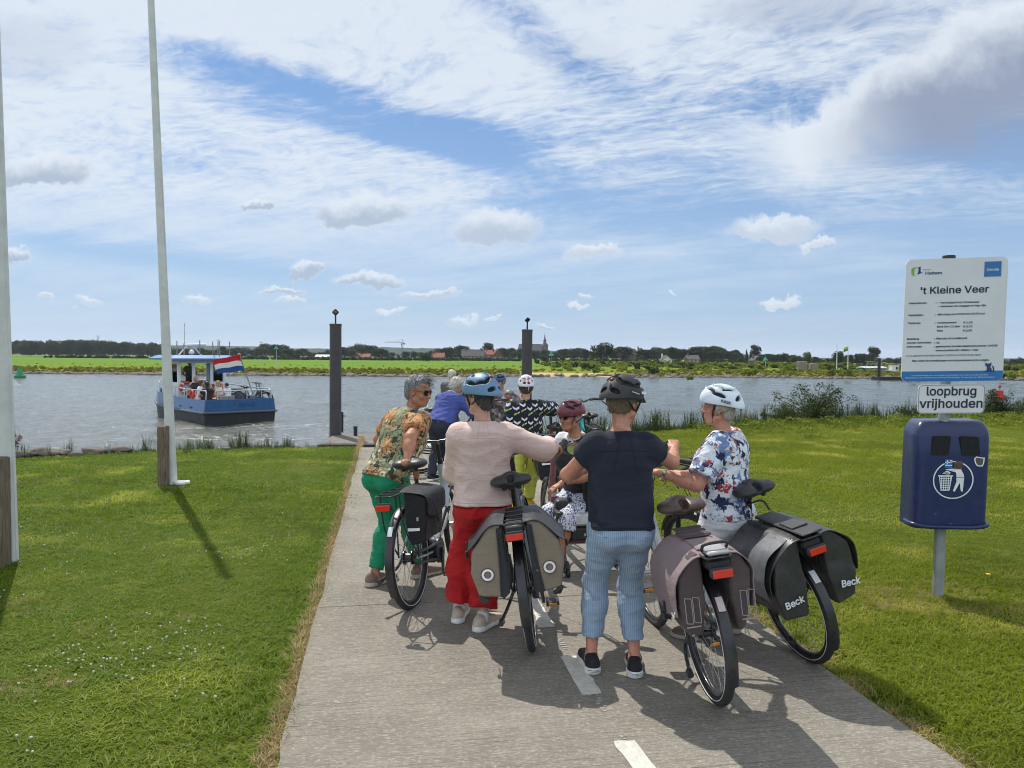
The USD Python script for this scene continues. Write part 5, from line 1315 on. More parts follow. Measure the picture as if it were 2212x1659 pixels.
H5.hair(p5, bpy_hair := hair_mat('grey_white_hair', (.25, .24, .23), (.6, .58, .56)), [((0, .0, -.02), (.080, .085, .090))], 60, .03, (0, 0, -.3), 10, lambda q: np.maximum(q[..., 2] - .0, -q[..., 1] - .07), rise=.2)
H5.helmet(p5, plain('maroon_helmet_shell', (.105, .018, .030), .3, coat=.4, var=.05), M_LIN, [(sg * az, el, L, w, sg * r) for sg in (-1, 1) for az, el, L, w, r in ((30, 50, .040, .010, 60), (55, 32, .042, .010, 25), (95, 34, .046, .011, 10), (70, 58, .044, .010, 30), (130, 40, .040, .011, -20))], 1.13, 6, strap=M_STRAP)
H5.glasses(p5, M_PLA, M_GLK, True, 1.0)
a, e, w = H5.arm['l']; d = nrm(w - e); obj('wristwatch', tube([w - d * .03, w - d * .015], .029, 14), M_PLA, p5, smooth=40)

# ---- 6. the woman in yellow trousers
def chevron(g, o):
    x, y, z = g.sep(o)
    u = g.mul(g.add(x, g.mul(y, .5)), 1 / .070); vv = g.mul(z, 1 / .080); col = g.m('floor', u); fx = g.m('fraction', u)
    odd = g.m('modulo', col, 2.0); vv = g.add(vv, g.mul(g.m('absolute', odd), .5)); row = g.m('floor', vv); fy = g.m('fraction', vv)
    t = g.m('absolute', g.sub(fx, .5)); yy = g.sub(fy, g.mul(t, .7))
    chev = g.mul(g.mul(g.ss(yy, .12, .16), g.ss(yy, .46, .42)), g.ss(t, .44, .40))
    sl = g.add(fy, g.mul(fx, -.6)); par = g.mul(g.mul(g.ss(sl, .30, .34), g.ss(sl, .58, .54)), g.mul(g.ss(fx, .12, .16), g.ss(fx, .52, .48)))
    pick = g.m('absolute', g.m('modulo', g.add(col, row), 2.0)); sel = g.ss(pick, .4, .6)
    c = g.mix(g.mul(chev, g.sub(1.0, sel)), (.012, .014, .026), (.66, .67, .68)); c = g.mix(g.mul(par, sel), c, (.36, .42, .06))
    par2 = g.mul(g.mul(g.ss(sl, .30, .34), g.ss(sl, .5, .46)), g.mul(g.ss(fx, .55, .59), g.ss(fx, .90, .86)))
    return g.mix(g.mul(par2, sel), c, (.62, .64, .60))
f6 = at(1126, 1100)
H6 = Human(V(f6[0], f6[1], .012), 1.44, yaw=-8, lean=3, head_yaw=2, head_pitch=0, plump=1.0, pelvis_off=(.04, 0, 0))
H6.set_leg('l', at(1112, 1104, .012), yaw=10); H6.set_leg('r', at(1142, 1096, .012), yaw=-15)
H6.set_arm('r', b6.grips['r'][0] + V(-.05, -.02, .03), pole=V(.8, -.6, -.6), palm_n=V(0, .3, -1)); H6.set_arm('l', V(f6[0] - .16, f6[1] + .22, .95), pole=V(-.2, -1, -.5), palm_n=V(.3, 0, -1))
p6 = person('woman in yellow trousers and a black shirt with white chevrons seen from behind', H6)
obj('body', H6.body_mesh(), SK2, p6, smooth=True)
obj('shirt', H6.garment('top', .022, .004, hem=.02, sleeve=1.05, sleeve_grow=.026, neck_r=.060, hang=.190, seed=33), cloth('chevron_print', chevron, .75), p6, smooth=True)
obj('trousers', H6.garment('legs', .010, .005, waist=.07, ankle=.03, loose=.016, seed=35), cloth('lemon_cotton', dye((.52, .54, .09)), .8), p6, smooth=True)
H6.shoes(p6, cloth('yellow_suede', dye((.62, .36, .02)), .8), M_SOLEW, .25)
H6.hair(p6, hair_mat('brown_hair', (.05, .032, .02), (.15, .10, .065)), [((0, .0, -.022), (.082, .092, .094)), ((0, -.05, -.055), (.060, .045, .040))], 80, .03, (0, 0, -.3), 12, lambda q: np.maximum(q[..., 2] - .02, -q[..., 1] - .095), rise=.2)
H6.helmet(p6, plain('white_pink_helmet_shell', (.66, .62, .66), .35, coat=.3), M_LIN, [(sg * az, el, L, w, sg * r) for sg in (-1, 1) for az, el, L, w, r in ((150, 38, .022, .012, 0), (128, 22, .022, .013, 0), (165, 10, .020, .012, 0), (60, 40, .030, .012, 20), (95, 45, .03, .012, 0))], 1.13, 0, strap=M_STRAP, tail=.012)
c, fr, K = H6.hel
obj('pink_stripes', cat([tube([c + (fr[0] * x + fr[1] * .1135 * math.sin(t) * .995 - fr[2] * .1255 * math.cos(t) + V(0, 0, .0)) * K for t in np.linspace(.15, 1.1, 8)], .0035, 5) for x in (-.022, -.008, .008, .022)]), plain('dark_pink_print', (.30, .05, .09), .4), p6)

# ---- 7. the woman in the violet-blue pullover, bent over her handlebar
f7 = V(-1.02, 10.75, .012)
H7 = Human(f7, 1.50, yaw=-28, lean=36, head_yaw=-55, head_pitch=26, plump=1.05, res=.014)
H7.set_leg('l', f7 + V(-.10, -.05, 0), yaw=-25); H7.set_leg('r', f7 + V(.12, .03, 0), yaw=-30)
H7.set_arm('r', V(-.50, 11.15, 1.05), pole=V(.6, -.6, -1), palm_n=V(0, .3, -1)); H7.set_arm('l', V(-.62, 11.35, 1.05), pole=V(-.6, .3, -1), palm_n=V(0, .3, -1))
p7 = person('white-haired woman in a violet-blue pullover bending forward on the path', H7)
obj('body', H7.body_mesh(), SK2, p7, smooth=True)
obj('pullover', H7.garment('top', .018, .007, hem=.03, sleeve=1.6, sleeve_grow=.016, neck_r=.062, hang=.172, seed=41, fdir=(.8, .8, 2.4)), cloth('violet_blue_knit', dye((.060, .085, .30)), .85), p7, smooth=True)
obj('collar', tube([H7.neck0 + (H7.tf[0] * math.cos(t) * .062 + H7.tf[2] * math.sin(t) * .058) + H7.tf[1] * .022 for t in np.linspace(0, 2 * math.pi, 20, endpoint=False)], .017, 8, closed=True, flat=.7), cloth('pale_blue_cotton', dye((.50, .58, .68)), .8), p7, smooth=True)
obj('trousers', H7.garment('legs', .010, .004, waist=.07, ankle=.0, loose=.02, seed=43), cloth('dark_blue_denim', dye((.022, .028, .045)), .8), p7, smooth=True)
H7.shoes(p7, M_NYL, M_SOLEW, .26)
WH = hair_mat('white_hair', (.50, .48, .42), (.82, .80, .74))
H7.hair(p7, WH, [((0, .035, -.02), (.094, .098, .106)), ((0, -.02, -.06), (.082, .08, .055))], 200, .06, (.15, 0, .1), 14, lambda q: np.maximum(q[..., 2] - .045 - .5 * np.clip(q[..., 1] - .06, 0, 1), -q[..., 1] - .08), rough=.009, lock_r=.005)
H7.glasses(p7, M_PLA, M_GCL, False)
# ---- 8. the white-haired head further down, on the gangway
f8 = V(-1.40, 17.2, -.15)
H8 = Human(f8, 1.54, yaw=-20, lean=5, head_yaw=-60, head_pitch=10, res=.016)
H8.set_leg('l', f8 + V(-.1, 0, 0), yaw=-20); H8.set_leg('r', f8 + V(.1, .05, 0), yaw=-20)
for sd, sg in (('l', -1), ('r', 1)): H8.set_arm(sd, f8 + V(.25 + sg * .2, .32, .95), pole=V(sg, -.6, -.6), palm_n=V(0, .3, -1))
p8 = person('white-haired person with glasses standing on the gangway behind the violet pullover', H8)
obj('body', H8.body_mesh(), SK2, p8, smooth=True)
obj('jacket', H8.garment('top', .020, .005, hem=.03, sleeve=1.8, neck_r=.062, hang=.172, seed=51, sleeve_grow=.016), cloth('brown_grey_jacket', dye((.10, .085, .08)), .85), p8, smooth=True)
obj('trousers', H8.garment('legs', .010, .004, waist=.07, ankle=.0, loose=.02, seed=53), cloth('grey_trouser', dye((.07, .07, .08)), .8), p8, smooth=True)
H8.shoes(p8, M_NYL, M_SOLEW, .26)
H8.hair(p8, WH, [((0, .035, -.02), (.086, .092, .100)), ((0, -.02, -.05), (.074, .07, .05))], 120, .03, (.1, 0, 0), 15, lambda q: np.maximum(q[..., 2] - .045 - .5 * np.clip(q[..., 1] - .06, 0, 1), -q[..., 1] - .07), rough=.006, lock_r=.005)
H8.glasses(p8, M_PLA, M_GCL, True)
# ---- 9. the woman with the dark blue helmet facing us
f9 = V(-.16, 11.75, .012)
H9 = Human(f9, 1.41, yaw=186, lean=2, head_yaw=140, head_pitch=14, plump=1.08, res=.014)
H9.set_leg('l', f9 + V(.1, 0, 0), yaw=180); H9.set_leg('r', f9 + V(-.1, 0, 0), yaw=180)
H9.set_arm('l', f9 + V(.25, -.22, .90), pole=V(1, .5, -.4), palm_n=V(0, -.3, -1)); H9.set_arm('r', f9 + V(-.25, -.22, .90), pole=V(-1, .5, -.4), palm_n=V(0, -.3, -1))
def floral2(g, o):
    c = g.mix(g.ss(g.noise(o, 16.0, 3.0), .46, .54), (.22, .21, .21), (.075, .075, .08)); c = g.mix(g.ss(g.noise(g.map(o, loc=(4, 4, 4)), 14.0, 3.0), .58, .62), c, (.52, .50, .48))
    return g.mix(g.ss(g.noise(g.map(o, loc=(8, 1, 4)), 12.0, 3.0), .60, .64), c, (.30, .03, .03))
p9 = person('woman with a dark blue helmet and a grey flowered blouse facing the camera', H9)
obj('body', H9.body_mesh(), SK2, p9, smooth=True)
obj('blouse', H9.garment('top', .016, .004, hem=.03, sleeve=.85, neck_r=.095, neck_off=(0, 0, .03), hang=.18, seed=61, sleeve_grow=.014), cloth('grey_flower_print', floral2, .8), p9, smooth=True)
obj('trousers', H9.garment('legs', .010, .004, waist=.07, ankle=.0, loose=.02, seed=63), cloth('dark_trouser', dye((.03, .03, .04)), .8), p9, smooth=True)
H9.shoes(p9, M_NYL, M_SOLEW, .25)
H9.hair(p9, hair_mat('dark_blond_hair', (.16, .12, .08), (.38, .30, .2)), [((0, .0, -.022), (.080, .088, .092))], 40, .03, (0, 0, -.3), 16, lambda q: np.maximum(q[..., 2] - .02, -q[..., 1] - .08))
H9.helmet(p9, plain('dark_blue_helmet_shell', (.035, .065, .13), .35, coat=.3), M_LIN, VENTS[:10], 1.06, 0, strap=M_STRAP)
obj('sunglasses', cat(ball(H9.head_pt(-.032, .003, .088), .021, 2, (1, 1, .5)), ball(H9.head_pt(.032, .003, .088), .021, 2, (1, 1, .5))), M_GLK, p9, smooth=True)
obj('glove', ball(H9.arm['l'][2] + V(0, -.05, -.01), .05, 2, (1, 1.2, .8)), M_NYL, p9, smooth=True)

# seams and hems on the four nearest people
def own(o): return UsdShade.MaterialBindingAPI(o).ComputeBoundMaterial()[0]
for H, g_, m_, hs in ((H1, g_H1_shirt, m_H1_shirt, .025), (H2, g_H2_shirt, m_H2_shirt, .065), (H3, g_H3_top, m_H3_top, .062), (H4, g_H4_shirt, m_H4_shirt, .05)):
    seam(g_, m_, H.tor + H.tf[1] * hs * H.k, H.tf[1], .0026, own(g_), lambda x: True, 'hem_seam')
for H, g_, m_ in ((H2, g_H2_shirt, m_H2_shirt), (H3, g_H3_top, m_H3_top)):
    seam(g_, m_, H.tor + H.tf[1] * .455 * H.k, nrm(H.tf[1] + H.tf[2] * .25), .0022, own(g_), lambda x: (x - H.tor) @ H.tf[2] < 0 and abs((x - H.tor) @ H.tf[0]) < .15, 'yoke_seam')
    for sg in (-1, 1): seam(g_, m_, H.tor + H.tf[0] * sg * .150 * H.k, nrm(H.tf[0] * sg + H.tf[1] * .22), .0022, own(g_), lambda x: (x - H.tor) @ H.tf[1] > .33, 'armhole_seam')
seam(g_H2_shirt, m_H2_shirt, H2.tor, H2.tf[0], .0018, own(g_H2_shirt), lambda x: (x - H2.tor) @ H2.tf[2] < 0 and (x - H2.tor) @ H2.tf[1] > .44, 'back_seam')
for H, g_, m_ in ((H1, g_H1_trousers, m_H1_trousers), (H2, g_H2_trousers, m_H2_trousers), (H3, g_H3_trousers, m_H3_trousers), (H4, g_H4_trousers, m_H4_trousers)):
    seam(g_, m_, H.pel, H.pf[0], .0024, own(g_), lambda x: (x - H.pel) @ H.pf[2] < 0 and x[2] > H.pel[2] - .16, 'seat_seam')
    seam(g_, m_, H.pel - H.pf[2] * .01, H.pf[2], .0024, own(g_), lambda x: abs((x - H.pel) @ H.pf[0]) > .05, 'side_seam')
for sd, sg in (('l', -1), ('r', 1)):   # back pockets on the striped trousers
    c0 = H3.pel + H3.pf[0] * sg * .075 - H3.pf[2] * .135 + V(0, 0, -.035)
    obj('pocket_welt', tube([c0 - H3.pf[0] * .045, c0, c0 + H3.pf[0] * .045], .0035, 6), own(g_H3_trousers), g_H3_trousers)
# ================================================================== the tricycle with the seated woman
T = V(.52, 6.35, .012); TY = 8
tri = thing('tricycle', 'mauve electric tricycle with a silver battery and black backrest under the seated woman', 'tricycle', T, 90 + TY)
M_MV = plain('mauve_metallic', (0.17, 0.055, 0.075), .3, coat=.6, metal=.2)
M_SIL = plain('silver_battery', (.62, .64, .67), .32, metal=.6)
RW = .255
for sy in (1, -1):
    w = wheel(tri, 'rear_wheel', V(-.02, sy * .345 + (.12 if sy > 0 else 0) * 0, RW), RW, .024, 22, hub_r=.035, refl=False)
    rf = xf(fender(RW + .02, -12, 185, .036), rz=180); rf.apply_translation((-.02, sy * .345, RW)); mg = obj('mudguard', rf, M_BLK, tri, smooth=40)
    a = np.radians(np.linspace(135, 160, 4)); vv = [((RW + .027) * math.cos(t) - .02, sy * .345 + y, (RW + .027) * math.sin(t) + RW) for t in a for y in (-.028, .028)]
    obj('sticker', quads(np.array(vv), [(2 * i, 2 * i + 1, 2 * i + 3, 2 * i + 2) for i in range(3)]), plain('blue_sticker', (.05, .22, .55), .4, var=.3), mg)
    lt = obj('tail_light', bx(-.335, -.295, sy * .345 - sy * .03 - .03, sy * .345 - sy * .03 + .03, .33, .43, .012), M_RED, tri, smooth=40)
wheel(tri, 'front_wheel', V(1.18, 0, .28), .28, .024, 24, refl=False)
obj('frame', cat(tube([(-.02, -.33, RW), (-.02, .33, RW)], .022, 12), tube(curve([(-.02, 0, RW + .02), (.25, 0, .22), (.65, 0, .22), (.92, 0, .42), (.88, 0, .80)], 20), .030, 12),
    tube(curve([(-.06, .18, .60), (-.06, .17, .45), (-.02, .15, RW + .05)], 8), .032, 12), tube([(-.2, -.2, RW), (-.2, .24, RW)], .02, 10), tube([(-.2, .24, RW), (-.02, .24, RW)], .02, 10), tube([(-.2, -.2, RW), (-.02, -.2, RW)], .02, 10)), M_MV, tri, smooth=50)
obj('fork', cat([tube([(.90, sy * .05, .60), (1.18, sy * .05, .28)], .014, 8) for sy in (-1, 1)]), M_BLK, tri, smooth=40)
obj('handlebar', tube(curve([(.50, .32, .98), (.72, .25, 1.02), (.86, 0, 1.0), (.72, -.25, 1.02), (.50, -.32, .98)], 24), .012, 8), M_BLK, tri, smooth=True)
obj('stem', tube([(.88, 0, .78), (.86, 0, 1.0)], .018, 10), M_BLK, tri, smooth=40)
bt = obj('battery', cat(bx(-.30, -.12, -.21, .145, .395, .505, .02)), M_SIL, tri, smooth=40)
obj('battery_cap', bx(-.302, -.118, .145, .205, .385, .515, .012), M_PLA, tri, smooth=40)
obj('motor', soft_hull([(x, y, z) for x in (-.25, -.12) for y in (-.16, .06) for z in (.30, .36)], .03, 0, .06), M_PLA, tri, smooth=True)
tm = meshkit.text_mesh('vann', .030, .003); obj('lettering', on_end(tm, -.02, .315, -.281), M_WHT, bt)
obj('rear_leg', cat(tube([(-.22, .17, .34), (-.30, .13, .10)], .021, 10)), M_MV, tri, smooth=40)
obj('caster', cat(tube([(-.30, .13, .12), (-.32, .12, .065)], .025, 10), xf(trimesh.creation.cylinder(.035, .022, sections=20), (-.33, .115, .036), rx=90)), M_PLA, tri, smooth=40)
st_ = obj('seat', soft_hull([(x, y, z) for x in (-.17, .14) for y in (-.20, .16) for z in (.53, .56)], .03, .004, .04), M_SADK, tri, smooth=True)
obj('backrest', soft_hull([(-.10, -.20, .60), (.16, -.20, .60), (-.14, -.28, .98), (.18, -.28, .98), (-.10, -.25, .60), (.16, -.25, .60), (-.14, -.33, .96), (.18, -.33, .96)], .025, .004, .04), M_NYL, tri, smooth=True)
tb = thing('shoulder_bag', 'black cloth bag with a pale strip hanging behind the seated woman', 'bag', T + V(.20, -.16, .52))
obj('bag_body', soft_hull([(-.09, -.05, -.06), (.14, -.05, -.02), (-.06, .06, -.06), (.14, .06, -.02), (-.12, -.03, .30), (.12, -.03, .38), (-.10, .06, .30), (.12, .06, .38), (.04, -.02, .46)], .035, .018, .03, 4), M_NYL, tb, smooth=True)
obj('pale_strip', xf(ext(rrect(.030, .085, .004), .004), (-.075, -.095, .17), rx=86, ry=-20), M_REFW, tb)
obj('bag_flap', sheet([(.05, .42), (-.03, .44), (-.095, .36), (-.105, .22)], -.04, .15, .005, 8, .008, 3), M_GRY, tb, smooth=50)
# ================================================================== flagpoles, sign, bin
M_WPOLE = plain('weathered_white_paint', (0.50, 0.51, 0.49), .5, var=.10, scale=5, bump=.2, bscale=60)
g = NG(); o = g.obj()
gr = g.noise(g.map(o, scale=(9, 9, .7)), 7.0, 6.0, .7)
M_WOOD = g.build('weathered_post_wood', surface=g.n('principled_bsdf', 'BSDF', base_color=g.mix(g.mul(g.ss(g.noise(o, 4.0, 3.0), .35, .7), .5), g.mix(g.ss(gr, .3, .7), (.060, .042, .028), (.20, .155, .105)), (.09, .085, .05)), roughness=.9, normal=g.n('bump', 'normal', height=gr, strength=.7, distance=.01)))
def flagpole(label, base, top, rb, rt, post, flag=None):
    root = thing('flagpole', label, 'flagpole', base)
    d = top - base; n = 26
    P_ = [d * t for t in np.linspace(0, 1, n)]
    obj('pole', tube(P_, np.linspace(rb, rt, n), 20), M_WPOLE, root, smooth=50)
    side = nrm(np.cross(d, V(0, 1, 0)))
    obj('halyard_track', tube([p + V(rr, -rr * .2, 0) for p, rr in zip(P_[:-1], np.linspace(rb * .96, rt * .96, n))], rb * .10, 6), M_WPOLE, root)
    ox, w, hgt = post
    obj('support_post', soft_hull([(ox + sx * w / 2, sy * .06 - .045, z) for sx in (-1, 1) for sy in (-2.1, -.5) for z in (-.1, hgt - .02)], .02, .003, .06), M_WOOD, root, smooth=40)
    return root
g1_ = at(372, 1046); top1 = atd(326, 0, g1_[1] + .05); dd = (top1 - g1_); top1 = g1_ + dd * (7.7 / dd[2])
fp1 = flagpole('white flagpole standing between the wooden stake and the ferry, tapering out of view', g1_, top1, .066, .038, (-.060, .075, .80))
obj('foot_plate', cat(xf(trimesh.creation.cylinder(.085, .02, sections=28), (.14, -.02, .02)), xf(trimesh.creation.annulus(.07, .10, .03, sections=28), (.14, -.02, .03))), plain('white_plastic', (.62, .64, .63), .45), fp1, smooth=40)
g2_ = at(21, 1213); top2 = atd(-14, 150, g2_[1]); dd = top2 - g2_; top2 = g2_ + dd * (7.4 / dd[2])
fp2 = flagpole('white flagpole cut by the left edge of the view with a broad wooden stake', g2_, top2, .068, .048, (-.022, .130, .90))
# ---- the sign on its post
sb = at(2026, 1287); SD = sb[1]
su = atd(2050, 556, SD); sdir = nrm(su - sb)
sroot = thing('sign_post', 'grey steel post carrying a white timetable board and a small white notice', 'sign', sb)
M_GALV = plain('galvanised_steel', (.27, .29, .31), .5, metal=.35, var=.15, scale=8)
M_SIGN = plain('white_sign_face', (.58, .60, .62), .42, var=.04, scale=4)
M_SBLUE = plain('sign_blue', (.020, .135, .36), .42, var=.05)
M_INK = plain('dark_blue_ink', (.012, .013, .030), .5); M_GINK = plain('grey_ink', (.10, .105, .12), .5); M_SGRN = plain('logo_green', (.16, .34, .045), .5); M_LINK = plain('logo_blue', (.010, .035, .14), .5)
L_ = np.linalg.norm(su - sb)
obj('post', tube([-sdir * .2, sdir * (L_ - .01)], .038, 18), M_GALV, sroot, smooth=50); obj('post_cap', tube([sdir * (L_ - .012), sdir * (L_ + .012)], .043, 18), M_PLA, sroot, smooth=40)
ya = math.radians(-9); sx_ = V(math.cos(ya), math.sin(ya), 0); sy_ = nrm(V(.018, 0, 1)); sx_ = nrm(sx_ + V(0, 0, .022)); sn_ = np.cross(sx_, sy_); sn_ = nrm(sn_)
pc = atd(2053, 692, SD) - sb + sn_ * .055
W_, H_ = .685, .89
def onsign(m, x, y, z=0.0): return frame(m, pc + sx_ * x + sy_ * y + sn_ * z, sx_, sy_, sn_)
board = obj('information_board', onsign(ext(rrect(W_, H_, .045), .012), 0, 0), M_SIGN, sroot, smooth=40)
sc_ = W_ / 1197.0     # photo sign spans 1197 units wide in the measured close-up
def U(px, py): # close-up units -> board metres (origin at the board's centre)
    t = (px - 228) / 1197.0; lft = 160 - 45 * t; bot = 1545 - 15 * t
    return (px - 826.0 + 8 * (py - 840) / 700) * sc_, H_ / 2 - (py - lft) / (bot - lft) * H_
bl = rrect(W_ - .004, H_ - .004, .043).intersection(sbox(-1, -1, 1, -H_ / 2 + .075)); obj('blue_band', onsign(ext(bl, .0015), 0, 0, .0121), M_SBLUE, board)
obj('blue_square', onsign(ext(rrect(.112, .108, .002), .0015), *U(1256, 258), .0121), M_SBLUE, board)
def text(s, px, py, cap, mat=None, bold=True, width=None, name='lettering'):
    m = meshkit.text_mesh(s, cap * sc_, .0015, bold); x, y = U(px, py)
    if width: m.apply_scale([width * sc_ / (m.bounds[1, 0] - m.bounds[0, 0]), 1, 1])
    m.apply_translation([-m.bounds[0, 0], 0, 0]); return obj(name, onsign(m, x, y, .0122), mat or M_INK, board)
text("'t Kleine Veer", 418, 545, 84, width=800)
text('Hattem', 468, 325, 34, M_LINK, True, 195); text('Zwolle', 1186, 279, 30, M_SIGN, True, 140).GetParent()
for s_, x_, y_, wd in (('Vaarseizoen', 282, 661, 212), (':', 603, 656, 8), ('- van', 630, 652, 85), ('03', 722, 652, 48), ('april tot', 774, 650, 138), ('25', 925, 646, 50), ('oktober', 978, 645, 138), ('- wanneer de vlaggen in top zijn', 630, 694, 560),
        ('Vaartijden', 280, 797, 178), (':', 602, 790, 8), ('elke dag van 10.00 tot 18.00 uur', 628, 786, 556), ('Tarieven', 278, 887, 150), (':', 600, 882, 8), ('volwassenen', 628, 880, 224), ('€ 1,25', 935, 876, 106),
        ('kind t/m 12 jaar', 626, 925, 274), ('€ 0,75', 934, 922, 106), ('fiets', 624, 971, 74), ('€ 0,50', 932, 968, 106), ('Betaling', 276, 1067, 142), (':', 598, 1062, 8), ('Met pin of creditcard', 622, 1060, 360),
        ('Aantal eenheden', 274, 1110, 290), (':', 598, 1108, 8), ('40', 622, 1108, 38), ('Informatie', 274, 1155, 180), (':', 598, 1150, 8), ('gemeente Zwolle telefoonnummer 14038', 620, 1150, 720), ('www.zwolle.nl/t-kleine-veer', 618, 1195, 504), ('Men dient de aanwijzingen van het personeel op te volgen.', 344, 1315, 908)):
    text(s_, x_, y_, 22, bold=True, width=wd)
text('i.v.m. pauze is het veer tussen 13:00 en 13:20 uit de vaart', 266, 1258, 24, M_GINK, False, 884)
for yy, wd, xx in ((1479, 900, 345), (1506, 1055, 266)):
    text('De aanpassingen aan de aanlegvoorzieningen zijn mede mogelijk gemaakt' if yy < 1490 else 'Ministerie van Volkshuisvesting Ruimtelijke Ordening en Milieubeheer', xx, yy, 14, M_SIGN, False, wd)
cx_, cy_ = U(345, 290); obj('logo', onsign(ext(Polygon([(-.022, -.02), (-.026, .015), (-.012, .028), (.012, .030), (.012, .022), (-.004, .02), (-.006, -.02), (.002, -.03), (-.012, -.032)]), .0015), cx_, cy_, .0122), M_SGRN, board)
cx_, cy_ = U(398, 285); obj('logo', onsign(ext(Polygon([(-.014, .024), (.006, .032), (.008, -.010), (.024, -.012), (-.002, -.022), (-.016, -.026), (-.010, -.012), (-.006, .015)]), .0015), cx_, cy_, .0122), M_LINK, board)
cx_, cy_ = U(485, 270); obj('rule', onsign(ext(rrect(.055, .004, .001), .0015), cx_, cy_, .0122), M_SGRN, board)
cx_, cy_ = U(1248, 1370)
catp = Polygon([(-.030, -.032), (-.012, -.022), (-.010, .002), (-.022, .012), (-.024, .032), (-.012, .024), (.004, .024), (.016, .032), (.014, .010), (.006, .002), (.016, -.010), (.020, -.026), (.030, -.026), (.028, -.004), (.022, .006), (.026, .010), (.034, -.004), (.036, -.034)])
obj('cat_emblem', onsign(ext(catp.buffer(.001), .0015), cx_, cy_ - .002, .0138), M_LINK, board)
pc2 = atd(2047, 861, SD) - sb + sn_ * .055
notice = obj('notice', frame(ext(rrect(.450, .212, .03), .008), pc2, sx_, sy_, sn_), M_SIGN, sroot, smooth=40)
obj('black_rim', frame(ext(rrect(.444, .206, .027).difference(rrect(.438, .200, .025)), .001), pc2 + sn_ * .0081, sx_, sy_, sn_), M_GINK, notice)
for s_, dy, wd in (('loopbrug', .028, .335), ('vrijhouden', -.062, .425)):
    m = meshkit.text_mesh('  '.join(s_) if False else s_, .062, .0015, True); m.apply_scale([wd / (m.bounds[1, 0] - m.bounds[0, 0]), 1, 1]); m.apply_translation([-m.bounds[:, 0].mean(), 0, 0])
    obj('lettering', frame(m, pc2 + sn_ * .0082 + sy_ * dy, sx_, sy_, sn_), M_INK, notice)
for z_ in (690, 861, 770):
    q = atd(2048, z_, SD) - sb; obj('clamp', tube([q - sx_ * .05 + sn_ * .048, q + sx_ * .05 + sn_ * .048], .012, 8), M_GALV, sroot)

# ---- the litter bin on the same post
M_BIN = plain('dark_blue_bin_plastic', (.007, .014, .066), .34, coat=.25, var=.10, scale=5)
bc = atd(2046, 1022, SD)
bx_, by_ = nrm(V(math.cos(math.radians(-7)), math.sin(math.radians(-7)), .018)), nrm(V(.022, 0, 1)); bn_ = nrm(np.cross(bx_, by_))
bin_ = thing('litter_bin', 'dark blue plastic litter bin with a tidy-man emblem fixed to the sign post', 'litter bin', bc)
BW, BH, BD = .515, .785, .30
def onbin(m, x, y, z): return frame(m, bx_ * x + by_ * y + bn_ * z, bx_, by_, bn_)
def bsec(t, grow=0.0):     # plan section of the shell at height t (-.5 .. .5)
    w = BW * (1 - .02 * max(0, t)) ; r = .075
    return w / 2 + grow, r
nseg = 40; rows = []; hs = list(np.linspace(-BH / 2, BH / 2 - .12, 14)) + [BH / 2 - .12 + .12 * math.sin(a) for a in np.linspace(.15, math.pi / 2, 9)]
for hgt in hs:
    k = max(0, (hgt - (BH / 2 - .12)) / .12); ins = .075 * (1 - math.sqrt(max(0, 1 - k * k)))
    hw = BW / 2 - ins * .9; fz = .10 - ins * .8 - max(0, (hgt - .17)) * .10
    ring = []
    rc = .07
    for a in np.linspace(0, math.pi, nseg):
        cx = math.cos(a); sx2 = math.sin(a)
        x = np.sign(cx) * hw * abs(cx) ** .22 if abs(cx) > 1e-9 else 0; z = -.06 + (fz + .06) * abs(sx2) ** .35
        ring.append((x, hgt, z))
    ring += [(-hw, hgt, -BD * .55), (0, hgt, -BD * .62), (hw, hgt, -BD * .55)]
    rows.append(ring)
v = np.array(rows).reshape(-1, 3); k = len(rows[0]); q = [(i * k + j, i * k + (j + 1) % k, (i + 1) * k + (j + 1) % k, (i + 1) * k + j) for i in range(len(rows) - 1) for j in range(k)]
v = np.vstack([v, v[-k:].mean(0), v[:k].mean(0)]); m = quads(v, q); n_ = len(v)
m = TM(v, np.vstack([m.faces, [((len(rows) - 1) * k + j, (len(rows) - 1) * k + (j + 1) % k, n_ - 2) for j in range(k)], [((j + 1) % k, j, n_ - 1) for j in range(k)]]))
obj('shell', onbin(m, 0, 0, 0), M_BIN, bin_, smooth=45)
lip = [(x * 1.03, -BH / 2 + .012 + .02 * abs(x / BW * 2) ** 3, z + .016) for x, _, z in rows[0][:nseg]]
obj('lip', onbin(tube(lip, .016, 8), 0, 0, 0), M_BIN, bin_, smooth=True)
M_HOLE = plain('bin_opening_dark', (.004, .004, .005), .9)
for sg, po in ((-1, [(-.162, .095), (-.040, .095), (-.028, .235), (-.148, .235)]), (1, [(.050, .092), (.175, .092), (.160, .228), (.032, .235)])):
    h_ = obj('opening', onbin(ext(Polygon(po).buffer(-.015).buffer(.015, quad_segs=5), .010), 0, .05, .094), M_HOLE, bin_)
ey = -.035
E = []
circ = Point(0, 0).buffer(.138, quad_segs=24).difference(Point(0, 0).buffer(.130, quad_segs=24)); E.append(circ)
bk = Polygon([(-.098, .028), (-.008, .028), (-.022, -.078), (-.082, -.078)])
cells = [sbox(-.092 + i * .0155, -.07 + j * .0165, -.092 + i * .0155 + .0105, -.07 + j * .0165 + .0115) for i in range(6) for j in range(6)]
for c_ in cells: bk = bk.difference(c_.intersection(bk.buffer(-.005)))
E += [bk.buffer(0), sbox(-.104, .026, -.002, .034)]
E += [Polygon([(-.075, .045), (-.03, .04), (-.02, .055), (-.045, .068), (-.06, .058)]).difference(Polygon([(-.068, .048), (-.034, .045), (-.03, .052), (-.055, .056)]))]
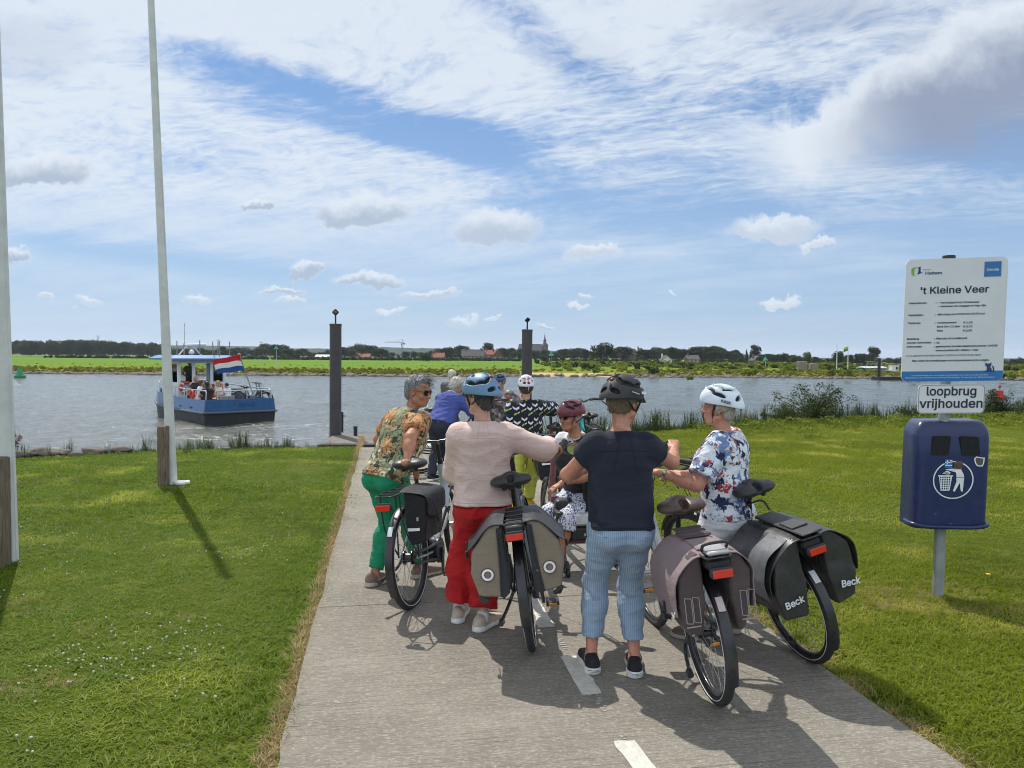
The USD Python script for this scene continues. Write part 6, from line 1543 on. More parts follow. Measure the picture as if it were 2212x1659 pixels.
E += [Polygon([(-.06, .078), (.045, .088), (.070, .040), (.074, .022), (.022, .022), (.018, .055)]), Polygon([(.020, .018), (.074, .018), (.068, -.085), (.056, -.080), (.046, -.02), (.014, -.085), (.002, -.080), (.024, -.01)])]
em = obj('emblem', onbin(cat([ext(e, .003) for e in E]), .0, ey, .1005), M_REFW, bin_)
fl_ = obj('flag_sticker', onbin(ext(rrect(.052, .062, .002), .002), -.038, ey + .118, .1045), M_SBLUE, bin_)
obj('sticker_stripe', onbin(cat([ext(sbox(x0_, y0_, x1_, y1_), .001) for x0_, y0_, x1_, y1_ in ((-.024, -.006, .006, .002), (-.013, -.016, -.005, .014), (-.024, -.026, .024, -.020), (.008, .010, .024, .016), (.008, -.003, .024, .003))]), -.038, ey + .130, .1066), M_REFW, fl_)
obj('torn_sticker', onbin(ext(Polygon([(-.03, -.028), (.028, -.03), (.032, .02), (.01, .03), (-.03, .022)]), .002), .028, ey + .110, .1045), plain('torn_paper_brown', (.09, .055, .045), .8, var=.5, scale=40), bin_)
st2 = Polygon([(-.034, .02), (-.02, .034), (.01, .028), (.034, .026), (.030, -.015), (.022, -.034), (-.012, -.032), (-.026, -.012)])
obj('scrap_sticker', onbin(ext(st2.buffer(.002).difference(st2.buffer(-.005)), .002), .172, .10, .0995), M_REFW, bin_); obj('scrap_sticker', onbin(ext(st2.buffer(-.006), .0015), .172, .10, .0995), plain('dull_brown_scrap', (.09, .075, .06), .7), bin_)
for x_, y_ in ((-.11, -.285), (.0, -.355)): obj('scratch', onbin(ext(Polygon([(-.008, -.003), (.004, .002), (.009, .006), (-.002, .003)]), .001), x_, y_, .101), M_GYP, bin_)
obj('bin_bracket', onbin(bx(-.08, .08, -.28, .28, -.24, -.18, .01), 0, 0, 0), M_GALV, bin_)
# ================================================================== on the river
M_HBLUE = plain('hull_blue', (.018, .075, .19), .35, coat=.3, var=.12, scale=3); M_HBLK = plain('hull_black', (.012, .012, .014), .45, var=.3, scale=3)
M_CWHT = plain('cabin_white', (.62, .65, .68), .4, var=.05); M_CBLU = plain('roof_blue', (.075, .20, .42), .4); M_DECK = plain('deck_grey', (.10, .105, .11), .7)
M_ORG = plain('lifebuoy_orange', (.52, .05, .02), .5); M_RAIL = plain('painted_rail', (.45, .47, .50), .35, metal=.5)
FY = 42.0; fcorner = at(439, 919, WATER); fs = V(math.cos(math.radians(FY)), math.sin(math.radians(FY)), 0); ff_ = V(-math.sin(math.radians(FY)), math.cos(math.radians(FY)), 0)
FO = fcorner + fs * 1.5 + ff_ * 3.8; FO[2] = WATER
fer = thing('ferry_boat', 'small blue and black passenger ferry with a white wheelhouse leaving to the left', 'boat', FO, 90 + FY)
def fw(x, y, z): return FO + ff_ * x - fs * y + V(0, 0, z)
xs = np.array([-3.8, -2.5, -1, .5, 1.8, 2.8, 3.4, 3.75, 3.9]); hb_ = np.array([1.48, 1.5, 1.52, 1.52, 1.46, 1.22, .86, .45, .12]); shr = np.array([.97, .97, .98, 1.02, 1.08, 1.16, 1.22, 1.26, 1.28])
ts = np.linspace(-3.8, 3.9, 34); HB = np.interp(ts, xs, hb_); SH = np.interp(ts, xs, shr)
def hull_strip(rows):   # rows: list of (halfbeam factor offset, z array)
    v, q = [], []
    n = len(ts)
    for off, z in rows: v += [(t, h + off(h, t), zz) for t, h, zz in zip(ts, HB, z)]
    for i in range(len(rows) - 1):
        for j in range(n - 1): q.append((i * n + j, i * n + j + 1, (i + 1) * n + j + 1, (i + 1) * n + j))
    v = np.array(v); m1 = quads(v, q); v2 = v * V(1, -1, 1); m2 = quads(v2, np.array(q)[:, ::-1]); return cat(m1, m2)
STK = .47 + (SH - .97) * .8
z0 = np.full(len(ts), -.5)
def cap_x(x, rows): # transom
    (ya, za), (yb, zb) = rows; return quads(np.array([(x, ya, za), (x, -ya, za), (x, -yb, zb), (x, yb, zb)]), [(0, 3, 2, 1)])
obj('lower_hull', cat(hull_strip([(lambda h, t: -.12 * min(1, h), z0), (lambda h, t: -.01, STK)]), cap_x(-3.8, ((1.36, -.5), (1.47, STK[0])))), M_HBLK, fer, smooth=30)
up_ = obj('upper_hull', cat(hull_strip([(lambda h, t: -.01, STK), (lambda h, t: -.07 * min(1, h), SH), (lambda h, t: -.13 * min(1, h), SH), (lambda h, t: -.12 * min(1, h), STK)]), cap_x(-3.8, ((1.47, STK[0]), (1.41, SH[0]))), cap_x(-3.75, ((1.36, STK[0]), (1.35, SH[0]))), bx(-3.8, -3.75, -1.41, 1.41, .968, .975)), M_HBLUE, fer, smooth=30)
path_ = [(t, h + .02, z) for t, h, z in zip(ts, HB, STK)]
obj('rubbing_strake', cat(tube(np.array(path_), .055, 8), tube(np.array(path_) * V(1, -1, 1), .055, 8), tube([(-3.83, -1.52, STK[0]), (-3.83, 1.52, STK[0])], .055, 8)), plain('strake_grey', (.09, .10, .12), .5), fer, smooth=True)
obj('deck', ext(Polygon([(t, h - .15) for t, h in zip(ts, HB)] + [(t, -h + .15) for t, h in zip(ts[::-1], HB[::-1])]), .03, .42), M_DECK, fer)
tm = meshkit.text_mesh('ZWOLLE', .13, .006, True); tm.apply_translation([-tm.bounds[:, 0].mean(), 0, 0])
obj('lettering', frame(tm, V(-3.803, -.25, .70), V(0, -1, 0), nrm(V(.06, 0, 1)), V(-1, 0, 0)), plain('faded_letters', (.012, .035, .10), .5), up_)
for x_ in (-2.4, -1.2, .6): obj('scupper', bx(x_ - .12, x_ + .12, 1.44, 1.50, .60, .66, .01), M_HBLK, up_)
# wheelhouse: sills, corner posts, roof; open between
cx0, cx1, cw = .35, 2.45, 1.05
wh = obj('wheelhouse', cat(bx(cx0, cx0 + .06, .30, cw, .45, 1.55), bx(cx0, cx0 + .06, -cw, -.35, .45, 1.55), bx(cx1 - .06, cx1, -cw, cw, .45, 1.55), bx(cx0 + .06, cx1 - .06, cw - .06, cw, .45, 1.55), bx(cx0 + .06, cx1 - .06, -cw, -cw + .06, .45, 1.55),
    [bx(x0_, x0_ + .12, y0_, y0_ + .12, 1.55, 2.52) for x0_ in (cx0, cx1 - .12) for y0_ in (cw - .12, -cw)], bx(cx0 + .01, cx0 + .07, .30, .44, 1.55, 2.52), bx(cx0 + .01, cx0 + .07, -.48, -.35, 1.55, 2.52), bx(cx0 + .12, cx1 - .12, -cw + .005, -cw + .06, 2.36, 2.52), bx(cx0 + .12, cx1 - .12, cw - .06, cw - .005, 2.36, 2.52), bx(cx0 + .005, cx0 + .06, -cw + .12, cw - .12, 2.38, 2.52)), M_CWHT, fer)
for nm_, m_ in (('window_pane', bx(cx0 + .03, cx0 + .036, .44, cw - .12, 1.55, 2.38)), ('window_pane', bx(cx0 + .03, cx0 + .036, -cw + .12, -.48, 1.55, 2.38)), ('window_pane', bx(cx1 - .036, cx1 - .03, -cw + .12, cw - .12, 1.55, 2.52)), ('window_pane', bx(cx0 + .12, cx1 - .12, cw - .036, cw - .03, 1.55, 2.36)), ('window_pane', bx(cx0 + .12, cx1 - .12, -cw + .03, -cw + .036, 1.55, 2.36))): obj(nm_, m_, M_GCL, wh)
rf_ = np.array([(x, y, z) for z, e in ((2.52, .42), (2.60, .44), (2.74, .12)) for x, y in ((cx0 - e, -cw - e), (cx1 + e, -cw - e), (cx1 + e, cw + e), (cx0 - e, cw + e))])
roof = obj('roof', trimesh.convex.convex_hull(rf_), M_CBLU, fer)
M_MST = plain('mast_grey', (.22, .21, .19), .5)
for x, y, h_ in ((.6, 1.0, 3.35), (.9, .6, 3.25), (1.2, -.2, 3.42), (.5, -.75, 3.32), (.8, -.95, 3.40), (.3, -1.2, 3.36), (.45, -.5, 3.35)): obj('roof_mast', tube([(x, y, 2.70), (x, y, h_)], .022, 6), M_MST, roof)
obj('antenna', tube([(1.4, .4, 2.7), (1.4, .4, 4.15)], .012, 5), M_MST, roof)
obj('radar', cat(tube([(1.3, .5, 3.18), (1.3, -.5, 3.22)], .05, 8), tube([(1.0, .8, 2.72), (1.3, .3, 3.2)], .03, 6), tube([(1.6, -.4, 2.72), (1.3, .1, 3.2)], .03, 6), ball((1.1, .2, 2.86), .12, 2)), M_CWHT, roof, smooth=True)
rl = [tube(curve([(-3.7, 1.36, .96), (-3.70, 1.34, 1.30), (-3.4, 1.38, 1.34), (-1.9, 1.40, 1.34), (-1.75, 1.40, 1.28), (-1.72, 1.40, .97)], 20), .025, 7), tube(curve([(-1.45, 1.40, .97), (-1.42, 1.40, 1.3), (-1.2, 1.40, 1.36), (1.6, 1.36, 1.45), (3.0, .95, 1.55), (3.6, .45, 1.6)], 24), .025, 7),
    tube(curve([(-3.7, .9, .96), (-3.70, .86, 1.28), (-3.70, .7, 1.32), (-3.70, -1.1, 1.32), (-3.7, -1.3, 1.28), (-3.7, -1.34, .96)], 20), .025, 7), tube(curve([(-3.5, -1.38, .97), (-3.4, -1.40, 1.34), (-2.0, -1.42, 1.36), (1.6, -1.38, 1.45), (3.2, -.85, 1.58)], 20), .025, 7)]
rl += [tube([(x, y, .97), (x, y, 1.34)], .018, 6) for x, y in ((-2.7, 1.39), (-.4, 1.40), (.8, 1.38), (2.0, 1.28), (-3.70, -.3), (-2.6, -1.40), (-.6, -1.42), (1, -1.40))]
obj('railing', cat(rl), M_RAIL, fer, smooth=True)
obj('bench', cat(bx(-3.2, -1.0, .95, 1.30, .45, .85, .02), bx(-3.3, -2.9, -.9, .9, .45, .85, .02), bx(-3.35, -3.25, .35, .62, .86, 1.10, .02), bx(-3.35, -3.25, .05, .32, .86, 1.10, .02)), plain('bench_grey', (.20, .20, .20), .7), fer)
obj('bow_rope', tube(curve([(3.8, .3, 2.4), (3.75, .4, 1.5), (3.7, .5, .9), (3.6, .55, .1)], 14), .018, 5), plain('grey_rope', (.09, .09, .085), .9), fer)
lb = thing('lifebuoy', 'orange ring lifebuoy hanging on the back wall of the ferry wheelhouse', 'lifebuoy', fw(cx0 - .06, .72, 1.32), 90 + FY)
ring = xf(torus(.225, .065, 40, 10), rz=90); obj('ring', ring, M_ORG, lb, smooth=True)
obj('band', cat([xf(tube([(.0, .225 - .02, 0), (0, .225 + .02, 0)], .069, 10), rz=0) if False else frame(tube([(-.03, 0, 0), (.03, 0, 0)], .068, 12), V(0, .225 * math.cos(a), .225 * math.sin(a)), V(0, -math.sin(a), math.cos(a)), V(0, math.cos(a), math.sin(a)), V(1, 0, 0)) for a in (.8, 2.35, 3.95, 5.5)]), M_CWHT, lb, smooth=True)
lb2 = thing('lifebuoy', 'small orange-red lifebuoy lashed to the ferry side rail', 'lifebuoy', fw(-2.05, 1.30, 1.12), 90 + FY); obj('ring', torus(.15, .05, 30, 8), M_ORG, lb2, smooth=True)
fg = thing('national_flag', 'red white and blue flag streaming from the staff at the ferry stern', 'flag', fw(-3.72, -.62, .95), 0)
tip = atd(517, 766, fw(-3.72, -.62, 0)[1] - .05) - fw(-3.72, -.62, .95)
obj('staff', tube([V(0, 0, 0), tip], .022, 8), plain('staff_grey', (.16, .16, .15), .5), fg); obj('staff_cap', ball(tip, .085, 2, (1, 1, .5)), M_ORG, fg, smooth=True)
wd = nrm(V(-.93, -.36, 0)); top_ = tip * .97; dn = -nrm(tip)
for k_, (nm_, col) in enumerate((('red_stripe', (.42, .022, .028)), ('white_stripe', (.66, .65, .62)), ('blue_stripe', (.022, .075, .25)))):
    v, n_ = [], 16
    for i in range(n_):
        u = i / (n_ - 1)
        for t in (k_ / 3, (k_ + 1) / 3):
            v.append(top_ + dn * .66 * t * (1 - .10 * u) + wd * 1.04 * u + V(0, 0, -.20 * u * u) + V(.36, -.93, 0) * .07 * math.sin(u * 8 + t * 2) * u ** .5 + V(0, 0, .02 * math.sin(u * 9)))
    obj(nm_, quads(np.array(v), [(2 * i, 2 * i + 1, 2 * i + 3, 2 * i + 2) for i in range(n_ - 1)]), cloth('flag_' + nm_, dye(col), .8, 300, .2, trans=.2), fg, smooth=True)
# passengers
def rider(label, px, py, Y, yaw, shirt, skin, hair_m, h=1.58, cap=None, stand=False, arms='lap'):
    H = Human(V(0, 0, 0), h, yaw=yaw, lean=6, head_yaw=yaw, res=.026, seat=None if stand else .46)
    f = H.pf[2]
    for sd, sg in (('l', -1), ('r', 1)):
        H.set_leg(sd, H.pf[0] * sg * .1 + (f * .05 if stand else f * .45), yaw=yaw); H.set_arm(sd, H.pel + H.pf[0] * sg * .16 + f * .28 + V(0, 0, .12), pole=H.pf[0] * sg - f * .5 - V(0, 0, .5))
    base = atd(px, py, Y) - H.headc; H.base = base; p = person(label, H)
    obj('body', H.body_mesh(), skin, p, smooth=True); obj('shirt', H.garment('top', .022, .004, hem=.0, sleeve=.5, hang=.16, seed=3), shirt, p, smooth=True); obj('trousers', H.garment('legs', .012, 0, waist=.1), M_NYL, p, smooth=True)
    H.hair(p, cap or hair_m, [((0, .03, -.02), (.088, .094, .102))] + ([((0, -.08, -.06), (.07, .10, .05))] if cap is None else [((0, .05, .09), (.06, .012, .06))]), 0, cutf=lambda q: np.minimum(np.maximum(q[..., 2] - .04 - .6 * np.clip(q[..., 1] - .05, 0, 1), -q[..., 1] - .14), 1))
    return H
HD = hair_mat('dark_hair', (.012, .010, .009), (.05, .04, .035)); HBL = hair_mat('blond_hair', (.34, .22, .10), (.62, .46, .26)); HBR = hair_mat('reddish_brown_hair', (.08, .04, .025), (.2, .11, .07))
rider('ferry passenger in dark clothes with a straw cap in front of the wheelhouse door', 422, 818, 32.9, 160, M_NYL, SK1, HD, cap=plain('straw_cap', (.36, .25, .14), .8))
rider('ferry passenger with short brown hair in a white sleeveless top', 436, 826, 31.9, -60, cloth('white_vest_cotton', dye((.66, .66, .66)), .8), SK3, HBR)
rider('ferry passenger with long dark hair in a black top', 447, 830, 31.6, 30, M_NYL, SK1, HD)
rider('ferry passenger with curly blond hair and a white shirt', 470, 828, 32.2, 100, cloth('cream_cotton', dye((.60, .58, .54)), .8), SK2, HBL)
rider('young ferry passenger with a dark cap and white shirt by the flag', 489, 832, 32.0, 80, cloth('white_tee_cotton', dye((.68, .68, .68)), .8), SK3, HD, h=1.35, cap=plain('dark_cap', (.015, .015, .02), .8))
rider('ferry passenger in a red-brown top sitting behind the blond one', 458, 834, 33.0, 140, cloth('rust_cotton', dye((.16, .06, .035)), .8), SK2, HBR)
rider('ferry passenger in grey seated at the far rail beyond the flag', 478, 834, 33.4, -120, cloth('grey_cotton', dye((.20, .21, .23)), .8), SK3, HD)
rider('skipper standing as a dark figure in the ferry wheelhouse', 409, 782, fw(1.2, .2, 0)[1], 42, M_NYL, SK1, HD, stand=True, h=1.6)
for px_, Y_, yw, lb_ in ((520, 32.6, 42, 'bicycle parked across the stern deck of the ferry'), (515, 33.6, 44, 'second bicycle behind the first on the ferry deck, nearer the bow')):
    q = atd(px_, 880, Y_); q[2] = WATER + .45; copy_of(b8.root, 'bicycle', lb_, 'bicycle', q, yw)

# ---- landing: pontoon, piles, gangway
PZ = -.55
M_PILE = plain('steel_pile_coating', (.045, .042, .042), .55, var=.18, scale=4, bump=.3, bscale=30); M_PDECK = plain('pontoon_concrete', (.14, .125, .11), .9, var=.2, scale=3, bump=.4, bscale=50)
pon = thing('pontoon', 'low grey floating landing stage beyond the end of the path', 'pontoon', V(-1.4, 21.7, PZ), 5)
obj('deck', bx(-3.75, 4.6, -1.35, 1.35, -.35, 0, .03), M_PDECK, pon)
obj('fender_beam', cat(bx(-3.8, 4.65, -1.45, -1.37, -.25, -.02), bx(-3.8, 4.65, 1.37, 1.45, -.25, -.02)), plain('dark_timber', (.04, .033, .027), .85), pon)
q = at(768, 941, PZ) ; bo = thing('bollard', 'short black bollard on the landing stage right of the left pile', 'bollard', V(q[0], q[1], PZ)); obj('post', tube([(0, 0, 0), (0, 0, .26)], .055, 14), M_HBLK, bo, smooth=40); obj('cap', tube([(0, 0, .255), (0, 0, .275)], .062, 14), M_HBLK, bo, smooth=40)
q = at(739, 934, PZ); bo = thing('mooring_post', 'thin dark mooring post close behind the left pile', 'post', V(q[0], q[1], PZ)); obj('post', tube([(0, 0, 0), (0, 0, .62)], .04, 12), M_HBLK, bo, smooth=40); obj('cross_bar', tube([(-.10, 0, .50), (.10, 0, .50)], .018, 8), M_HBLK, bo)
def pile(label, px, topy, Y, r, dm, tilt, drot):
    t = atd(px, topy, Y); b_ = atd(px - 2, 950, Y); b_[2] = -3
    b_ = t + (b_ - t); root = thing('mooring_pile', label, 'mooring pile', V(t[0], t[1], -3))
    H_ = t[2] + 3
    obj('tube', tube([(-.02, 0, 0), (-.01, 0, H_ * .5), (0, 0, H_)], r, 28), M_PILE, root, smooth=50); obj('rim', tube([(0, 0, H_ - .06), (0, 0, H_ + .004)], r + .006, 28), plain('rust_rim', (.075, .048, .036), .8, var=.3), root, smooth=40)
    obj('rod', tube([(0, 0, H_), (0, 0, H_ + .26)], .022, 8), M_HBLK, root)
    d_ = thing; s_ = dm
    bd = obj('diamond_board', xf(xf(ext(rrect(s_, s_, .03), .02), rz=45), (0, 0, H_ + .24 + s_ * .62), rx=90, rz=drot) if not tilt else xf(xf(xf(ext(rrect(s_, s_, .03), .02), rz=45), rx=90, rz=drot), (0, 0, H_ + .24 + s_ * .45), ry=0, rx=tilt), M_HBLK, root)
    obj('mark', xf(xf(ext(Polygon([(-.05, .01), (.05, .0), (.03, .03), (-.02, .035)]), .003), rx=90, rz=drot), (0, -.0215, H_ + .24 + s_ * .6)), plain('dull_yellow', (.35, .25, .08), .6), bd)
pile('tall dark steel pile with a diamond board, left of the queue', 725, 700, 22.3, .168, .155, 0, 0)
pile('tall dark steel pile with a tilted diamond board rising behind the queue', 1139, 712, 24.3, .165, .15, 35, 30)
M_ALG = plain('gangway_aluminium', (.42, .44, .46), .45, metal=.4, var=.12, scale=6)
ga, gb = V(-1.42, 15.55, .0), V(-1.92, 20.9, PZ + .03); gl = np.linalg.norm((gb - ga)[:2])
gang = thing('gangway', 'aluminium gangway with railings sloping from the path end to the landing stage', 'gangway', ga, 90 + math.degrees(math.atan2(-(gb - ga)[0], (gb - ga)[1])))
dz = (gb - ga)[2]
def sl(x): return dz * x / gl
for i in range(22):
    x0_, x1_ = gl * i / 22 + .004, gl * (i + 1) / 22 - .004
    obj('deck_plank', quads(np.array([(x, y, sl(x) + z) for z in (.015, -.03) for x, y in ((x0_, -.62), (x1_, -.62), (x1_, .62), (x0_, .62))]), [(0, 1, 2, 3), (7, 6, 5, 4), (0, 4, 5, 1), (1, 5, 6, 2), (2, 6, 7, 3), (3, 7, 4, 0)]), M_ALG, gang)
for sy in (1, -1):
    rr_ = [tube([(0, sy * .66, sl(0) + z), (gl, sy * .66, sl(gl) + z)], .025, 8) for z in (.02, .78)] + [tube([(gl * i / 6, sy * .66, sl(gl * i / 6)), (gl * i / 6, sy * .66, sl(gl * i / 6) + .78)], .022, 8) for i in range(7)]
    r_ = obj('railing', cat(rr_), M_ALG, gang, smooth=40)
    obj('side_panel', quads(np.array([(x, sy * .655 + o_, sl(x) + z) for o_ in (-.004, .004) for x, z in ((.03, .06), (gl - .03, .06), (gl - .03, .74), (.03, .74))]), [(0, 1, 2, 3), (7, 6, 5, 4), (0, 4, 5, 1), (1, 5, 6, 2), (2, 6, 7, 3), (3, 7, 4, 0)]), plain('panel_grey', (.34, .36, .37), .5, var=.1), r_)
obj('landing_flap', bx(-.75, -.005, -.62, .62, -.005, .022), M_ALG, gang)

# ---- buoys
q = at(43, 816, WATER); bu = thing('buoy', 'green cone-shaped buoy on the water at the far left', 'buoy', q)
M_BG = plain('buoy_green', (.010, .20, .085), .4); M_BR = plain('buoy_red', (.45, .012, .012), .4)
obj('float', tube([(0, 0, -.3), (0, 0, 0), (0, 0, .22), (0, 0, .38)], [.55, .62, .62, .48], 24), M_BG, bu, smooth=40); obj('cone', tube([(0, 0, .37), (-.05, 0, .8), (-.08, 0, 1.15)], [.40, .26, .16], 20), M_BG, bu, smooth=40); obj('top_mark', tube([(-.08, 0, 1.14), (-.09, 0, 1.34)], .07, 12), M_BG, bu, smooth=40)
q = at(2159, 860, WATER); bu = thing('buoy', 'red can buoy with a topmark floating right of the sign', 'buoy', q); 
obj('float', tube([(0, 0, -.3), (0, 0, 0), (0, 0, .10), (0, 0, .14)], [.36, .40, .40, .32], 24), M_BR, bu, smooth=40); obj('can', tube([(0, 0, .13), (0, 0, .52), (0, 0, .56)], [.29, .24, .20], 22), M_BR, bu, smooth=40); obj('rod', tube([(0, 0, .55), (0, 0, .80)], .02, 6), M_BR, bu); obj('top_mark', tube([(0, 0, .74), (0, 0, .90)], .085, 14), M_BR, bu, smooth=40)
# ================================================================== far bank: trees, houses, church
def foliage(name, dark, lite, trans=.25):
    g = NG(); p = g.pos(); rnd = g.n('object_info', 'random'); isl = g.n('geometry', 'random_per_island')
    c = g.mix(g.add(g.mul(isl, .65), g.mul(g.noise(p, .25, 3.0), .4)), dark, lite)
    c = g.mix(1.0, c, g.n('combine_color', 'color', r=g.lin(rnd, 0, 1, .72, 1.3), g=g.lin(rnd, 0, 1, .8, 1.15), b=g.lin(rnd, 0, 1, .75, 1.2)), 'multiply')
    d = g.n('principled_bsdf', 'BSDF', base_color=c, roughness=.75, specular_ior_level=.2)
    return g.build(name, surface=g.n('mix_closure', 'closure', fac=trans, closure1=d, closure2=g.n('translucent_bsdf', 'BSDF', color=c)))
M_FOL = [foliage('oak_leaves', (.022, .038, .016), (.060, .088, .028)), foliage('willow_leaves', (.030, .048, .022), (.075, .105, .042)), foliage('bright_leaves', (.045, .085, .015), (.10, .155, .028)), foliage('conifer_needles', (.010, .022, .013), (.026, .045, .022))]
M_BARK = plain('bark', (.055, .042, .032), .9, var=.25)
def leaf_cloud(blobs, n, size, seed):
    """leaf clumps spread through lobes: crossed, bent little quads"""
    r = np.random.default_rng(seed); blobs = np.array(blobs); vol = (blobs[:, 3] * blobs[:, 4] * blobs[:, 5]) ** .7; k = r.choice(len(blobs), n, p=vol / vol.sum())
    d = r.normal(0, 1, (n, 3)); d /= np.linalg.norm(d, axis=1, keepdims=True); rad = r.uniform(.25, 1, n) ** .45
    c = blobs[k, :3] + d * rad[:, None] * blobs[k, 3:6]
    nn = d * .8 + r.normal(0, .55, (n, 3)); nn[:, 2] += .25; nn /= np.linalg.norm(nn, axis=1, keepdims=True)
    a = np.cross(nn, r.normal(0, 1, (n, 3))); a /= np.linalg.norm(a, axis=1, keepdims=True); b = np.cross(nn, a)
    s = size * r.uniform(.55, 1.35, n)[:, None]
    v = np.stack([c - a * s, c - b * s * .55 - nn * s * .1, c + a * s, c + b * s * .55 + nn * s * .15], 1).reshape(-1, 3)
    i = np.arange(n)[:, None] * 4
    return TM(v, np.vstack([i + [0, 1, 2], i + [0, 2, 3]]))
def lobes(kind, seed):
    r = np.random.default_rng(seed); B = []
    if kind == 'round':
        for _ in range(15):
            a, e = r.uniform(0, 6.28), r.uniform(-.5, 1.2); R = r.uniform(.22, .34); B.append((math.cos(a) * math.cos(e) * R, math.sin(a) * math.cos(e) * R, .50 + math.sin(e) * .36, *(r.uniform(.13, .22) * V(1, 1, .85))))
        B.append((0, 0, .50, .30, .30, .42))
    elif kind == 'tall':
        for _ in range(14):
            z = r.uniform(.22, .92); R = .13 * (1 - abs(z - .5)); a = r.uniform(0, 6.28); B.append((math.cos(a) * R, math.sin(a) * R, z, .11, .11, .13))
        B.append((0, 0, .55, .13, .13, .40))
    elif kind == 'willow':
        for _ in range(20):
            a = r.uniform(0, 6.28); R = r.uniform(.1, .45); z = .72 - R * .7 + r.uniform(-.12, .12); B.append((math.cos(a) * R, math.sin(a) * R, z, .16, .16, .22))
        B.append((0, 0, .45, .34, .34, .40))
    elif kind == 'bush':
        for _ in range(12):
            a = r.uniform(0, 6.28); R = r.uniform(.1, .55); B.append((math.cos(a) * R, math.sin(a) * R, r.uniform(.3, .72), .28, .28, .26))
        B.append((0, 0, .32, .55, .55, .34))
    elif kind == 'conifer':
        for z in np.linspace(.12, .95, 12): B.append((r.normal(0, .015), r.normal(0, .015), z, .20 * (1.03 - z), .20 * (1.03 - z), .07))
    return B
protos = {}
for i, (kind, mat, n, size, seed) in enumerate((('round', 0, 1500, .042, 1), ('round', 0, 1400, .042, 2), ('tall', 0, 1200, .034, 3), ('willow', 1, 1700, .042, 4), ('bush', 1, 1100, .06, 5), ('round', 2, 1300, .042, 6), ('conifer', 3, 1000, .04, 7), ('bush', 2, 1100, .06, 8))):
    k = stage.DefinePrim('/World/tree_shapes' + f'_{i}', 'Xform') if False else stage.CreateClassPrim(f'/tree_shape_{i}')
    name = f'/tree_shape_{i}'
    lb_ = lobes(kind, seed)
    usdkit.mesh(stage, name + '/crown', leaf_cloud(lb_, n, size, seed), M_FOL[mat])
    tr = [tube(curve([(0, 0, -.06), (.008, 0, .2), (-.006, .005, .45), (0, 0, .75)], 10), np.linspace(.024, .008, 12)[:len(curve([(0, 0, -.06), (.008, 0, .2), (-.006, .005, .45), (0, 0, .75)], 10))], 7)]
    for b_ in lb_[:6]: tr.append(tube([(0, 0, .28), V(*b_[:3]) * V(.5, .5, .85), V(*b_[:3])], [.011, .007, .003], 5))
    usdkit.mesh(stage, name + '/trunk', cat(tr), M_BARK)
    protos[i] = (name, kind)
def tree(pi, px, basey, topy, D, label, wid=None, group=None, dz=0.0, name='tree'):
    p = atd(px, basey, D); z = float(ground_z(p[0], D)) + dz; top = atd(px, topy, D)[2]; h = max(1.0, top - z)
    o = thing(name, label, 'tree' if name == 'tree' else name.replace('_', ' '), V(p[0], D, z), (px * 37) % 360, group=group, scale=(h * (wid or 1), h * (wid or 1), h))
    o.GetReferences().AddInternalReference(Sdf.Path(protos[pi][0])); o.SetInstanceable(True); return o
rt = np.random.default_rng(21)
# single trees one can point to
tree(3, 1305, 792, 733, 290, 'big bushy willow-like tree rising alone right of the church', 1.05)
tree(1, 1054, 772, 738, 480, 'round dark tree standing above the brick houses in the centre', .95)
tree(2, 1632, 782, 742, 400, 'tallest slim dark tree in the belt behind the white helmet', 1.5)
tree(0, 1887, 792, 748, 350, 'loose round tree behind the blue shed', 1.0)
tree(3, 1812, 800, 754, 300, 'greyish willow directly behind the two far flagpoles', .95)
tree(5, 1742, 800, 760, 290, 'light green tree left of the far flagpoles', 1.1); tree(5, 1712, 800, 766, 285, 'smaller light green tree at the left of the pair before the far flagpoles', 1.2)
tree(4, 921, 784, 755, 330, 'low dark round bush-like tree on the meadow edge left of the orange roof', .85)
tree(4, 1600, 792, 764, 330, 'broad rounded grey-green tree right of the brown villa', .85)
tree(3, 1640, 792, 768, 330, 'low dense tree in front of the right-hand villa', 1.0)
tree(3, 1130, 786, 758, 380, 'dark tree in front of the church nave', .95); tree(4, 1175, 788, 762, 360, 'rounded tree below the church tower', .85); tree(5, 1215, 790, 768, 330, 'light bush-like tree by the green beacon', 1.0)
tree(0, 1265, 788, 754, 420, 'dark tree between the church and the big willow', .95)
tree(6, 597, 770, 746, 700, 'dark pointed conifer beyond the far meadow by the green beacon', .8)
tree(3, 610, 781, 763, 400, 'pair of round shrubs, the left one by the beacon', 1.1); tree(3, 640, 781, 764, 400, 'round shrub just right of the beacon', 1.1)
# the belts: alike trees in rows behind the meadow and the village
def belt(x0, x1, n, topf, D0, D1, label, group, kinds, base=776, wid=(1.0, 1.7)):
    N_ = ('first second third fourth fifth sixth seventh eighth ninth tenth eleventh twelfth thirteenth fourteenth fifteenth sixteenth seventeenth eighteenth nineteenth'.split())
    T_ = ['', '', 'twent', 'thirt', 'fort', 'fift', 'sixt']
    LK = {0: 'rounded dark', 1: 'broad dark', 3: 'greyish willow-like', 4: 'low bushy', 5: 'lighter green', 6: 'pointed dark'}
    def nth(i): return N_[i] if i < 19 else T_[(i + 1) // 10] + ('ieth' if (i + 1) % 10 == 0 else 'y-' + N_[(i + 1) % 10 - 1])
    for i in range(n):
        px = x0 + (x1 - x0) * (i + rt.uniform(.1, .9)) / n; D = rt.uniform(D0, D1)
        kd = int(rt.choice(kinds)); tree(kd, px, base, topf(px) + rt.uniform(-5, 5), D, f'{LK[kd]} {label}, {nth(i)} from the left', rt.uniform(*wid), group)
belt(345, 560, 20, lambda x: 752, 520, 640, 'tree in the belt behind the ferry', 'trees behind the ferry', [0, 1, 3])
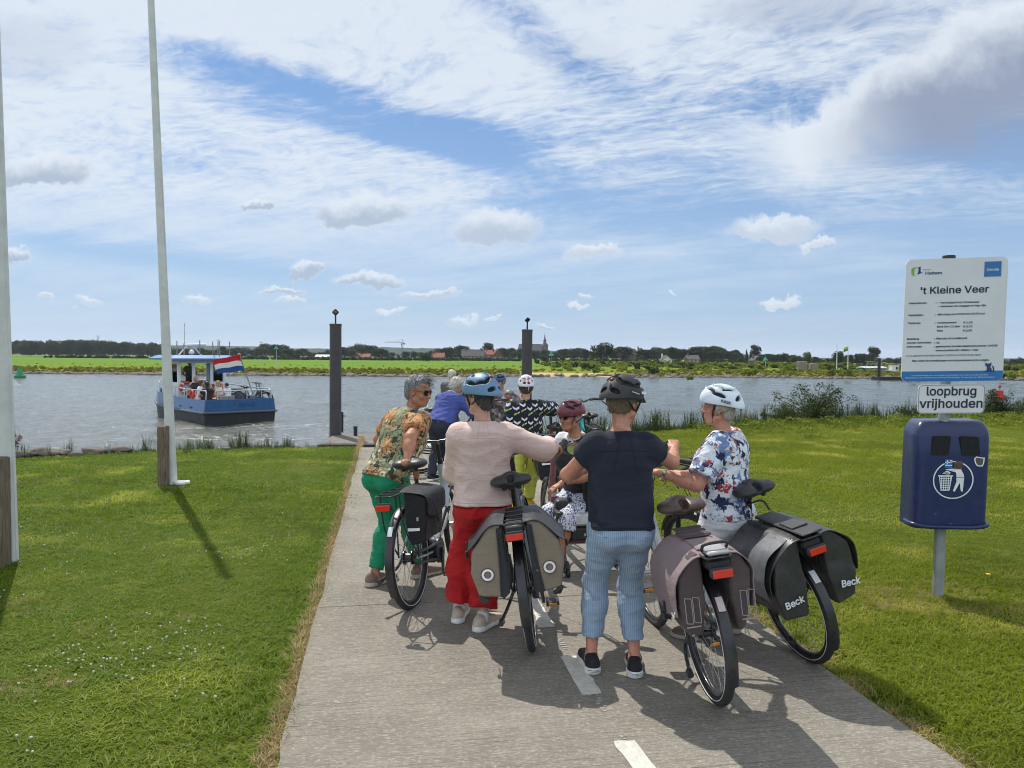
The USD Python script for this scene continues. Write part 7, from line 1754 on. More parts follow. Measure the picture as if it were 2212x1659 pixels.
belt(555, 1010, 44, lambda x: 752 + 7 * math.sin(x * .03) + (4 if x > 800 else 0), 450, 640, 'tree in the belt between the piles and the village', 'trees left of the village', [0, 1, 3, 0, 5])
belt(985, 1300, 30, lambda x: 756 + 4 * math.sin(x * .05), 450, 560, 'tree among the village houses', 'trees of the village', [0, 1, 3])
belt(1320, 1560, 30, lambda x: 754 + 4 * math.sin(x * .06), 400, 520, 'tree in the wood right of the big willow', 'trees right of the big willow', [0, 1, 0])
belt(1500, 1700, 24, lambda x: 752 + (x - 1500) * .06, 380, 480, 'tree in the wood behind the villas', 'trees behind the villas', [0, 1, 6])
belt(1650, 1960, 40, lambda x: 770 + 5 * math.sin(x * .04), 350, 460, 'tree in the low belt behind the far flagpoles', 'trees behind the far flagpoles', [0, 1, 3, 6], 785)
belt(2155, 2240, 12, lambda x: 774, 330, 400, 'tree beyond the far bank right of the sign', 'trees right of the sign', [0, 3, 4], 790)
# a far-off dark wood on the left and wooded hills on the horizon
pos_, idx_, yw_, sc_ = [], [], [], []
pts_ = {0: 0, 1: 1, 2: 2}
for i in range(170):
    px = rt.uniform(-60, 352); D = rt.uniform(600, 760); p = atd(px, 768, D); z = float(ground_z(p[0], D)); h = (atd(px, 735 + 8 * max(0, (px - 250) / 100) + rt.uniform(-3, 8), D)[2] - z)
    pos_.append((p[0], D, z)); idx_.append(int(rt.choice([0, 1, 2]))); yw_.append(rt.uniform(0, 6.28)); w_ = h * rt.uniform(.75, 1.1); sc_.append((w_, w_, h))
instancer('far_wood', [(leaf_cloud(lobes(k, s), 1100, .045, s), M_FOL[0]) for k, s in (('round', 1), ('round', 2), ('tall', 3))], pos_, idx_, yw_, sc_, 'continuous dark wood closing the far meadow on the left', 'wood')
hx = np.linspace(-5200, 3200, 420); hy = np.array([2300, 2500, 2800, 3300, 4200]); X, Y = np.meshgrid(hx, hy, indexing='ij')
nz = meshkit.fbm(np.stack([X / 420, Y / 900, 0 * X], -1), 5, 4); cb = meshkit.noise(np.stack([X / 17, Y / 17, 0 * X], -1), 8)
Z = (12 + 36 * nz) * np.array([0, .8, 1, 1.1, .2])[None, :] * (np.clip((1300 - X) / 900, .25, 1)) + 7 * cb - 6
I = np.arange(X.size).reshape(X.shape); hq = np.stack([I[:-1, :-1], I[1:, :-1], I[1:, 1:], I[:-1, 1:]], -1).reshape(-1, 4)
obj('hills', quads(np.stack([X, Y, Z], -1).reshape(-1, 3), hq), plain('forest_hill', (.030, .046, .030), 1.0, spec=.02, var=.35, scale=.02), smooth=False, kind='structure')

# ---- buildings
def brick(name, c1, c2, s=1.0):
    g = NG(); o = g.obj(); x, y, z = g.sep(o)
    b = g.n('brick_texture', 'color', vector=g.xyz(g.add(x, y), z), color1=c1, color2=c2, mortar=tuple(c * .8 + .05 for c in c1), scale=4.0 * s, mortar_size=.02, brick_width=.9, row_height=.3)
    return g.build(name, surface=g.n('principled_bsdf', 'BSDF', base_color=g.mix(g.mul(g.noise(o, .8, 4.0), .5), b, tuple(c * .6 for c in c1)), roughness=.9))
def tiles(name, col):
    g = NG(); o = g.obj(); x, y, z = g.sep(o); w = g.m('sine', g.mul(z, 22.0)); 
    return g.build(name, surface=g.n('principled_bsdf', 'BSDF', base_color=g.mix(g.add(g.mul(g.noise(o, 1.3, 4.0), .7), g.mul(w, .15)), tuple(c * .6 for c in col), tuple(min(1, c * 1.3) for c in col)), roughness=.85))
M_BRK = brick('brown_brick', (.12, .065, .045), (.16, .085, .055)); M_BRR = brick('red_brick', (.21, .075, .045), (.25, .10, .06)); M_PLW = plain('cream_render', (.60, .57, .48), .85, scale=2)
M_TRD = tiles('red_roof_tiles', (.24, .078, .048)); M_TGY = tiles('slate_roof_tiles', (.065, .066, .070)); M_TBR = tiles('brown_roof_tiles', (.12, .065, .05))
M_PANE = plain('dark_window_glass', (.02, .024, .03), .08, coat=1.0); M_WFR = plain('white_window_frame', (.62, .62, .60), .5)
def house(label, x0, x1, eave_y, ridge_y, D, wall, roof, gable=False, rows=1, cols=4, chim=1, depth=8.0, yaw=0, name='house', skylights=0):
    a, b = atd(x0, 780, D), atd(x1, 780, D); W = b[0] - a[0]; cx = (a[0] + b[0]) / 2; z = float(ground_z(cx, D)); he = atd((x0 + x1) / 2, eave_y, D)[2] - z; hr = atd((x0 + x1) / 2, ridge_y, D)[2] - z
    r = thing(name, label, 'house' if name == 'house' else name.replace('_', ' '), V(cx, D, z), yaw); d = depth / 2; w = W / 2
    if gable: pr = [(-w, 0), (w, 0), (w, he), (0, hr), (-w, he)]
    else: pr = None
    if gable:
        wl = obj('wall', xf(ext(Polygon(pr), depth, -d), rx=90), wall, r)
        v = np.array([(sx * (w + .3), y, he - .3 * (hr - he) / w) if k == 0 else (0, y, hr) if True else None for sx in (-1, 1) for k in (0, 1) for y in (-d - .3, d + .3)])
        rf = obj('roof', cat([quads(np.array([(sx * (w + .35), -d - .35, he - .35 * (hr - he) / w + .12), (0, -d - .35, hr + .12), (0, d + .35, hr + .12), (sx * (w + .35), d + .35, he - .35 * (hr - he) / w + .12), (sx * (w + .35), -d - .35, he - .35 * (hr - he) / w), (0, -d - .35, hr), (0, d + .35, hr), (sx * (w + .35), d + .35, he - .35 * (hr - he) / w)]), [(0, 1, 2, 3), (7, 6, 5, 4), (0, 4, 5, 1), (1, 5, 6, 2), (2, 6, 7, 3), (3, 7, 4, 0)]) for sx in (-1, 1)]), roof, r)
    else:
        wl = obj('wall', bx(-w, w, -d, d, 0, he), wall, r)
        rf = obj('roof', trimesh.convex.convex_hull(np.array([(sx * (w + .25), sy * (d + .4), he - .02) for sx in (-1, 1) for sy in (-1, 1)] + [(sx * (w + .25), sy * .05, hr) for sx in (-1, 1) for sy in (-1, 1)])), roof, r)
        for sgn in (-1, 1): pass
    hh = he / max(rows, 1)
    for j in range(rows):
        for i in range(cols):
            x = -w + W * (i + .5) / cols; zc = hh * (j + .55); ww, wh_ = min(.7, W / cols * .30), min(.75, hh * .30)
            f = obj('window', cat(bx(x - ww, x + ww, -d - .05, -d + .02, zc - wh_, zc - wh_ + .1), bx(x - ww, x + ww, -d - .05, -d + .02, zc + wh_ - .1, zc + wh_), bx(x - ww, x - ww + .1, -d - .048, -d + .02, zc - wh_ + .1, zc + wh_ - .1), bx(x + ww - .1, x + ww, -d - .048, -d + .02, zc - wh_ + .1, zc + wh_ - .1), bx(x - .04, x + .04, -d - .046, -d + .02, zc - wh_ + .1, zc + wh_ - .1)), M_WFR, r)
            obj('pane', bx(x - ww + .09, x + ww - .09, -d - .03, -d + .01, zc - wh_ + .09, zc + wh_ - .09), M_PANE, f)
    for c in range(chim): obj('chimney', bx(-w * .7 + c * w * 1.4 - .35, -w * .7 + c * w * 1.4 + .35, -.3, .4, hr - 1.0, hr + .9), wall, rf)
    for c in range(skylights): x = -w * .5 + c * w / max(1, skylights - 1) if skylights > 1 else 0; obj('skylight', xf(bx(-.5, .5, -.04, .04, -.6, .6), (x, -d * .52, he + (hr - he) * .48), rx=-math.degrees(math.atan2(d, hr - he))), M_PANE, rf)
    return r, w, he, hr, d
house('long brown brick house with a dark roof in the centre of the village', 998, 1046, 769, 755, 430, M_BRK, M_TGY, rows=2, cols=6, chim=2, depth=9)
house('red-roofed brick house touching the long dark-roofed one', 1046, 1074, 766, 756, 432, M_BRR, M_TRD, rows=1, cols=4, depth=8, skylights=2)
house('brick gable front with red tiles at the right end of the village row', 1062, 1087, 771, 757, 418, M_BRK, M_TRD, gable=True, rows=1, cols=2, depth=7)
house('small house with a bright orange tiled roof left of the village', 934, 960, 772, 762, 420, M_BRR, M_TRD, rows=1, cols=3, depth=7)
house('orange-roofed cottage, left one of two right of the left pile', 768, 782, 771, 763, 470, M_BRR, M_TRD, gable=True, rows=1, cols=1, depth=8)
house('orange-roofed cottage, right one of two right of the left pile', 784, 800, 771, 764, 480, M_BRK, M_TRD, rows=1, cols=2, depth=8)
house('low farm building with an orange roof behind the ferry flag', 652, 668, 775, 770, 520, M_BRK, M_TRD, rows=1, cols=2, chim=0, depth=8)
house('long low barn with a pale roof left of the left pile', 684, 718, 773, 766, 430, plain('barn_boards', (.16, .15, .13), .9), plain('pale_sheet_roof', (.42, .43, .42), .6), rows=1, cols=5, chim=0, depth=10, name='barn')
house('cream-coloured house with a dark roof behind the white helmet', 1427, 1448, 777, 768, 370, M_PLW, M_TGY, gable=True, rows=1, cols=2, depth=8)
house('brown villa with a hipped slate roof right of the cream house', 1482, 1507, 776, 767, 370, M_BRR, M_TGY, rows=2, cols=3, chim=1, depth=8)
house('villa with a steep slate roof under the tallest dark tree', 1623, 1645, 778, 769, 350, M_BRK, M_TGY, gable=True, rows=1, cols=3, depth=8)
house('large brick hall with a steep slate roof right of the big willow', 1338, 1370, 766, 753, 420, M_BRR, M_TGY, rows=2, cols=4, chim=1, depth=11, name='hall')
house('small stepped-gable house beside the brick hall', 1376, 1390, 762, 752, 440, M_BRK, M_TGY, gable=True, rows=1, cols=1, depth=8)
sh_ = house('bright blue shed with a pale roof on the far bank', 1861, 1905, 794.5, 791, 130, plain('shed_blue', (.012, .14, .40), .5), plain('pale_shed_roof', (.45, .47, .47), .5), rows=0, cols=0, chim=0, depth=2.6, name='shed')
obj('door', bx(-.35, .25, -1.35, -1.29, .02, .60), plain('shed_door_blue', (.010, .10, .31), .5), sh_[0])
ct = atd(1930, 805, 121); zc_ = float(ground_z(ct[0], 121)); cn_ = thing('site_cabin', 'white site cabin just left of the sign on the far bank', 'cabin', V(ct[0], 121, zc_))
obj('wall', bx(-.5, .5, -.6, .6, 0, 1.0, .03), M_CWHT, cn_); obj('roof', bx(-.55, .55, -.65, .65, 1.002, 1.06, .02), M_PLW, cn_); obj('window', bx(.05, .35, -.63, -.59, .4, .8), M_PANE, cn_)
# church
D = 900; a = atd(1120, 770, D); b = atd(1184, 770, D); zb = -.4
ch = thing('church', 'church with a long grey roof and a spired tower behind the right pile', 'church', V(b[0] - 4, D, zb), 0)
def hz(y): return atd(1150, y, D)[2] - zb
L_ = b[0] - a[0]; eav, rdg = hz(757), hz(743)
wl = obj('wall', bx(-L_ + 3, -3.8, -7, 7, 0, eav), M_BRK, ch)
obj('nave_roof', trimesh.convex.convex_hull(np.array([(x, sy * 7.6, eav - .1) for x in (-L_ + 2.6, -3.6) for sy in (-1, 1)] + [(x, 0, rdg) for x in (-L_ + 4.5, -3.6)])), M_TGY, ch)
for i in range(6):
    x = -L_ + 6 + i * 4.2; w_ = obj('window', ext(Polygon([(-.7, 0), (.7, 0), (.7, 3), (0, 4.2), (-.7, 3)]), .3), M_PANE, wl); UsdGeom.Xformable(w_).AddTranslateOp().Set(Gf.Vec3d(float(x), -7.05, 2.2)); UsdGeom.Xformable(w_).AddRotateXOp().Set(90.0)
tw = obj('tower', bx(-3.6, 3.6, -3.6, 3.6, 0, hz(747)), M_BRK, ch)
t0, t1, t2, t3 = hz(747), hz(741), hz(733), hz(722)
def octa(r, z): return [(r * math.cos(k * math.pi / 4 + .39), r * math.sin(k * math.pi / 4 + .39), z) for k in range(8)]
def loft(rs): 
    v = [p for r, z in rs for p in octa(r, z)]; return quads(np.array(v), [(i * 8 + j, i * 8 + (j + 1) % 8, (i + 1) * 8 + (j + 1) % 8, (i + 1) * 8 + j) for i in range(len(rs) - 1) for j in range(8)])
obj('spire', cat(loft([(4.9, t0), (4.1, t0 + 1.2), (2.2, t1), (1.7, t1 + 1), (1.7, t2 - 1.5), (2.0, t2 - 1.2), (1.1, t2), (.35, t3 - 1), (.05, t3)]), tube([(0, 0, t3 - 1), (0, 0, t3 + 2.5)], .12, 5)), M_TGY, ch)
for sx in (-1.5, 1.5): obj('belfry_opening', bx(sx - .6, sx + .6, -3.75, -3.5, t0 - 4, t0 - 1.2), M_PANE, tw)
# crane, masts, beacons, flagpoles
def lattice(root, p0, p1, w, n, mat, name='mast'):
    p0, p1 = V(*p0), V(*p1); d = nrm(p1 - p0); u = nrm(np.cross(d, V(0, 1, 0) if abs(d[1]) < .9 else V(1, 0, 0))); v = np.cross(d, u); ms = []
    C = [u * sx * w + v * sy * w for sx, sy in ((-1, -1), (1, -1), (1, 1), (-1, 1))]; r = w * .16
    for c in C: ms.append(tube([p0 + c, p1 + c], r, 4))
    L = p1 - p0
    for i in range(n):
        for k in range(4): ms.append(tube([p0 + L * i / n + C[k], p0 + L * (i + 1) / n + C[(k + 1) % 4]], r * .7, 3))
    return obj(name, cat(ms), mat, root)
M_CRN = plain('crane_steel', (.14, .15, .16), .6)
D = 900; c0 = atd(869, 764, D); zt = atd(869, 741, D)[2]; xe = atd(831, 741, D)[0] - c0[0]; xr = atd(873, 741, D)[0] - c0[0]
cr = thing('tower_crane', 'tower crane with a long jib above the trees left of the village', 'crane', V(c0[0], D, -.4)); lattice(cr, (0, 0, 0), (0, 0, zt + .4), .8, 16, M_CRN); lattice(cr, (xr, 0, zt + 1), (xe, 0, zt + 1.2), .55, 18, M_CRN, 'jib')
obj('counterweight', bx(xr - 1, xr + 1.2, -.8, .8, zt - 1.2, zt + .3), M_CRN, cr); obj('cab', bx(-1.5, -.5, -.9, .9, zt - 2, zt - .2), M_CRN, cr); obj('apex', cat(tube([(-.3, 0, zt + 1), (0, 0, zt + 5)], .25, 4), tube([(0, 0, zt + 5), (xe * .5, 0, zt + 1.6)], .10, 4), tube([(0, 0, zt + 5), (xr, 0, zt + 1.4)], .10, 4)), M_CRN, cr)
for px, ty, lb_ in ((472, 733, 'slim lattice mast on the skyline above the ferry roof'), (564, 737, 'far pylon on the skyline left of the conifer'), (911, 750, 'twin-topped far pylon right of the crane'), (212, 724, 'faint lattice pylon above the wood on the left')):
    D = 1500; p = atd(px, 760, D); h = atd(px, ty, D)[2]; ms = thing('lattice_mast', lb_, 'mast', V(p[0], D, -.4)); lattice(ms, (0, 0, 0), (0, 0, h), .8, 14, M_CRN); obj('cross_arm', cat(tube([(-4, 0, h * .92), (4, 0, h * .92)], .3, 4), tube([(-3, 0, h * .8), (3, 0, h * .8)], .3, 4)), M_CRN, ms)
M_GRNB = plain('beacon_green', (.02, .26, .14), .5)
for px, ty, by, lb_ in ((597, 747, 797, 'green cone beacon on a thin pole standing left of the left pile'), (1191, 760, 807, 'green cone beacon on a pole right of the right pile'), (1653, 771, 806, 'thin green-topped beacon pole on the right far bank')):
    q = at(px, by, -.7); h = atd(px, ty, q[1])[2] + .7; bc_ = thing('channel_beacon', lb_, 'beacon', V(q[0], q[1], -.75)); obj('pole', tube([(0, 0, 0), (0, 0, h)], .05, 8), M_GRNB if 'thin' not in lb_ else M_RAIL, bc_); obj('cone', tube([(0, 0, h - .55), (0, 0, h + .1)], [.42, .02], 14), M_GRNB, bc_)
for px, ty, lb_ in ((1807, 743, 'white flagpole without a flag on the far bank'), (1831, 747, 'white flagpole flying a small yellow-green flag on the far bank')):
    q = at(px, 804, -.45); h = atd(px, ty, q[1])[2] + .45; fp = thing('flagpole', lb_, 'flagpole', V(q[0], q[1], -.45)); obj('pole', tube([(0, 0, 0), (0, 0, h)], [.085, .05], 8), M_CWHT, fp)
    if 'flying' in lb_:
        for k, cc in enumerate(((.50, .42, .05), (.04, .16, .05))): obj('flag_stripe', quads(np.array([(-.05 - u * .7, .06 * math.sin(u * 6), h - .1 - k * .36 - t * .36 - .25 * u) for u in np.linspace(0, 1, 6) for t in (0, 1)]), [(2 * i, 2 * i + 1, 2 * i + 3, 2 * i + 2) for i in range(5)]), plain(f'far_flag_{"yellow" if k == 0 else "green"}', cc, .8), fp)
# far landing with gangway
q = at(1895, 821, WATER); fl2 = thing('far_landing', 'dark landing stage with a sloping railed gangway on the far bank', 'landing stage', V(q[0] + 3.5, q[1] + .5, WATER))
obj('pontoon', bx(-3.5, 7, -1.2, 1.2, -.3, .45), M_HBLK, fl2); obj('pile', tube([(-3.2, -.3, -1), (-3.2, -.3, 2.9)], .2, 12), M_HBLK, fl2)
rl = [tube([(-4.2, 1.6, 1.5 + o_), (5.5, 1.6, .6 + o_)], .03, 5) for o_ in (0, 1.0)] + [tube([(-4.2 + 9.7 * i / 16, 1.6, 1.5 - .9 * i / 16), (-4.2 + 9.7 * (i + .8) / 16, 1.6, 2.5 - .9 * (i + .8) / 16)], .022, 4) for i in range(16)]
obj('gangway', cat(rl), M_RAIL, fl2)
obj('equipment', cat(ball((1.0, 0, .75), .4, 1), ball((2.2, 0, .75), .42, 1)), plain('rusty_red', (.22, .05, .03), .8), fl2)
# two lumps of machinery left of the far flagpoles
for px, s_, lb_ in ((1733, 1.25, 'brownish stone block on the far bank under the light green trees'), (1757, .95, 'small grey hooded object left of the far flagpoles')):
    q = at(px, 803, -.45); r_ = thing('marker_stone', lb_, 'stone', V(q[0], q[1], -.5)); obj('block', soft_hull([(x * s_ * .5, y * .4, z * s_ * 1.3) for x in (-1, .8) for y in (-1, 1) for z in (0, 1)], .2, .08, .2), plain('grey_stone', (.20, .175, .15), .9, var=.3), r_); obj('foot', bx(-.8, .8, -.5, .5, 0, .25), plain('grey_stone', (.20, .175, .15), .9), r_)
# the hedge in front of the village, reeds and herbs along the far water's edge, boulders at its foot
def scatter_strip(name, x0, x1, fn, n, protos_, smin, smax, label, cat_, seed, parent=None):
    r = np.random.default_rng(seed); pos, idx, yw, sc = [], [], [], []
    while len(pos) < n:
        x = r.uniform(x0, x1); y, z, keep = fn(x, r)
        if not keep: continue
        pos.append((x, y, z)); idx.append(r.integers(len(protos_))); yw.append(r.uniform(0, 6.28)); s = r.uniform(smin, smax); sc.append((s * r.uniform(.8, 1.3), s * r.uniform(.8, 1.3), s * r.uniform(.7, 1.25)))
    return instancer(name, protos_, pos, idx, yw, sc, label, cat_)
bushm = [leaf_cloud(lobes('bush', s), 160, .16, s) for s in (31, 32, 33)]
M_HERB = [foliage('yellow_green_herbs', (.19, .205, .025), (.36, .34, .055)), foliage('green_herbs', (.13, .18, .018), (.27, .30, .04)), foliage('hedge_leaves', (.020, .042, .012), (.045, .075, .02))]
scatter_strip('far_bank_herbs', -95, 105, lambda x, r: ((y := far_y(x) + 3 + abs(r.normal(0, 4.5))), float(ground_z(x, y)) - .1, not (abs(x - 9) < 8 and y < far_y(x) + 9)), 3600, [(bushm[i], M_HERB[i % 2]) for i in (0, 1, 2)] + [(bushm[0], M_HERB[0])], .22, .55, 'yellow and green herbs covering the slope of the far bank', 'herbs', 1)
scatter_strip('far_meadow_tussocks', -150, 190, lambda x, r: ((y := 112 + 70 * r.uniform(0, 1) ** 1.5), float(ground_z(x, y)) - .25, x > 15 + r.normal(0, 12) or r.uniform() < .25), 3000, [(bushm[i], M_HERB[i % 2]) for i in (0, 1, 2)], .20, .5, 'rough grass tussocks on the far meadow', 'tussocks', 2)
scatter_strip('far_hedge', -235, 240, lambda x, r: ((y := 395 + r.normal(0, 6)), -.5, True), 900, [(bushm[i], M_HERB[2]) for i in (0, 1, 2)], 1.2, 2.0, 'low dark hedge and reeds along the back of the far meadow', 'hedge', 3)
scatter_strip('far_reeds', 8, 160, lambda x, r: ((y := 200 + r.normal(0, 45)), -.5, True), 1500, [(bushm[i], M_HERB[1 + i % 2]) for i in (0, 1, 2)], .7, 1.35, 'green reeds behind the right part of the far meadow', 'reeds', 4)
rockm = []
for s in range(3):
    m = trimesh.creation.icosphere(2, .5); m.vertices *= 1 + .55 * (meshkit.noise(m.vertices * 2.2 + s * 9, s) - .5)[:, None]; m.vertices *= V(1.2, 1, .7); rockm.append(m)
M_ROCK = plain('bank_stone', (.135, .115, .095), .9, var=.35, scale=3)
scatter_strip('far_bank_stones', -100, 105, lambda x, r: ((y := far_y(x) + abs(r.normal(0, 1.3)) * (2.0 if 12 < x < 40 else 1)), float(ground_z(x, y)) + .02, abs(x - 8) > 7 or r.uniform() < .2), 1500, [(m, M_ROCK) for m in rockm], .3, .9, 'loose stones along the far waterline', 'stones', 5)
# ================================================================== lawn, reeds and shrubs on the near bank
def blades_mat(name, cols, straw=.16, trans=.35):
    g = NG(); p = g.pos(); isl = g.n('geometry', 'random_per_island')
    n = g.noise(p, .9, 4.0, .6); n2 = g.noise(p, 4.5, 3.0, .6)
    c = g.mix(g.add(g.mul(g.m('power', isl, 1.4), .8), g.mul(g.sub(n2, .5), .5)), cols[0], cols[1])
    c = g.mix(g.mul(g.ss(n, .5, .72), .75), c, cols[2])
    c = g.mix(g.mul(g.ss(g.noise(p, .55, 5.0, .65), .52, .36), .55), c, tuple(v * .5 for v in cols[0]))
    c = g.mix(g.mul(g.ss(n2, .62, .78), .5), c, tuple(v * .5 for v in cols[0]))
    dry = g.ss(g.add(isl, g.mul(g.sub(n, .5), .9)), 1 - straw, 1 - straw + .06)
    c = g.mix(dry, c, (.48, .39, .18))
    d = g.n('principled_bsdf', 'BSDF', base_color=c, roughness=.6, specular_ior_level=.3)
    return g.build(name, surface=g.n('mix_closure', 'closure', fac=trans, closure1=d, closure2=g.n('translucent_bsdf', 'BSDF', color=c)))
def tuft(n, R, h0, h1, w, lean, seed, segs=2):
    r = np.random.default_rng(seed); v, f = [], []
    for k in range(n):
        a, q = r.uniform(0, 6.28), R * math.sqrt(r.uniform()); x, y = q * math.cos(a), q * math.sin(a); h = r.uniform(h0, h1); t = r.uniform(0, 6.28); d = V(math.cos(t), math.sin(t), 0); sd = V(-d[1], d[0], 0) * w * r.uniform(.6, 1.3); l = h * abs(r.normal(0, lean)); b = len(v); o = V(x, y, -.01)
        for s in range(segs): u = s / segs; v += [o + d * l * u * u + V(0, 0, h * u) - sd * (1 - u * .5), o + d * l * u * u + V(0, 0, h * u) + sd * (1 - u * .5)]
        v.append(o + d * l + V(0, 0, h * (1 - .25 * min(1, l / h))))
        for s in range(segs - 1): i = b + 2 * s; f += [(i, i + 1, i + 3), (i, i + 3, i + 2)]
        i = b + 2 * (segs - 1); f.append((i, i + 1, i + 2))
    return TM(v, f)
M_BLADE = blades_mat('lawn_blades', ((.140, .220, .009), (.40, .54, .036), (.47, .50, .07)), .20, .5)
M_BLADR = blades_mat('right_lawn_blades', ((.210, .260, .014), (.53, .58, .055), (.62, .55, .12)), .32, .5)
def on_path(x, y, m=0.0):
    s = x * PN[0] + y * PN[1]; return (PL - m < s) & (s < PR + m)
def lawn(name, label, side, y0, y1, step, sc, protos_, seed):
    r = np.random.default_rng(seed); ys = np.arange(y0, y1, step); pos = []
    for y in ys:
        lim = .76 * y + 1.2; xs_ = np.arange(-lim, lim, step); x = xs_ + r.uniform(-.5, .5, len(xs_)) * step; yy = y + r.uniform(-.5, .5, len(xs_)) * step
        s = x * PN[0] + yy * PN[1]; k = (s < PL - .07) if side < 0 else (s > PR + .07)
        k &= yy < bank_y(x) - .15
        pos += list(zip(x[k], yy[k]))
    pos = np.array(pos); z = ground_z(pos[:, 0], pos[:, 1]); n = len(pos)
    hf = .55 + .7 * meshkit.fbm(np.column_stack([pos * .8, z]), 3, 2)
    return instancer(name, protos_, np.column_stack([pos, z + .0]), r.integers(0, len(protos_), n), r.uniform(0, 6.28, n), np.column_stack([np.full(n, sc), np.full(n, sc), sc * hf * (1.15 if side > 0 else 1.0)]), label, 'grass')
near_t = [tuft(150, .17, .012, .046, .0036, 1.25, s) for s in (1, 2, 3, 4)]
mid_t = [tuft(150, .30, .016, .056, .0060, 1.3, s) for s in (5, 6, 7)]
lawn('grass', 'short mown grass left of the path, near the camera', -1, 2.6, 8.0, .155, 1.0, [(m, M_BLADE) for m in near_t], 1)
lawn('grass', 'short mown grass left of the path, towards the water', -1, 8.0, 17, .27, 1.0, [(m, M_BLADE) for m in mid_t], 2)
lawn('grass', 'drier mown grass right of the path, near the camera', 1, 2.6, 8.0, .155, 1.0, [(m, M_BLADR) for m in near_t], 3)
lawn('grass', 'drier mown grass right of the path, towards the water', 1, 8.0, 27, .29, 1.1, [(m, M_BLADR) for m in mid_t], 4)
# straw-coloured fringe along both edges of the slabs
M_STRAW = blades_mat('straw_blades', ((.42, .29, .14), (.62, .47, .25), (.52, .39, .19)), .5, .2)
r = np.random.default_rng(5); pos = []
for side in (-1, 1):
    for s in np.arange(1.6, 17, .035):
        wv = .05 * meshkit.noise(V(s * 1.7, side * 9, 0)[None], 5)[0]
        p = path_pt(s + r.uniform(-.03, .03), (PL + .005 - wv * .6 - abs(r.normal(0, .020))) if side < 0 else (PR + .01 + wv * .6 + abs(r.normal(0, .032))))
        if side < 0 or r.uniform() < .6: pos.append(p)
pos = np.array(pos)
straw_t = [tuft(46, .055, .015, .045, .0017, 1.4, s) for s in (11, 12, 13)]
instancer('dry_fringe', [(m, M_STRAW) for m in straw_t], pos, r.integers(0, 3, len(pos)), r.uniform(0, 6.28, len(pos)), r.uniform(.7, 1.25, len(pos)), 'dead straw-coloured grass fringe along the slab edges', 'dry grass')
# straw scattered on thin patches of the lawn and by the sign post
pos = []
for (cx, cy), R, n in (((sb[0], sb[1]), .42, 150), (tuple(at(75, 1478)[:2]), .16, 40), (tuple(at(1960, 1300)[:2]), .35, 60), (tuple(at(355, 1052)[:2]), .14, 30), (tuple(at(60, 1310)[:2]), .22, 30), (tuple(at(300, 1350)[:2]), .25, 30)):
    for _ in range(n): a, q = r.uniform(0, 6.28), R * math.sqrt(r.uniform()); pos.append((cx + q * math.cos(a) * 1.6, cy + q * math.sin(a), 0))
pos = np.array(pos); instancer('dry_patches', [(m, M_STRAW) for m in straw_t], pos, r.integers(0, 3, len(pos)), r.uniform(0, 6.28, len(pos)), r.uniform(.6, 1.0, len(pos)) * .7, 'patches of dead cut grass lying on the lawn', 'dry grass')
# clover heads
fl_m = cat(ball((0, 0, .020), .0066, 1, (1, 1, .8)), tube([(0, 0, 0), (.002, 0, .016)], .001, 3))
pos = []
for k in range(1000):
    x0_, y0_ = (r.uniform(0, 640), r.uniform(985, 1655)) if k < 1700 else (r.uniform(1640, 2212), r.uniform(920, 1420))
    p = at(x0_, y0_); dn = meshkit.fbm(V(p[0] * .9, p[1] * .9, 3)[None], 3, 7)[0]
    if r.uniform() < (dn - .42) * 2.2 and not on_path(p[0], p[1], .15) and p[1] < bank_y(p[0]): pos.append((p[0], p[1], 0))
pos = np.array(pos); instancer('clover_flowers', [(fl_m, plain('clover_white', (.46, .46, .38), .8))], pos, np.zeros(len(pos), int), r.uniform(0, 6.28, len(pos)), r.uniform(.7, 1.2, len(pos)), 'small white clover flowers scattered over the lawn', 'flowers')
q = at(2134, 1262); yf = thing('yellow_flower', 'single yellow flower in the grass right of the sign post', 'flower', V(q[0], q[1], 0)); obj('head', xf(ball((0, 0, .05), .017, 2, (1, 1, .35)), (0, 0, .03)), plain('petal_yellow', (.65, .42, .01), .6), yf, smooth=True); obj('stalk', tube([(0, 0, 0), (0, .004, .05)], .0018, 4), M_FOL[2], yf)
# tall grass and reeds along the edge of the bank
M_REED = blades_mat('reed_blades', ((.045, .075, .018), (.115, .150, .040), (.17, .16, .06)), .20)
reed_t = [tuft(26, .10, .20, .62, .006, .42, s, 3) for s in (21, 22, 23)]; low_t = [tuft(60, .16, .07, .22, .004, .6, s, 3) for s in (24, 25)]
pos, sc, idx = [], [], []
for k in range(2000):
    px = r.uniform(-60, 2260); q = at(px, 960); x = q[0] if px < 1000 else None
    if x is None: t = r.uniform(); x = -1 + 21 * t
    y = bank_y(x) + r.normal(.15, .28)
    if on_path(x, y, .25) and y < 17: continue
    if -2.7 < x < -.6: continue
    right = x > 1; d = meshkit.fbm(V(x * .8, 4, 0)[None], 3, 3)[0]
    if d < (.40 if right else .46) and r.uniform() < .6: continue
    tall = r.uniform() < (.40 if right else .18)
    pos.append((x, y, float(ground_z(x, y)))); idx.append(r.integers(0, 3) if tall else 3 + r.integers(0, 2)); sc.append(r.uniform(.6, 1.3) * (1.15 if right else .62))
instancer('bank_grass', [(m, M_REED) for m in reed_t + low_t], pos, idx, r.uniform(0, 6.28, len(pos)), sc, 'tall grass and reeds fringing the edge of the near bank', 'tall grass')
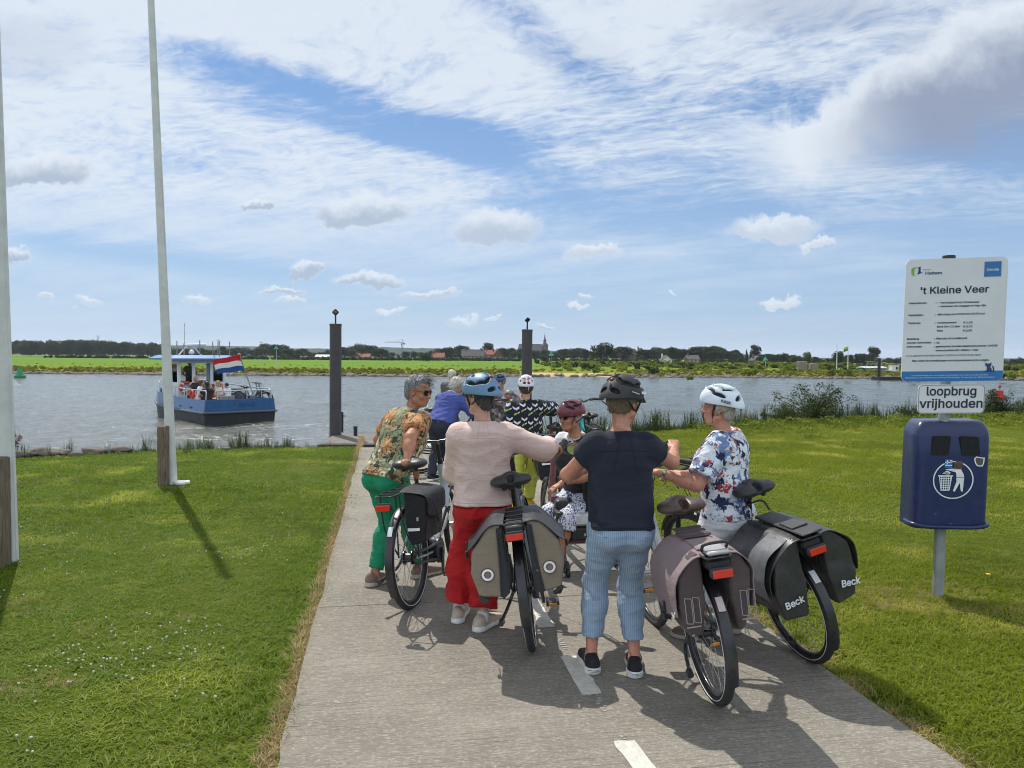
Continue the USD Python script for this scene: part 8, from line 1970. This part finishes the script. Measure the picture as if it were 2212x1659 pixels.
# weeds running over the ground near the shrubs on the right
pos = []
for k in range(380):
    x = r.uniform(4.5, 20); y = bank_y(x) - abs(r.normal(0, 1.5)); pos.append((x, y, float(ground_z(x, y))))
leaf_low = [leaf_cloud([(0, 0, .08, .2, .2, .10)], 80, .026, s) for s in (41, 42)]
instancer('bank_weeds', [(m, M_HERB[1]) for m in leaf_low], pos, r.integers(0, 2, len(pos)), r.uniform(0, 6.28, len(pos)), r.uniform(.6, 1.4, len(pos)), 'leafy weeds along the top of the right bank', 'weeds')
# shrubs
def shrub(label, px, py, topy, wpx, seed, mats=(1, 0), n=1500, sparse=.5):
    x = at(px, py)[0]; y = bank_y(x) + .1; q = V(x, y, 0); h = atd(px, topy, y)[2]; w = wpx / FPX * y / 2; root = thing('shrub', label, 'shrub', V(x, y, -.05)); rr = np.random.default_rng(seed)
    st, bl = [], []
    for k in range(26):
        a = rr.uniform(0, 6.28); R = w * rr.uniform(.15, 1.0); hh = h * (1 - .55 * (R / w) ** 1.5) * rr.uniform(.75, 1.08); e = V(math.cos(a) * R, math.sin(a) * R * .7, hh); st.append(tube(curve([(0, 0, 0), e * V(.35, .35, .55), e], 6), [.014] * 3 + [.008] * (len(curve([(0, 0, 0), e * V(.35, .35, .55), e], 6)) - 3), 4))
        for u in np.linspace(.35, 1, 7): p = V(0, 0, 0) * (1 - u) ** 2 + 2 * u * (1 - u) * e * V(.35, .35, .55) * 1.0 + u * u * e; bl.append((*p, *(V(.10, .10, .08) * (1.45 - .8 * u) * w / .55)))
    obj('stems', cat(st), M_BARK, root, smooth=40); obj('foliage', leaf_cloud(bl, n, .030, seed), M_SHR[mats[0]], root, kind='stuff'); obj('shoots', leaf_cloud([(*(V(*b[:3]) * V(1.08, 1.08, 1.06)), *(V(*b[3:]) * .7)) for b in bl[6::7]], n // 4, .022, seed + 1), M_SHR[mats[1]], root, kind='stuff')
M_SHR = [foliage('shrub_pale_leaves', (.060, .085, .022), (.155, .180, .055)), foliage('shrub_dark_leaves', (.022, .040, .014), (.075, .100, .030))]
shrub('dark leafy shrub on the right bank between the white helmet and the sign', 1790, 915, 828, 240, 3, mats=(0, 1), n=3800)
shrub('shrub at the right edge of the view behind the bin', 2205, 905, 838, 150, 5, n=2600)
shrub('low pale bush on the bank just right of the dark shrub', 1720, 915, 872, 120, 7, mats=(0, 0), n=1500)
shrub('low weedy bush behind the litter bin', 2010, 905, 868, 180, 9, mats=(0, 1), n=1600)
# rust-coloured seed stalks
M_RUST = plain('rusty_seed_heads', (.13, .045, .022), .9, var=.3)
for px, py, h_, lb_ in ((117, 968, .42, 'rust-brown dock plant on the left bank'), (1513, 918, .62, 'rust-brown seed stalk on the bank left of the white helmet'), (2128, 905, .50, 'dark reddish weed right of the small white notice')):
    x = at(px, py)[0]; y = bank_y(x) - .05; d_ = thing('dock_plant', lb_, 'plant', V(x, y, 0)); rr = np.random.default_rng(px); stl = []; sd = []
    for k in range(4): e = V(rr.normal(0, .10), rr.normal(0, .06), h_ * rr.uniform(.7, 1.05)); stl.append(tube([(0, 0, 0), e * V(.4, .4, .6), e], [.008, .006, .003], 5)); sd += [(*(e * V(u, u, u)), .035, .035, .05) for u in np.linspace(.45, 1, 5)]
    obj('stalks', cat(stl), M_RUST, d_); obj('seed_heads', leaf_cloud(sd, 260, .016, px), M_RUST, d_)
# stones on the left bank and by the left pile
k = 0
for px, py, s_, lb_ in ((52, 985, .34, 'flat grey stone at the left end of the bank edge'), (96, 982, .42, 'large low stone under the dock plant on the left bank'), (140, 981, .26, 'grey stone right of the dock plant'), (205, 978, .36, 'dark stone in the bank edge midway to the flagpole'), (262, 975, .32, 'dark stone among the reeds left of the flagpole'), (490, 972, .14, 'small dark stone on the bank right of the flagpole'), (165, 984, .20, 'smaller stone beside the bank edge stones on the left')):
    q = at(px, py); k += 1; m = rockm[k % 3].copy(); m.vertices *= 1 + .5 * (meshkit.noise(m.vertices * 5 + k, k) - .5)[:, None]; m.apply_scale([s_ * .95, s_ * .7, s_ * .62]); o_ = obj('bank_stone', m, M_ROCK, None, smooth=35); tag(o_, lb_, 'stone'); UsdGeom.Xformable(o_).AddTranslateOp().Set(Gf.Vec3d(float(q[0]), float(q[1]), .03))
# ---- the summer air over the river plain
g = NG()
hm = g.build('haze', volume=g.n('principled_volume', 'volume', color=(.80, .88, 1.0), density=0.85e-4, anisotropy=.25))
obj('haze', bx(-14000, 14000, -300, 10500, -4.5, 120), hm, kind='stuff')
